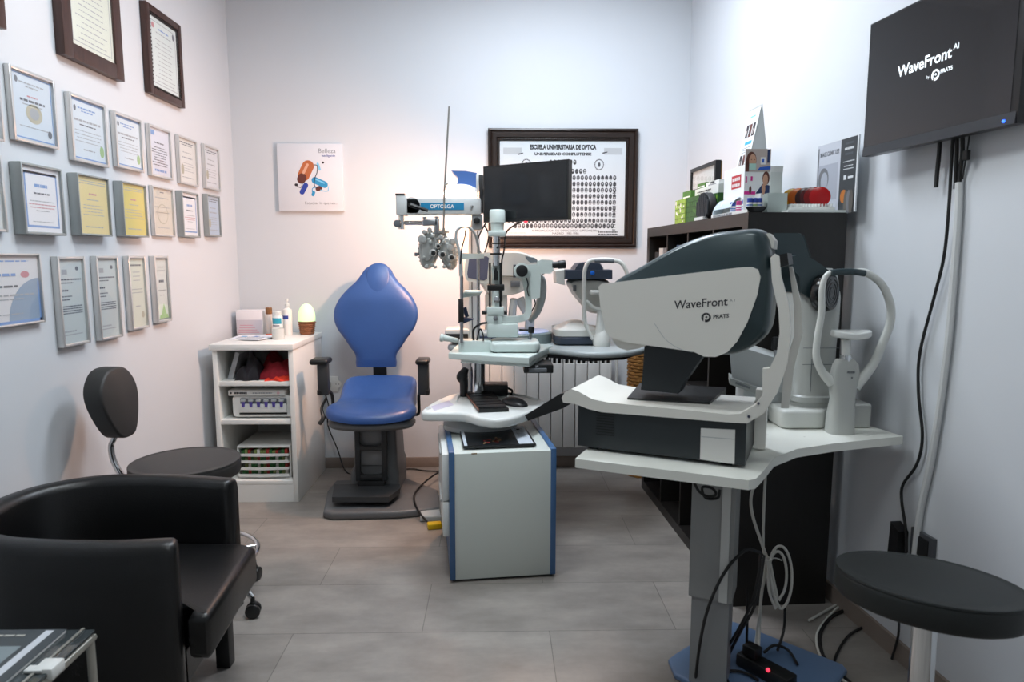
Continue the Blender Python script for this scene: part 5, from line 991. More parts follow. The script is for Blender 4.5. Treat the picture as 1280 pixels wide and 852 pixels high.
# head
ol = [(771, 350), (801, 333), (847, 307.5), (887, 292.5), (927, 286.8), (948, 286), (958, 292), (964, 306), (967.5, 344), (966, 388), (961, 414), (946, 430), (927, 440), (905, 443), (860, 437), (800, 428), (772, 410), (763, 385), (764, 362)]
olp = [(p.x, p.y) for p in spline([V((x, y, 0)) for x, y in ol], 4, True)]
cx_ = 880; cy_ = 365; rings = []
for d, f1 in ((.022, .90), (.03, .955), (.045, .985), (.07, 1), (.12, 1.005), (.17, 1), (.2, .985), (.225, .95), (.24, .89), (.246, .8)):
    rings.append([WQ(cx_+(x-cx_)*f1, cy_+(y-cy_)*f1, .06)+WE2*(d-.06) for x, y in olp])
s = MB(); s.loft(rings); head = obj('head_shell', s, teal_dark, wf, sharp=60)
pan = [(748, 358), (752, 354.5), (840, 344), (928, 333.8), (940, 333.5), (947.5, 337), (950.5, 346), (946.5, 368.6), (934, 403), (921, 427), (909, 440), (894.5, 446), (880, 445.5), (867, 439.5), (828, 434), (784, 428), (762, 420.5), (757, 414), (750, 381)]
s = MB(); s.poly([WQ(x, y, .014) for x, y in pan], WE2*.03, .007, seg=3); sp_ = obj('side_panel', s, wwhite, head)
s = MB(); wpoly(s, [(763, 419), (767, 428), (774, 435), (784, 438), (798, 435.5), (812, 430), (812, 424), (770, 415)], .03, .16, .008); obj('lower_cowl', s, wwhite, head)
s = MB(); bl = spline([V((818, 404, 0)), V((832, 424, 0)), V((850, 436, 0)), V((866, 440, 0))], 8)
s.tube([WQ(p.x, p.y, .0139) for p in bl], .0007, 5, sm=1); obj('panel_seam', s, mid_grey, sp_)
s = MB(); up = EZ
fit(s, 'WaveFront', WQ(842.5, 386, .0135), WQ(909.5, 381.5, .0135), EZ, 0, .012, 1.08); fit(s, 'A I', WQ(912, 377, .0135), WQ(918.5, 376.6, .0135), EZ, 1, 0, .8)
fr = lambda u, v, o=0: WQ(882.6, 396.6, .0135)+WE1*u+EZ*v-WE2*o
def ringlogo(mb, fr, r, mi, mid=None):
    n = 28; o_ = [fr(r*cos(2*pi*i/n), r*sin(2*pi*i/n)) for i in range(n)]; i_ = [fr(r*.55*cos(2*pi*i/n)+r*.05, r*.55*sin(2*pi*i/n)+r*.08) for i in range(n)]
    mb.add(o_+i_, [(i, (i+1) % n, n+(i+1) % n, n+i) for i in range(n)], mi)
    disc(mb, lambda u, v: fr(u, v), r*.05, r*.08, r*.22, r*.22, mi, 14)
    rect(mb, lambda u, v: fr(u, v, .0002), -r*.5, -r*.95, -r*.22, r*.1, mid if mid is not None else mi)
ringlogo(s, fr, .0128, 0, 2); fit(s, 'PRATS', WQ(891.5, 398, .0135), WQ(911, 396.6, .0135), EZ, 0, .03, 1)
obj('lettering', s, [mat('lettering_dark', '2b2b2e', .5), mat('lettering_grey', '8a8a88', .5), wwhite], sp_, flat=True)
s = MB(); rings = []
for f1, o in ((.0, 0), (.6, .0), (.9, -.004), (1, -.014), (1.02, -.03)): rings.append([WP(0, .135, 0)*0+(WQ(966, 366, .135)+WE1*(.004+o*0.6))+WE2*(.085*f1*cos(a))+EZ*(.105*f1*sin(a)) for a in [2*pi*i/32 for i in range(32)]])
s.loft(rings[::-1]); obj('front_window', s, mat('window_black', '08090a', .06), head)
s = MB(); wpoly(s, [(957, 292), (961, 291), (968, 300), (967, 311), (962, 309)], .06, .13, .006); obj('brow_cap', s, wwhite, head)
s = MB(); wpoly(s, [(656, 519), (700, 492), (712, 490), (716, 503), (704, 510), (660, 526)], .03, .06, .003); obj('touch_screen', s, black_plastic, wf)
# ------------------------------------------------------------------ second instrument in the corner
QY = 2.16
k2 = QY/F
kt = thing('topographer', 'pale grey eye topographer with arched chin rest beside the right wall', 'topographer', (PY(1035, 540, 2.2).x, 2.22, ZW))
tg = mat('topographer_grey', 'aeb0ac', .35); tg2 = mat('topographer_pale', 'cfd1cc', .35)
a = PY(979, 540, QY).x; b = PY(1037, 540, QY).x
s = MB(); s.pillow(rrect(b-a, .2, .03, 5, (a+b)/2, 2.27), ZW, PY(1000, 514, QY).z, .012); obj('base', s, tg2, kt)
a2 = PY(1066, 540, QY).x; b2 = PY(1094, 540, QY).x
s = MB(); s.pillow(rrect(b2-a2, .14, .015, 5, (a2+b2)/2, 2.25), ZW, PY(1080, 507, QY).z, .008); s.box((b-.02, 2.2, ZW+.01), (a2+.02, 2.3, ZW+.05), .004); obj('base_wing', s, tg, kt)
ax = PY(1012, 500, 2.27).x
s = MB(); zz = lambda y: PY(1012, y, 2.27).z
rings = []
for y, w_, d_ in ((514, .15, .19), (506, .155, .19), (504, .14, .17), (500, .14, .17), (498, .15, .18), (492, .15, .18), (490, .142, .17), (470, .138, .165), (430, .14, .165), (400, .15, .165), (370, .152, .16), (345, .13, .15), (335, .1, .13)):
    rings.append([V((x, y2, zz(y))) for x, y2 in rrect(w_, d_, .05, 5, ax, 2.29)])
s.loft(rings); obj('body', s, tg, kt)
s = MB()
for y in (432, 452): s.box((ax-.06, 2.2055, zz(y)), (ax+.06, 2.208, zz(y)+.0015))
s.box((ax-.03, 2.2055, zz(485)), (ax-.0285, 2.208, zz(445))); obj('body_seam', s, u_dgrey, kt)
hd = [(984, 322), (996, 318.5), (1009, 319), (1029, 332), (1046, 346), (1050, 362), (1046, 378), (1030, 386), (1012, 372), (1002, 366), (999, 345), (988, 333)]
s = MB(); s.poly([PY(x, y, 2.2) for x, y in hd], (0, .16, 0), .014, seg=3); obj('head', s, teal_dark, kt)
c = PY(1026, 366, 2.19); q = rotm(rz=R(38))
s = MB(); s.lathe([(.0, -.0), (.05, 0), (.0555, .008), (.0575, .03), (.05, .05), (0, .05)], c+V((0, .025, 0)), rot=q @ rotm(rx=pi/2), n=32, sx=.95, sy=1.08); cone = obj('placido_cone', s, mat('cone_black', '0a0b0c', .2), kt)
s = MB(); 
for r_ in (.018, .03, .042): s.tube([c+V((0, .025, 0))+q @ V((r_*.95*cos(2*pi*i/24), -.051, r_*1.08*sin(2*pi*i/24))) for i in range(24)], .0012, 5, 0, 2, True)
obj('cone_ring', s, u_dgrey, cone)
s = MB(); s.poly([PY(x, y, 2.3) for x, y in [(964, 294), (968, 291), (998, 291), (1003, 294), (1012, 320), (970, 322)]], (.02, .03, 0), .006); obj('display_back', s, teal_dark, kt)
lim = [(1040, 478), (1028, 465), (1020.5, 446), (1022, 421), (1027, 390), (1027.5, 362), (1033, 344), (1046, 339.5), (1068, 339), (1083, 341), (1102, 355), (1112.5, 379), (1113, 402), (1104, 427), (1091, 456), (1068, 484)]
s = MB(); P = spline([PY(x, y, QY-.03+.0*i) for i, (x, y) in enumerate(lim)], 5)
s.tube(P, [.018, .013, .0115, .0105, .0105, .0095, .008, .0085, .009, .0115, .012, .0125, .0125, .013, .014, .018], 12, sm=1); arch = obj('chin_rest_arch', s, tg2, kt)
s = MB(); s.tube([PY(x, y, QY-.038) for x, y in [(1039, 341), (1050, 339.5), (1068, 339.5), (1081, 341.5)]], .0105, 10); obj('forehead_pad', s, teal_dark, arch)
rings = []
for y, xa, xb, dd_ in ((541, 1037, 1069, .07), (520, 1039, 1070, .065), (500, 1043, 1071, .05), (482, 1041, 1074, .045), (468, 1043, 1077, .04), (456, 1046, 1076, .036), (450, 1050, 1071, .034)):
    A = PY(xa, y, QY-.05).x; B = PY(xb, y, QY-.05).x; z = PY(1055, y, QY-.05).z if y != 541 else ZW
    rings.append([V((x, y2, z)) for x, y2 in rrect(B-A, dd_, dd_*.35, 4, (A+B)/2, QY-.03)])
s = MB(); s.loft(rings); colm = obj('chin_rest_column', s, tg, kt)
s = MB(); dial(s, 1051, 470, .1, QY-.06) if 0 else None
fit(s, 'OCULUS' if 0 else 'TOPO', PY(1059, 466, QY-.0535), PY(1068, 466, QY-.0535), EZ, 0, .02) if 0 else words(s, frame_uv(PY(1064, 465, QY-.0535), (1, 0, 0), (0, 0, 1)), .026, 1, [(0, .007, 1, 0)], 0, rng=random.Random(1)); disc(s, frame_uv(PY(1065, 472, QY-.0535), (1, 0, 0), (0, 0, 1)), 0, 0, .003, .003, 0); obj('maker_mark', s, u_dgrey, colm, flat=True)
s = MB(); pc(s, 1057.5, 451, 1057.5, 443, 7, QY-.03, mi=1); pc(s, 1057.5, 444, 1057.5, 424, 5.6, QY-.03); s.pillow(sp2([(PY(1058, 418, QY).x+x, QY-.03+y) for x, y in ((-.06, -.01), (-.03, -.035), (.03, -.035), (.06, -.01), (.045, .03), (-.045, .03))]), PY(1058, 423.5, QY-.03).z, PY(1058, 415, QY-.03).z, .006, 0, lambda p: p+EZ*(.3*abs(p.x-PY(1058, 418, QY).x)**1.3)); obj('chin_cup', s, [white_plastic, chrome], kt)
s = MB(); s.poly([PY(912, 441, 2.28), PY(934, 436, 2.28), PY(985, 452, 2.28), PY(985, 492, 2.28), PY(955, 487, 2.28), PY(915, 471, 2.28)], (.06, .12, 0), .006); cp = obj('control_unit', s, mid_grey, kt)
s = MB(); s.poly([PY(912, 472, 2.25), PY(953, 487, 2.25), PY(950, 494, 2.25), PY(912, 480, 2.25)], (.03, .1, 0), .003); s.poly([PY(920, 477, 2.248), PY(938, 483.5, 2.248), PY(937, 486, 2.248), PY(919, 479.5, 2.248)], (0, .004, 0), 0, 1); obj('control_drawer', s, [mat('drawer_grey', '8f9290', .4), u_dgrey], cp)
s = MB(); s.box((PY(930, 500, 2.28).x, 2.29, ZW), (PY(985, 500, 2.28).x, 2.37, PY(950, 484, 2.28).z), .006); obj('control_stand', s, mid_grey, cp)
# ------------------------------------------------------------------ black bookcase
KD = V((-.06, 1.35, 0)).normalized(); KN = V((KD.y, -KD.x, 0)); K0 = V((.885, 2.425, 0)); KL, KDp, KH = 1.36, .362, 1.47
def KP(s, d, z): return K0+KD*s+KN*d+EZ*z
def kbox(mb, s0, s1, d0, d1, z0, z1, bev=0, mi=0): return mb.poly([KP(s0, d0, z0), KP(s0, d1, z0), KP(s1, d1, z0), KP(s1, d0, z0)], EZ*(z1-z0), bev, mi)
def KS(x, y, d=0): p = PP(x, y, K0+KN*d, KN); return (p-K0).dot(KD), p.z
def KE(x, y, s=0): p = PP(x, y, K0+KD*s, KD); return (p-K0).dot(KN), p.z
kal = thing('bookcase', 'black brown cube bookcase with open cells along the right wall', 'bookcase', KP(KL/2, KDp/2, 0))
kb = mat('black_brown_wood', '161311', .42, 0, .25, 10, stretch=(8, 8, 1))
T = .048
for s0 in (0, KL-T): m2 = MB(); kbox(m2, s0, s0+T, 0, KDp, 0, KH, .002); obj('side_panel', m2, kb, kal)
for z in (0, KH-T): m2 = MB(); kbox(m2, T, KL-T, 0, KDp, z, z+T, .001); obj('top_panel' if z else 'bottom_panel', m2, kb, kal)
cw = (KL-2*T-3*.016)/4; chh = (KH-2*T-3*.016)/4
for i in range(3): m2 = MB(); z = T+(i+1)*chh+i*.016; kbox(m2, T, KL-T, .004, KDp-.004, z, z+.016); obj('shelf', m2, kb, kal)
for i in range(3): m2 = MB(); q = T+(i+1)*cw+i*.016; kbox(m2, q, q+.016, .006, KDp-.006, T, KH-T); obj('divider', m2, kb, kal)
def cell(i, j): return T+i*(cw+.016), T+j*(chh+.016)
bind = [mat('binder_grey', '6f7072', .5), mat('binder_white', 'b9bab8', .5), mat('binder_black', '1d1d1f', .5), mat('binder_blue', '3d5875', .5)]
def binder(ci, cj, off, w, h, m, lb):
    s0, z0 = cell(ci, cj); t = thing('binder', lb, 'binder', KP(s0+off+w/2, .05, z0), 0, 'binders in the black bookcase'); m2 = MB(); kbox(m2, s0+off, s0+off+w, .02, .29, z0, z0+h, .003); obj('cover', m2, m, t)
    m2 = MB(); kbox(m2, s0+off+.01, s0+off+w-.01, .018, .022, z0+h*.55, z0+h*.85); obj('label', m2, paper, t)
for off, w, h, m, lb in ((.03, .07, .27, 0, 'grey binder in the top far cell of the bookcase'), (.11, .07, .27, 1, 'white binder in the top far cell of the bookcase'), (.2, .06, .25, 2, 'black binder in the top far cell of the bookcase')): binder(3, 3, off, w, h, bind[m], lb)
for off, w, h, m, lb in ((.02, .08, .28, 1, 'white binder in the top cell behind the analyser head'), (.12, .08, .28, 3, 'blue binder in the top cell behind the analyser head')): binder(2, 3, off, w, h, bind[m], lb)
# things on the bookcase top
def kthing(name, lb, cat, s, d, grp=None): return thing(name, lb, cat, KP(s, d, KH), 0, grp)
green = mat('box_green', '47752f', .5, 0, .3, 30); green2 = mat('box_dark_green', '2f5c26', .5, 0, .25, 40); lime = mat('box_lime', '86a83f', .5, 0, .35, 35)
sa = KS(857.5, 270, .02)[0]; sb = KS(845, 270, .02)[0]; zg = KS(850, 250, .02)[1]
sc = KS(873, 270, .02)[0]
def deco(mb, s0, s1, d, z0, z1, mi, n, rng):
    for _ in range(n):
        q = rng.uniform(s0+.005, s1-.02); z = rng.uniform(z0+.005, z1-.02); kbox(mb, q, q+rng.uniform(.006, .016), d-.0008, d, z, z+rng.uniform(.006, .02), 0, mi)
rng = random.Random(11)
for nm, s0, s1, m, m2_, lb, d0 in (('product_box', sa, sb, lime, paper, 'lime green box with pale pattern at the far end of the bookcase top', .015), ('product_box', sc+.003, sa-.003, green2, green, 'dark green box beside the lime green one on the bookcase', .02), ('product_box', sc-.12, sc-.002, green2, lime, 'dark green box behind the black oval brush on the bookcase', .06)):
    m3 = MB(); kbox(m3, s0, s1, d0, d0+.12, KH, zg, .002); deco(m3, s0, s1, d0, KH, zg, 1, 14, rng)
    for k in range(4): z = KH+(zg-KH)*(k+1)/5; kbox(m3, s0+.003, s1-.003, d0-.0006, d0, z, z+.002, 0, 2)
    single(nm, m3, [m, m2_, mat('box_line', '1e3a1c', .6)], lb, 'box', flat=True)
z2 = zg+.0005
a, za_ = KS(863.5, 240, .05); b, _ = KS(853.5, 240, .05); zt2 = KS(858, 239, .05)[1]
m3 = MB(); kbox(m3, a, b, .05, .13, z2, zt2, .002); kbox(m3, a+.01, b-.01, .0494, .05, z2+.01, z2+.016, 0, 1); single('product_box', m3, [green, paper], 'small green box lying on the lime green one', 'box', flat=True)
a, _ = KS(898, 240, .07); b, _ = KS(864, 240, .07); zt3 = zt2
m3 = MB(); kbox(m3, a, b, .07, .17, z2, zt3, .002); words(m3, lambda u, v, o=0: KP((a+b)/2-u, .0694, z2+v), (b-a)*.5, 1, [((zt3-z2)*.6, .005, 1, 1), ((zt3-z2)*.4, .003, .8, 2)], 1, rng=rng); single('product_box', m3, [white_plastic, ink, ink_grey], 'long white box under the small picture frame on the bookcase', 'box', flat=True)
a2_, _ = KS(898.5, 232, .08); b2_, _ = KS(882.5, 232, .08); zt4 = KS(890, 226.5, .08)[1]
m3 = MB(); kbox(m3, a2_, b2_, .08, .15, zt3+.0005, zt4, .002); words(m3, lambda u, v, o=0: KP((a2_+b2_)/2-u, .0794, zt3+v), (b2_-a2_)*.6, 1, [((zt4-zt3)*.75, .008, .6, 1), ((zt4-zt3)*.35, .003, 1, 2), ((zt4-zt3)*.25, .003, 1, 2)], 1, rng=rng); single('product_box', m3, [white_plastic, ink, ink_grey], 'small white lettered box on the long white box', 'box', flat=True)
a3, _ = KS(881.5, 232, .09); b3, _ = KS(871.8, 232, .09); m3 = MB(); kbox(m3, a3, b3, .09, .13, zt3+.0005, KS(876, 229, .09)[1], .002); kbox(m3, a3+.01, b3-.01, .0894, .0905, zt3+.01, zt3+.015, 0, 1); single('product_box', m3, [green, paper], 'small green box before the small picture frame', 'box', flat=True)
# small picture frame standing on the long white box
a, z0_ = KS(895, 237, .12); b, _ = KS(863.5, 237, .12); ztp = KS(880, 206, .12)[1]
t = thing('picture_frame', 'small black picture frame standing on boxes on the bookcase', 'picture frame', KP((a+b)/2, .13, zt3))
m3 = MB()
kbox(m3, a, a+.016, .115, .14, zt3+.0005, ztp, .002); kbox(m3, b-.016, b, .115, .14, zt3+.0005, ztp, .002); kbox(m3, a+.016, b-.016, .115, .14, ztp-.016, ztp, .002); kbox(m3, a+.016, b-.016, .115, .14, zt3+.0005, zt3+.016, .002); obj('frame', m3, black_plastic, t)
m3 = MB(); kbox(m3, a+.014, b-.014, .124, .138, zt3+.014, ztp-.014); obj('picture', m3, mat('picture_grey', 'c3c6c6', .5), t); m3 = MB(); kbox(m3, a+.003, b-.003, .1405, .146, zt3+.004, ztp-.004); obj('backing', m3, mat('backing_wood', 'a9834c', .6), t)
m3 = MB(); kbox(m3, a+.016, b-.016, .119, .121, zt3+.016, ztp-.016); obj('glass', m3, glass, t, flat=True)
# black oval brush
s_, z_ = KS(881, 260, .0); zc_ = KS(881, 259.5, .03)[1]; rz_ = KS(881, 240.5, .03)[1]-zc_; so = KS(881, 260, .03)[0]
t = kthing('oval_brush', 'black oval bristled brush standing upright on the bookcase edge', 'brush', so, .03)
rs = abs(KS(873, 260, .03)[0]-KS(889, 260, .03)[0])/2
m3 = MB(); rings = []
for o, f1 in ((0, .8), (.004, .95), (.014, 1), (.03, 1), (.036, .9), (.038, .5)): rings.append([KP(so+rs*f1*cos(a_), .02+o, zc_+rz_*f1*sin(a_)) for a_ in [2*pi*i/32 for i in range(32)]])
m3.loft(rings); obj('pad', m3, black_rubber, t)
m3 = MB()
for i in range(-4, 5):
    for j in range(-7, 8):
        if (i/4.6)**2+(j/7.6)**2 < .95: p = KP(so+rs*i/4.8, .019, zc_+rz_*j/7.8); m3.box(p-V((.004, .0035, .0045)), p+V((.002, .0035, .0045)), .001)
obj('bristles', m3, mat('bristle_grey', '3a3c40', .5), t)['kind'] = 'stuff'
m3 = MB(); kbox(m3, so-.05, so+.06, .005, .09, KH, KH+.014, .004); kbox(m3, so-.012, so+.012, .02, .05, KH+.012, zc_-rz_+.01, .003); obj('stand', m3, white_plastic, t)
# display stand with eye drop bottles
s0 = KS(930, 262, .01)[0]; s1 = KS(890, 262, .01)[0]
s0 = .07; zt5 = KS(905, 249, .02)[1]
t = kthing('bottle_display', 'curved white counter display holding eye drop bottles on the bookcase', 'display stand', (s0+s1)/2, .03)
m3 = MB(); kbox(m3, .03, s1, .008, .06, KH, KH+.012, .003); kbox(m3, .03, s1, .054, .06, KH, zt5, .002); obj('tray', m3, white_plastic, t)
n = 10; m3 = MB(); m3.poly([KP(s1, .01+.044*(1-cos(pi/2*i/n)), KH+(zt5-KH)*sin(pi/2*i/n)) for i in range(n+1)]+[KP(s1, .055, KH)], KD*-.006, .001); obj('side_cheek', m3, mat('cheek_pale', 'c6d2da', .25), t)
m3 = MB(); P = [KP(0, .01+.044*(1-cos(pi/2*i/n)), KH+(zt5-KH)*sin(pi/2*i/n)) for i in range(3, n+1)]
m3.loft([[p+KD*(.21), p+KD*s1, p+KD*s1+V((.004, 0, .004)), p+KD*.21+V((.004, 0, .004))] for p in P]); obj('hood', m3, mat('cheek_pale', 'c6d2da', .25), t)
m3 = MB(); words(m3, lambda u, v, o=0: KP((s1+.15)/2-u, .0075, KH+v), s1*.5, 1, [(.006, .008, 1, 0)], 0, rng=rng); obj('front_lettering', m3, ink_grey, t, flat=True)
bt = [mat('cap_blue', '23409a', .35), mat('cap_magenta', 'b03a76', .35), mat('bottle_white', 'eae6e2', .35), mat('band_blue', '4a78b8', .5), mat('band_green', '7fae5a', .5)]
pos = [(916, .03, 0), (923.5, .03, 1), (930.5, .03, 0), (937, .05, 0), (943, .08, 0), (948.5, .11, 0)]
zb1 = KE(930, 247, .03)[1]
for i, (px, d, cm) in enumerate(pos):
    if i < 3: s_ = KS(px, 260, d)[0]; d_ = d
    else: s_ = .035; d_ = KE(px, 260, .035)[0]
    H = zb1-KH-.0125; c = KP(s_, d_, KH+.0125)
    if i == 3: c = KP(.035, KE(px, 260, .035)[0], KH+.0125)
    r_ = .0105
    b_ = thing('drop_bottle', ['blue capped eye drop bottle nearest the curved end of the display', 'magenta capped eye drop bottle in the counter display', 'blue capped eye drop bottle right of the magenta one', 'second blue capped bottle right of the magenta one', 'second blue capped bottle from the right end of the row', 'blue capped bottle at the right end of the display row'][i], 'bottle', c, 0, 'eye drop bottles in the counter display')
    obj('body', MB().lathe([(.001, 0), (r_, 0), (r_, H*.58), (r_*.8, H*.62)], c, n=14), bt[2], b_); obj('cap', MB().lathe([(r_*.95, H*.6), (r_*.95, H*.97), (r_*.85, H), (.001, H)], c, n=14), bt[cm], b_)
    obj('label', MB().lathe([(r_*1.02, H*.1), (r_*1.02, H*.24)], c, n=14, cap=False).lathe([(r_*1.02, H*.3), (r_*1.02, H*.42)], c, n=14, cap=False), bt[[3, 1, 3, 3, 4, 3][i]], b_)
# header card: photographs of a masked person and a person in blue
def quadpx(x0, y0, x1, y1, s): 
    d0, zt_ = KE(x0, y0, s); d1, zb_ = KE(x1, y1, s); return d0, d1, zb_, zt_
d0, d1, zb_, zt_ = quadpx(932, 186, 961.5, 243, .08)
t = kthing('header_card', 'white card with photographs of a masked person and a person in blue', 'card', .08, (d0+d1)/2)
m3 = MB(); kbox(m3, .08, .084, d0, d1, KH, zt_, 0); obj('card', m3, paper, t, flat=True)
cwid = d1-d0; ch_ = zt_-zb_; g = lambda u, v, o=0: KP(.0795-o, d0+u*cwid, zb_+v*ch_)
skin = mat('print_skin', 'c79a80', .6); hairm = mat('print_hair', '5d3226', .6); maskm = mat('print_mask', 'a9cfc4', .6); pblue = mat('print_royal_blue', '2a5fc0', .6); pmag = mat('print_magenta', 'd0268a', .6); pgrey = mat('print_warm_grey', 'b9aca6', .6); pnv = mat('print_dark_blue', '22345e', .6)
m3 = MB(); G = lambda k: (lambda u, v: g(u, v, .0002*k))
rect(m3, G(1), 0, .5, 1, 1, 5); rect(m3, G(1), 0, 0, 1, .48, 7)
disc(m3, G(2), .24, .74, .2, .2, 1); rect(m3, G(2), .04, .5, .16, .74, 1); disc(m3, G(3), .29, .73, .14, .16, 0); rect(m3, G(4), .16, .54, .43, .68, 2); disc(m3, G(4), .24, .765, .02, .012, 1, 8); disc(m3, G(4), .36, .765, .02, .012, 1, 8)
rect(m3, G(3), .6, .66, .8, .82, 7); rect(m3, G(4), .66, .7, .74, .78, 3); rect(m3, G(3), .86, .7, .95, .98, 6); m3.add([G(4)(.48, .53), G(4)(1, .55), G(4)(1, .63), G(4)(.58, .6)], [(0, 1, 2, 3)], 3)
disc(m3, G(2), .84, .36, .14, .15, 1); disc(m3, G(3), .82, .32, .1, .13, 0); m3.add([G(2)(.45, .02), G(2)(1, .02), G(2)(1, .2), G(2)(.72, .24)], [(0, 1, 2, 3)], 6); disc(m3, G(3), .76, .12, .07, .12, 0)
rect(m3, G(2), 0, 0, .45, .07, 4); rect(m3, G(3), .04, .26, .1, .4, 4); rect(m3, G(3), .24, .3, .32, .4, 4); disc(m3, G(3), .24, .1, .05, .09, 1)
obj('photographs', m3, [skin, hairm, maskm, pblue, pmag, pgrey, pnv, paper], t, flat=True)
# tent calendar
sN = .27; da, zap = KE(953, 130, sN); df, _ = KE(938, 215, sN); db, _ = KE(962, 215, sN); sF = KS(943, 135, da)[0]; sF = min(max(sF, sN+.12), .6)
t = kthing('tent_calendar', 'tall white tent calendar with rows of dark pictures on its slanted side', 'calendar', (sN+sF)/2, da)
A0, A1 = KP(sN, da, zap), KP(sF, da, zap); zl = KH+.002; df = KE(921, 268, sN)[0]; db = KE(966, 268, sN)[0]; F0, F1 = KP(sN, df, zl), KP(sF, df, zl); B0, B1 = KP(sN, db, zl), KP(sF, db, zl)
def slab(mb, P, th, mi=0): n_ = (P[1]-P[0]).cross(P[2]-P[0]).normalized(); return mb.poly(P, n_*th, 0, mi)
m3 = MB(); slab(m3, [F0, F1, A1, A0], .0015); slab(m3, [B0, A0, A1, B1], .0015); slab(m3, [F0, B0, B1, F1], .0015); m3.poly([F0, B0, A0], KD*.0015); obj('card', m3, mat('calendar_grey', 'c2c6c6', .6), t, flat=True)
u_ = (F1-F0); v_ = (A0-F0); nn = u_.cross(v_).normalized(); nn = nn if nn.dot(KN) < 0 else -nn
g = lambda u, v: F1-u_*u+v_*v+nn*.002
m3 = MB(); rect(m3, g, .02, .02, .98, .98, 0)
g = (lambda g0: (lambda u, v: g0(u, v)+nn*.0004))(g)
for z0_ in (.8, .52):
    for k in range(3): rect(m3, g, .16+k*.26, z0_-.07, .36+k*.26, z0_+.05, [1, 2, 1][k]); rect(m3, (lambda u, v: g(u, v)+nn*.0003), .2+k*.26, z0_-.05, .28+k*.26, z0_+.0, [3, 1, 3][k])
    rect(m3, g, .3, z0_-.14, .85, z0_-.11, 4)
    for k in range(3): rect(m3, g, .2, z0_-.17-k*.02, .9-.1*k, z0_-.164-k*.02, 5)
rect(m3, g, .3, .91, .7, .925, 6)
obj('print', m3, [paper, mat('print_dark', '2a2328', .6), mat('print_brown', '5d2c22', .6), pgrey, mat('leaflet_blue', '38a6dc', .5), ink_grey, mat('print_light_blue', '7cc4e6', .6)], t, flat=True)
# white sign holder with the red sign
s2_ = KS(905, 230, .062)[0]; s3_ = KS(931, 230, .062)[0]; zt6 = KS(918, 210, .062)[1]
t = kthing('sign_board', 'white board with a red two line sign behind the bottle display', 'sign', (s2_+s3_)/2, .064)
m3 = MB(); kbox(m3, s3_, s2_, .062, .067, KH, zt6, .001); obj('board', m3, paper, t)
ga = KS(926.5, 225, .062)[0]; gb = KS(914.8, 225, .062)[0]; za1 = KS(926, 217.5, .062)[1]; zb1_ = KS(915, 237, .062)[1]; ga, gb = gb, ga
m3 = MB(); rect(m3, lambda u, v: KP(u, .0616, v), ga, zb1_, gb, za1, 0)
for k in range(2):
    zz0 = zb1_+(za1-zb1_)*(.14+.44*k)
    for j in range(6): u0 = ga+(gb-ga)*(.1+.135*j); rect(m3, lambda u, v: KP(u, .0612, v), u0, zz0, u0+(gb-ga)*.095, zz0+(za1-zb1_)*.24, 1)
obj('red_sign', m3, [mat('sign_red', 'b5252e', .5), paper], t, flat=True)
# white box, pale block, white plate, lens discs, poster
d0, zz1 = KE(960, 241, .05); d1, _ = KE(984.5, 241, .05)
m3 = MB(); kbox(m3, .05, .22, d0, d1, KH, zz1, .004); single('storage_box', m3, mat('pale_box', 'bcc8c4', .45), 'pale grey storage box at the near end of the bookcase top', 'box')
db0, zb0 = KE(962, 240, .1); db1, zb1_ = KE(978.5, 208, .1)
t = thing('carton', 'small white carton standing on the pale grey storage box', 'box', KP(.13, (db0+db1)/2, zz1)); m3 = MB(); kbox(m3, .1, .17, db0, db1, zz1+.0005, zb1_, .002); obj('body', m3, mat('carton_pale', 'cdd2ce', .5), t); m3 = MB(); kbox(m3, .099, .171, db0-.001, db1+.001, zb1_-.02, zb1_+.001, .001); obj('lid', m3, white_plastic, t)
d0, zp = KE(985, 262, .0); d1 = KDp-.005
m3 = MB(); kbox(m3, .0, .22, d0, d1, KH, zp, .002); single('white_board', m3, mat('board_white', 'dfe4e0', .4), 'white board lying on the near end of the bookcase top', 'board')
lens_c = [('amber yellow', 'd8a21c', 990.5), ('orange', 'd96a14', 998), ('dark brown', '3a120e', 1007), ('deep maroon', '5a0f12', 1013), ('wine red', '8f1414', 1018), ('bright red', 'd0161a', 1025)]
t = thing('lens_rack', 'low white rack holding round coloured lenses on the bookcase', 'rack', KP(.05, KE(1005, 258, .05)[0], zp))
dl0 = KE(985, 258, .05)[0]; dl1 = KE(1040, 258, .05)[0]; m3 = MB(); kbox(m3, .03, .14, dl0, dl1, zp+.0003, zp+.012, .004); obj('rack_base', m3, white_plastic, t)
m3 = MB(); z_ = zp+.012
for k in range(14): q = dl0+.008+(dl1-dl0-.016)*k/13; kbox(m3, .035, .13, q-.0015, q+.0015, zp+.011, zp+.024, .0005)
obj('rack_teeth', m3, white_plastic, t)
for i, (nm, hx, px) in enumerate(lens_c):
    zc_ = KE(px, 242.5, .06)[1]; dc = KE(px, 243, .06)[0]; sL = .115-.013*i; dc = KE(px, 243, sL)[0]; c = KP(sL, dc, zp+.016+.034); q = rotm(rz=R(-22), ry=0); m3 = MB()
    m3.lathe([(.002, -.002), (.034, -.002), (.036, -.001), (.036, .001), (.034, .002), (.002, .002)], c, rot=q @ rotm(rx=pi/2), n=36)
    m = mat('lens_'+nm.replace(' ', '_'), hx, .2, trans=.45)
    single('coloured_lens', m3, m, 'round '+nm+' lens standing in the white rack', 'lens', 'coloured lenses in the white rack')
po = V((xr(3), 3, 0))-NR*.045
P0 = PP(1018.5, 262, po, NR); P1 = PP(1069, 262, po, NR); PT = PP(1019, 184, po, NR)
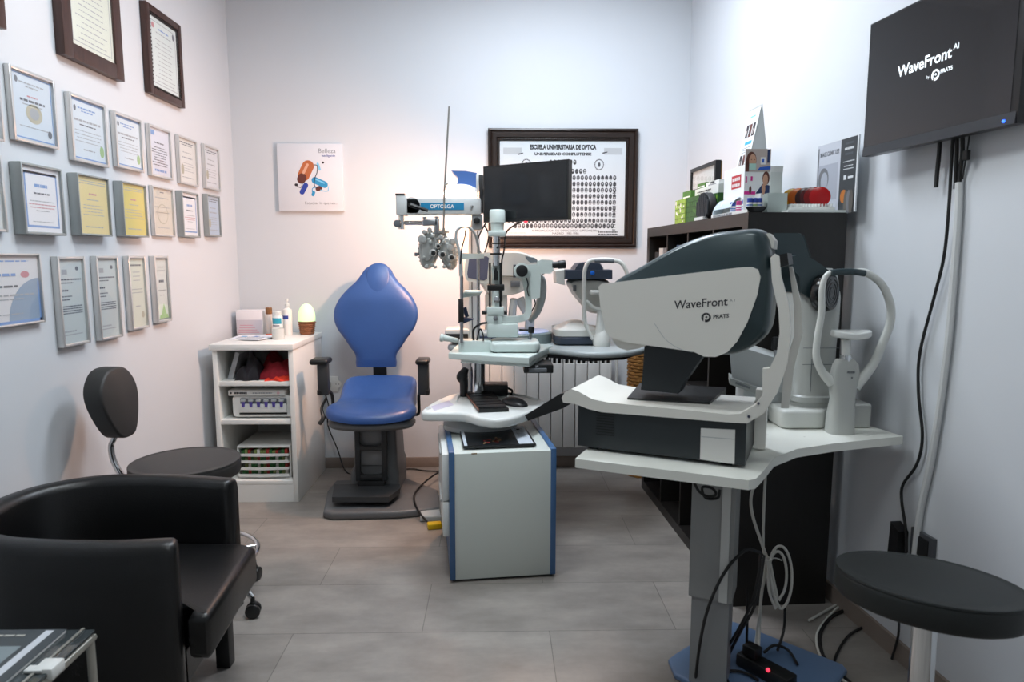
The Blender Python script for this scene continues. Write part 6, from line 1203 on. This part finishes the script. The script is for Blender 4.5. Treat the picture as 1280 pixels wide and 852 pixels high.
dirp = V((P1.x-P0.x, P1.y-P0.y, 0)); wl = dirp.length; dirp.normalize(); zt7 = (PT.z+PP(1069.5, 168.5, po, NR).z)/2
zb7 = KH+.0005
t = thing('counter_poster', 'grey poster card with a dark right strip leaning by the wall', 'poster', V((P0.x, P0.y, zb7))+dirp*wl/2)
q0 = V((P0.x, P0.y, zb7)); g = lambda u, v, o=0: q0+dirp*(u*wl)+EZ*(v*(zt7-zb7))-NR*(.001+o)
m3 = MB(); m3.poly([g(0, 0), g(1, 0), g(1, 1), g(0, 1)], NR*.005, .001); obj('board', m3, mat('poster_edge', 'd3d6d8', .5), t)
m3 = MB(); G = lambda k: (lambda u, v: g(u, v, .0003*k)); rect(m3, G(1), .01, .0, .6, .99, 0); rect(m3, G(1), .6, 0, .97, .99, 1); rect(m3, G(2), .07, .2, .55, .7, 2); disc(m3, G(3), .2, .5, .13, .16, 3); disc(m3, G(4), .22, .47, .09, .13, 2); rect(m3, G(2), .03, .0, .06, .95, 3)
fit(m3, 'IMAGE CLINIC USE', g(.09, .82, .0009), g(.56, .82, .0009), EZ, 4, .01, 1.5)
words(m3, lambda u, v, o=0: g(.8+u, v, .0009), .26, 1, [(.92, .03, .7, 4), (.85, .03, .8, 5), (.78, .03, .7, 4), (.68, .012, 1, 5), (.62, .012, .8, 5), (.58, .012, .9, 5)], 4, rng=rng)
rect(m3, G(3), .7, .44, .76, .5, 5); rect(m3, G(3), .8, .45, .92, .48, 5); disc(m3, G(3), .72, .22, .08, .09, 6); 
for k in range(3): disc(m3, G(4+k), .78+k*.06, .14, .05, .16, [7, 3, 7][k])
obj('print', m3, [mat('poster_pale', 'b9bcc4', .5), mat('poster_dark', '3a3d40', .5), mat('poster_mid', 'a3a6b0', .5), mat('poster_grey', '6e6f73', .5), mat('poster_ink', '50545a', .5), mat('poster_white', 'd0d2d4', .5), mat('poster_orange', 'b06a2c', .5), mat('poster_hand', '59544f', .5)], t, flat=True)
d0, _ = KE(938, 268, .0); d1, zt8 = KE(956, 264, .0)
m3 = MB(); c = KP(.015, (d0+d1)/2, KH); m3.lathe([(.002, 0), (.02, 0), (.036, .018), (.034, .02), (.018, .004), (.002, .004)], c, n=24, sx=1.1, sy=.35); single('small_dish', m3, black_plastic, 'small black dish at the near front corner of the bookcase top', 'dish')
# woven basket in the far corner
bc = V((.885, 4.03, 0)); t = thing('woven_basket', 'tall golden brown woven basket between the radiator and the bookcase', 'basket', bc); wick = mat('wicker_gold', '9a6c34', .6, 0, .25, 60)
m3 = MB(); hb = PY(797, 436, 4.0).z
for j in range(40):
    z = .008+j*(hb-.016)/39; m3.tube([bc+V(((.098+.004*(-1)**(i+j))*cos(2*pi*i/24), (.098+.004*(-1)**(i+j))*sin(2*pi*i/24), z)) for i in range(24)], hb/84, 5, 0, 1, True)
m3.lathe([(.0, .002), (.094, .002), (.094, hb-.01), (.088, hb-.01), (.088, .01), (0, .01)], bc, n=24, cap=False); obj('weave', m3, wick, t)
m3 = MB(); m3.tube([bc+V((.1*cos(2*pi*i/24), .1*sin(2*pi*i/24), hb)) for i in range(24)], .012, 8, 0, 1, True); obj('rim', m3, wick, t)
# ------------------------------------------------------------------ wall screen
a = PY(1078.5, 197.5, 2.283); b = PY(1271.5, 152, 1.709); e1 = V((b.x-a.x, b.y-a.y, 0)); tw = e1.length; e1.normalize(); tn = V((e1.y, -e1.x, 0))   # towards the viewer
zb_ = (a.z+b.z)/2; zt_ = PP(1071.5, 39.3, a, tn).z; th_ = zt_-zb_
tv = lambda u, v, o=0: V((a.x, a.y, zb_))+e1*u+EZ*v+tn*o
if tn.dot(V((-1, -1, 0))) < 0: tn = -tn
t = thing('wall_screen', 'black wall screen showing white lettering high on the right wall', 'screen', tv(tw/2, 0, -.02))
m3 = MB(); m3.poly([tv(0, 0), tv(tw, 0), tv(tw, th_), tv(0, th_)], tn*-.03, .004); cs = obj('casing', m3, mat('tv_black', '101113', .3), t)
m3 = MB(); m3.poly([tv(.0, .0, .004), tv(tw-.004, 0, .004), tv(tw-.004, .03, .001), tv(.0, .03, .001)], tn*-.006, .001); obj('lower_bezel', m3, mat('bezel_grey', '303236', .3), cs)
m3 = MB(); m3.poly([tv(.006, .03, .0015), tv(tw-.022, .03, .0015), tv(tw-.022, th_-.006, .0015), tv(.006, th_-.006, .0015)], tn*-.003); obj('screen', m3, mat('screen_on', '0b0c0d', .07, emit='36373b', estr=TV_E), cs)
m3 = MB(); gp = lambda x, y: PP(x, y, tv(0, 0, .0022), tn)
fit(m3, 'WaveFront', gp(1121.5, 97.3), gp(1189.5, 71.5), EZ, 0, .02, 1.0); fit(m3, 'AI', gp(1191.5, 62.5), gp(1198.5, 60), EZ, 0, .0, 1); fit(m3, 'by', gp(1158, 98.5), gp(1161.5, 97.5), EZ, 0)
c_ = gp(1169.3, 93.6); ringlogo(m3, lambda u, v, o=0: c_+e1*u+EZ*v+tn*o, .0155, 0, 1); fit(m3, 'PRATS', gp(1175.5, 91.8), gp(1190.5, 86.5), EZ, 0, .03, 1)
obj('screen_lettering', m3, [mat('screen_white', 'dfe6ea', .5, emit='dfe6ea', estr=.75), mat('screen_on', '000000')], cs, flat=True)
m3 = MB(); m3.ell(PP(1254.5, 151.5, tv(0, 0, .004), tn), .004, n=10, m=6); obj('power_light', m3, blue_led, cs)
m3 = MB(); c = tv(tw/2, th_*.5, -.03); wq = c-tn*.03
m3.poly([tv(tw*.35, th_*.3, -.029), tv(tw*.65, th_*.3, -.029), tv(tw*.65, th_*.7, -.029), tv(tw*.35, th_*.7, -.029)], tn*-.012, .002); hh = (V((xr(c.y), c.y, c.z))-c).dot(NR); m3.cyl(c, c+NR*(hh-.001), .03); obj('wall_mount', m3, steel, t)
# cables under the screen
def wire_(name, lb, pts, r, m, cat='cable', n=8, grp=None, sm=6):
    return single(name, MB().tube(pts, r, n, 0, sm), m, lb, cat, grp)
wire_('cable', 'long black cable hanging from the wall screen to the low socket', [PW(1192, 165, .06), PW(1190, 190, .03), PW(1186, 260, .02), PW(1180, 320, .016), PW(1168, 370, .014), PW(1150, 440, .014), PW(1148, 490, .014), PW(1153, 545, .014), PW(1146, 580, .014), PW(1129, 605, .016), PW(1127, 625, .02), PW(1132, 660, .02), PW(1133, 690, .02)], .0045, black_rubber)
wire_('cable_sleeve', 'white corrugated cable sleeve running down the right wall', [PW(1199, 228, .012), PW(1197, 280, .012), PW(1191, 360, .012), PW(1186, 420, .012), PW(1176, 500, .012), PW(1163, 580, .012), PW(1150, 640, .012), PW(1143, 700, .012)], .0105, mat('sleeve_white', 'd0d2d1', .5), 'cable sleeve')
wire_('cable_strap', 'short black strap hanging free under the wall screen', [PW(1175, 172, .045), PW(1174, 190, .03), PW(1171.5, 215, .025), PW(1170, 234, .025)], .006, black_rubber, 'strap')
for x0, x1, lb in ((1196, 1194, 'black cable left of the two entering the white sleeve'), (1203, 1199, 'black cable right of the two entering the white sleeve')): wire_('cable', lb, [PW(x0, 166, .045), PW(x0, 190, .025), PW(x1+1, 215, .015), PW(x1, 236, .012)], .0055, black_rubber)
m3 = MB().tube([PW(1212, 163, .04), PW(1211, 175, .03), PW(1207, 200, .025), PW(1203, 224, .02)], .0022, 6); p = PW(1208, 194, .027); m3.box(p-V((.006, .01, .014)), p+V((.006, .01, .014)), .003); single('thin_cord', m3, black_rubber, 'thin black cord with a small switch below the wall screen', 'cord')
# low socket on the right wall
P = [PW(1143, 672, 0), PW(1167, 690, 0)]
s0 = PW(1145, 690, .001); dW = V((MR, 1, 0)).normalized(); t = thing('wall_socket', 'black wall socket low on the right wall behind the stool', 'wall socket', s0)
pz = PW(1156, 683, 0); m3 = MB(); f_ = lambda u, v, o: pz-dW*u+EZ*v-NR*o
m3.poly([f_(-.05, -.045, .001), f_(.05, -.045, .001), f_(.05, .045, .001), f_(-.05, .045, .001)], NR*-.011, .003); obj('plate', m3, mat('socket_grey', '4a4c50', .4), t)
m3 = MB(); m3.poly([f_(-.03, -.03, .011), f_(.03, -.03, .011), f_(.03, .03, .011), f_(-.03, .03, .011)], NR*-.004, .002); obj('outlet', m3, black_plastic, t)
pq = PW(1131, 672, .0); m3 = MB(); q_ = lambda u, v, o: pq-dW*u+EZ*v-NR*o
m3.poly([q_(-.025, -.06, .004), q_(.02, -.06, .004), q_(.02, .03, .004), q_(-.02, .05, .004)], NR*-.035, .006); m3.tube([q_(.0, -.05, .02), q_(.02, -.09, .025), q_(.01, -.16, .02), q_(.03, -.3, .02), q_(.02, -pq.z+.006, .03)], .004); single('power_adapter', m3, black_plastic, 'black power adapter hanging on the right wall beside the socket', 'power adapter')
# ------------------------------------------------------------------ seats
def stool_base(t, c, zt, post_r=.018, ring=None, a0=.0, R_=.27):
    m3 = MB(); m3.cyl(c+V((0, 0, .085)), c+V((0, 0, zt)), post_r, n=20); m3.cyl(c+V((0, 0, .08)), c+V((0, 0, .28)), post_r*1.5, n=20); obj('post', m3, chrome, t)
    for i in range(5):
        a = a0+2*pi*i/5; d = V((cos(a), sin(a), 0)); m3 = MB(); m3.tube([c+V((0, 0, .11)), c+d*R_*.4+V((0, 0, .135)), c+d*R_*.8+V((0, 0, .12)), c+d*R_+V((0, 0, .075))], [.018, .016, .013, .011], 10); lg = obj('leg', m3, chrome, t)
        p = c+d*R_; e = V((-sin(a+.5), cos(a+.5), 0)); m3 = MB()
        for k in (-1, 1): m3.cyl(p+e*(.004*k)+V((0, 0, .027)), p+e*(.02*k)+V((0, 0, .027)), .027, n=20, bev=.004)
        m3.cyl(p+V((0, 0, .03)), p+V((0, 0, .075)), .008); m3.box(p+V((-.01, -.01, .03)), p+V((.01, .01, .06)), .004); obj('castor', m3, black_plastic, lg)
    if ring:
        r_, z_ = ring; m3 = MB(); m3.tube([c+V((r_*cos(2*pi*i/32), r_*sin(2*pi*i/32), z_)) for i in range(32)], .009, 10, 0, 2, True)
        for i in range(3): a = 2*pi*i/3+.4; m3.cyl(c+V((cos(a)*.02, sin(a)*.02, z_)), c+V((cos(a)*r_, sin(a)*r_, z_)), .007)
        obj('foot_ring', m3, chrome, t)
def round_seat(t, c, r, z0, z1, m, tilt=None):
    m3 = MB(); h = z1-z0
    if tilt: m3.M = MX.Translation(V((c.x, c.y, z0))) @ tilt.to_4x4() @ MX.Translation(V((-c.x, -c.y, -z0)))
    m3.lathe([(.01, z0), (r-.012, z0), (r-.004, z0+.004), (r, z0+.012), (r, z1-.012), (r-.001, z1-.006), (r-.002, z1-.004), (r, z1-.002), (r-.001, z1+.002), (r-.005, z1+.003), (r-.008, z1+.001), (r-.03, z1+.003), (.01, z1+.004)], V((c.x, c.y, 0)), n=56); obj('seat', m3, m, t, sharp=50)
c = V((PY(1161, 720, 1.37).x, 1.37, 0)); t = thing('stool', 'round black stool on a chrome post in the right foreground', 'stool', c)
zS = PY(1161, 724, 1.37).z; round_seat(t, c, .182, zS-.055, zS, mat('stool_black_green', '0c1110', .55, 0, .05, 10, .08, 500), Quaternion(V((.85, -.53, 0)), R(-7.5)).to_matrix()); 
m3 = MB(); m3.lathe([(.01, zS-.075), (.07, zS-.075), (.08, zS-.054)], c, n=24); obj('seat_plate', m3, black_plastic, t); stool_base(t, c, zS-.06, .025, None, .3, .24)
c = V((PY(232, 578, 2.47).x, 2.47, 0)); t = thing('backrest_stool', 'round black stool with chrome backrest bar behind the leather armchair', 'stool', c)
zS = PY(232, 576, 2.47).z; round_seat(t, c, .19, zS-.055, zS, charcoal_vinyl); stool_base(t, c, zS-.055, .02, (.235, .2), R(-18), .265)
bp = PY(143, 503, 2.5); kk = 2.5/F
m3 = MB(); m3.tube([c+V((-.02, .0, zS-.065)), c+V((-.2, .05, zS-.07)), PY(158, 600, 2.5), PY(143, 578, 2.5), PY(139, 558, 2.5), PY(143, 546, 2.5), PY(141, 528, 2.5)], [.01, .01, .011, .011, .01, .01, .01], 10, sm=7); obj('backrest_bar', m3, chrome, t)
# shield shaped pad facing into the room
sh = sp2([(-.06, .13), (.0, .142), (.06, .13), (.105, .08), (.115, .02), (.09, -.06), (.05, -.125), (.0, -.138), (-.05, -.125), (-.09, -.06), (-.115, .02), (-.105, .08)], 4)
fa = R(-4); fu = V((-sin(fa), cos(fa), 0)); fn = V((cos(fa), sin(fa), 0))
m3 = MB(); m3.pillow(sh, -.036, .036, .010, 0, lambda p: bp+fu*p.x*.93+fn*(p.z-.35*p.x*p.x)+EZ*p.y*.93+fn*(-.12*p.y), crown=.008); obj('backrest', m3, charcoal_vinyl, t, sharp=60)
# black tub armchair
ac = thing('armchair', 'black leather tub armchair in the left foreground', 'armchair', (-1.1, 1.9, 0))
AZ = .605
pl = spline([V(p) for p in [(-.825, 1.665, 0), (-.95, 1.645, 0), (-1.12, 1.645, 0), (-1.27, 1.67, 0), (-1.39, 1.75, 0), (-1.435, 1.9, 0), (-1.405, 2.04, 0), (-1.29, 2.14, 0), (-1.12, 2.165, 0), (-.97, 2.155, 0), (-.865, 2.14, 0)]], 6)
rings = []; N = len(pl)
for i, p in enumerate(pl):
    tn_ = (pl[min(i+1, N-1)]-pl[max(i-1, 0)]).normalized(); nx = V((tn_.y, -tn_.x, 0)); prof = []
    f_ = i/(N-1); hz = AZ+.012*sin(pi*f_); w0 = .036
    for x, z in ((-w0, .17), (-w0, hz-.025), (-w0+.007, hz-.008), (-w0+.022, hz), (w0-.022, hz), (w0-.007, hz-.008), (w0, hz-.025), (w0, .17)): prof.append(p+nx*x+EZ*z)
    rings.append(prof)
def cap_(r, t_, k): 
    c_ = sum(r, V((0, 0, 0)))/len(r); return [c_+(q-c_)*(1-k*.0)+t_*0 for q in r]
e0 = V((1, 0, 0))
def shr(r, f1, o): 
    c_ = sum(r, V((0, 0, 0)))/len(r); out = []
    for q in r: out.append(V((q.x+o, c_.y+(q.y-c_.y)*f1, q.z-(.012*(1-f1)/.5 if q.z > .4 else 0))))
    return out
rings = [shr(rings[0], .6, .014), shr(rings[0], .88, .008)]+rings+[shr(rings[-1], .88, .008), shr(rings[-1], .6, .014)]
m3 = MB(); m3.loft(rings); obj('tub_back', m3, black_leather, ac, sharp=50)
m3 = MB(); rin = [(-.735, 1.665), (-.765, 2.07), (-.81, 2.1), (-1.1, 2.12), (-1.27, 2.1), (-1.365, 2.02), (-1.395, 1.9), (-1.355, 1.77), (-1.25, 1.69), (-1.1, 1.71), (-.9, 1.71), (-.805, 1.708), (-.795, 1.70), (-.79, 1.655), (-.745, 1.65)]
m3.pillow(rin, .285, .41, .022, 0, crown=.012, k=5); obj('seat_cushion', m3, black_leather, ac, sharp=60)
m3 = MB(); m3.pillow([(-.82, 1.70), (-.85, 2.08), (-1.1, 2.12), (-1.27, 2.1), (-1.365, 2.02), (-1.395, 1.9), (-1.355, 1.77), (-1.25, 1.71)], .19, .287, .006); obj('seat_base', m3, black_leather, ac)
for x, y in ((-.885, 2.09), (-.885, 1.70), (-1.3, 1.74), (-1.3, 2.07)): obj('leg', MB().box((x-.022, y-.022, 0), (x+.022, y+.022, .192), .003), black_plastic, ac)
# glass side table with magazines
GZ = .5; g0 = PZ(119, 786, GZ)
gt = thing('side_table', 'glass topped side table with silver edge in the bottom left corner', 'side table', (g0.x-.3, g0.y-.25, 0))
X1, Y1 = g0.x, g0.y; X0, Y0 = X1-.5, Y1-.5
m3 = MB(); m3.box((X0, Y0, GZ-.008), (X1, Y1, GZ), .002); obj('glass_top', m3, mat('smoked_glass', '3a4042', .06, trans=.0, coat=.3), gt)
m3 = MB(); sil = mat('table_silver', 'a9a8a0', .35, .6)
m3.tube([(X1-.004, Y0, GZ-.018), (X1-.004, Y1-.004, GZ-.018), (X0, Y1-.004, GZ-.018), (X0, Y0, GZ-.018)], .009, 8, sm=1, closed=True); m3.box((X1-.028, Y0, GZ), (X1-.022, Y1, GZ+.004), .001); obj('edge_rail', m3, sil, gt)
for x in (X0+.008, X1-.008):
    for y in (Y0+.008, Y1-.008): obj('leg', MB().cyl((x, y, 0), (x, y, GZ-.01), .009, n=14), sil, gt)
q = PZ(66, 834, GZ); m3 = MB(); m3.box((X1-.03, q.y-.02, GZ-.016), (X1+.01, q.y+.022, GZ+.009), .004); m3.box((X1-.045, q.y-.022, GZ+.001), (X1-.01, q.y-.002, GZ+.008), .002); obj('corner_clip', m3, white_plastic, gt)
mg = [PZ(92, 783, GZ+.01), PZ(40, 780, GZ+.01)]
M1 = V((X1-.075, Y1-.012, GZ)); 
t = thing('magazine', 'grey blue magazine with a white edge stripe on the glass side table', 'magazine', (X1-.25, Y1-.2, GZ))
m3 = MB(); m3.box((X1-.36, Y1-.34, GZ+.0005), (X1-.055, Y1-.012, GZ+.007), .001); obj('pages', m3, paper, t)
m3 = MB(); g = lambda u, v: V((X1-.2075+u, Y1-.176+v, GZ+.0076)); m3.box((X1-.361, Y1-.341, GZ+.007), (X1-.054, Y1-.011, GZ+.0074), 0, 0); rect(m3, g, .112, -.16, .13, .16, 1); rect(m3, g, -.15, -.16, .1, .1, 2); rect(m3, lambda u, v: g(u, v)+V((0, 0, .0003)), -.15, .02, .1, .026, 3)
rng = random.Random(21)
for _ in range(22): u = rng.uniform(-.14, .02); v = rng.uniform(-.02, .15); rect(m3, lambda a_, b_: g(a_, b_)+V((0, 0, .0006)), u, v, u+rng.uniform(.008, .025), v+rng.uniform(.006, .02), rng.choice([3, 3, 5, 4, 1]))
words(m3, lambda u, v, o=0: g(u, v)+V((0, 0, .0006)), .16, 1, [(.14, .007, 1, 5)], 5, rng=rng)
obj('cover', m3, [mat('mag_dark', '3b4144', .3), mat('mag_white', 'c5cad0', .4), mat('mag_blue_grey', '7c888c', .35), mat('mag_black', '23272a', .4), mat('mag_red', 'a0483c', .4), mat('mag_pale', 'a9a9a2', .4)], t, flat=True)
# ------------------------------------------------------------------ cables on the floor and under the tables
gcab = mat('cable_white', 'c9c9c2', .45)
CYt = 2.22
wp = lambda x, y, Y=2.12: PY(x, y, Y)
wire_('cable', 'white cable hanging straight from the instrument table', [wp(957, 592), wp(955, 630), wp(954, 684), wp(957, 700), wp(950, 760), wp(945, 800), PZ(941, 840, .03)], .0045, gcab)
wire_('cable', 'white cable looping down beside the straight one under the table', [wp(947, 596), wp(939, 620), wp(941, 645), wp(954, 684), wp(960, 705), wp(952, 740), wp(949, 790), PZ(947, 842, .03)], .005, gcab)
coil = []
for i in range(40): a = 2*pi*i/20+pi*.6; f1 = 1-.25*(i//20); coil.append(wp(975-3*(i//20)+15*f1*cos(a), 721-3*(i//20)+39*f1*sin(a), 2.1+.012*(i/40)))
wire_('cable_coil', 'coil of white cable tied beside the grey column', [wp(956, 690, 2.1)]+coil+[wp(962, 700, 2.13)], .0045, gcab, sm=2)
m3 = MB(); p = wp(957, 698, 2.1); m3.tube([p+V((.016*cos(2*pi*i/12), .016*sin(2*pi*i/12), .002*i/12)) for i in range(12)], .003, 6, 0, 2, True); m3.tube([p+V((.016, 0, 0)), p+V((.03, -.01, .006)), p+V((.05, -.01, -.002))], .002, 6); single('cable_tie', m3, gcab, 'white tie around the cables beside the grey column', 'cable tie')
for i, (lb, P) in enumerate([('black cable arching left across the grey column', [wp(950, 690, 1.92), wp(933, 687, 1.9), wp(912, 706, 1.88), wp(895, 735, 1.87), wp(882, 770, 1.87), wp(874, 810, 1.87), PZ(869, 852, .012)]),
    ('black cable falling steeply from the tie to the blue base', [wp(951, 690, 2.06), wp(948, 720, 1.98), wp(939, 755, 1.94), wp(918, 795, 1.93), PZ(896, 830, .03), PZ(902, 850, .03)]),
    ('second black cable beside the steep one at the column', [wp(955, 694, 2.08), wp(950, 730, 2.0), wp(942, 760, 1.97), wp(925, 790, 1.96), PZ(905, 833, .03), PZ(910, 852, .03)]),
    ('black cable dropping straight past the column to the power strip', [wp(934, 735, 2.05), wp(934, 775, 2.06), PZ(934, 812, .04), PZ(942, 828, .04)]),
    ('black cable hanging behind the white coil to the plug', [wp(980, 735, 2.2), wp(981, 770, 2.2), wp(979, 790, 2.19), PZ(972, 812, .06)]),
    ('black cable curling on the blue base', [PZ(885, 852, .03), PZ(897, 842, .03), PZ(918, 838, .03), PZ(935, 842, .03), PZ(948, 850, .03)]),
    ('black cable curling right of the plug on the blue base', [PZ(955, 815, .05), PZ(968, 806, .06), PZ(985, 812, .04), PZ(997, 830, .032)])]):
    wire_('cable', lb, P, .0045, black_rubber)
p = PZ(957, 838, .04); t = thing('power_strip', 'black power strip with a red light on the blue base', 'power strip', V((p.x, p.y, .022))); q = rotm(rz=R(-55)); m3 = MB(); c = V((p.x, p.y, .045)); m3.box(c-V((.09, .028, .022)), c+V((.09, .028, .02)), .006, rot=q, piv=c); obj('body', m3, black_plastic, t)
m3 = MB(); m3.ell(PZ(960, 837, .066), .006, n=12, m=6); obj('red_light', m3, red_led, t); m3 = MB(); c2 = c+q @ V((-.05, 0, .035)); m3.box(c2-V((.024, .02, .015)), c2+V((.024, .02, .02)), .005, rot=q, piv=c2); obj('plug', m3, black_plastic, t)
z = .007
wire_('cable', 'white cable curving on the floor beside the stool', [V((1.12, 2.3, .012)), PZ(1053, 752, z), PZ(1034, 772, z), PZ(1021, 793, z), PZ(1025, 819, z), PZ(1042, 840, z), PZ(1062, 856, z)], .0045, gcab)
wire_('cable', 'black cable bundled with the curving white one on the floor', [PZ(1078, 755, z), PZ(1056, 762, z), PZ(1037, 773, z), PZ(1025, 793, z), PZ(1029, 819, z), PZ(1046, 838, z), PZ(1066, 856, z)], .006, black_rubber)
wire_('cable', 'thinner black cable curving on the floor under the stool seat', [PZ(1110, 765, z), PZ(1090, 778, z), PZ(1062, 793, z), PZ(1046, 817, z), PZ(1043, 835, z), PZ(1048, 856, z)], .0045, black_rubber)
m3 = MB(); P = [PZ(640*0+1072, 766, z), PZ(1085, 768, z), PZ(1108, 783, z), PZ(1134, 800, z)]; wire_('cable', 'white cable along the right baseboard', P, .0035, gcab)
wire_('cable_bunch', 'bunch of black cables hooked under the white tabletop', [wp(868, 604, 1.85), wp(874, 614, 1.85), wp(884, 620, 1.85), wp(895, 618, 1.86), wp(890, 610, 1.87), wp(878, 609, 1.87), wp(882, 622, 1.86), wp(897, 622, 1.86), wp(900, 612, 1.87)], .004, black_rubber)
# by the chair
wire_('cable', 'black cable looping on the floor beside the chair base', [PZ(556, 588, .05), PZ(545, 592, .05), PZ(528, 605, .05), PZ(518, 618, .05), PZ(520, 632, .05), PZ(528, 645, .03), PZ(540, 657, z)], .005, black_rubber)
wire_('cable', 'black cable running along the back baseboard', [PZ(508, 586, z), PZ(518, 586, z), PZ(530, 588, z), PZ(552, 589, z)], .004, black_rubber)
m3 = MB(); p = PZ(543, 656, .015); q = rotm(rz=R(12)); m3.box(p-V((.034, .022, .015)), p+V((.034, .022, .014)), .006, rot=q, piv=p); m3.tube([p+V((.03, .0, .0)), p+V((.05, -.01, -.006)), p+V((.075, .02, -.009))], .004, mi=1); single('yellow_connector', m3, [mat('signal_yellow', 'd8b400', .45), black_rubber], 'yellow connector on the floor left of the drawer cabinet', 'connector')
# ------------------------------------------------------------------ scene settings
sc = bpy.context.scene
w = bpy.data.worlds.new('world'); sc.world = w; w.use_nodes = True; w.node_tree.nodes['Background'].inputs[0].default_value = (.8, .85, .95, 1); w.node_tree.nodes['Background'].inputs[1].default_value = .0
sc.view_settings.view_transform = 'Standard'; sc.view_settings.look = 'None'; sc.view_settings.exposure = EXPO; sc.view_settings.gamma = 1; sc.view_settings.use_curve_mapping = False
sc.cycles.max_bounces = 10; sc.cycles.transparent_max_bounces = 16; sc.cycles.caustics_reflective = False; sc.cycles.caustics_refractive = False; sc.cycles.sample_clamp_indirect = 6
sc.cycles.use_denoising = True
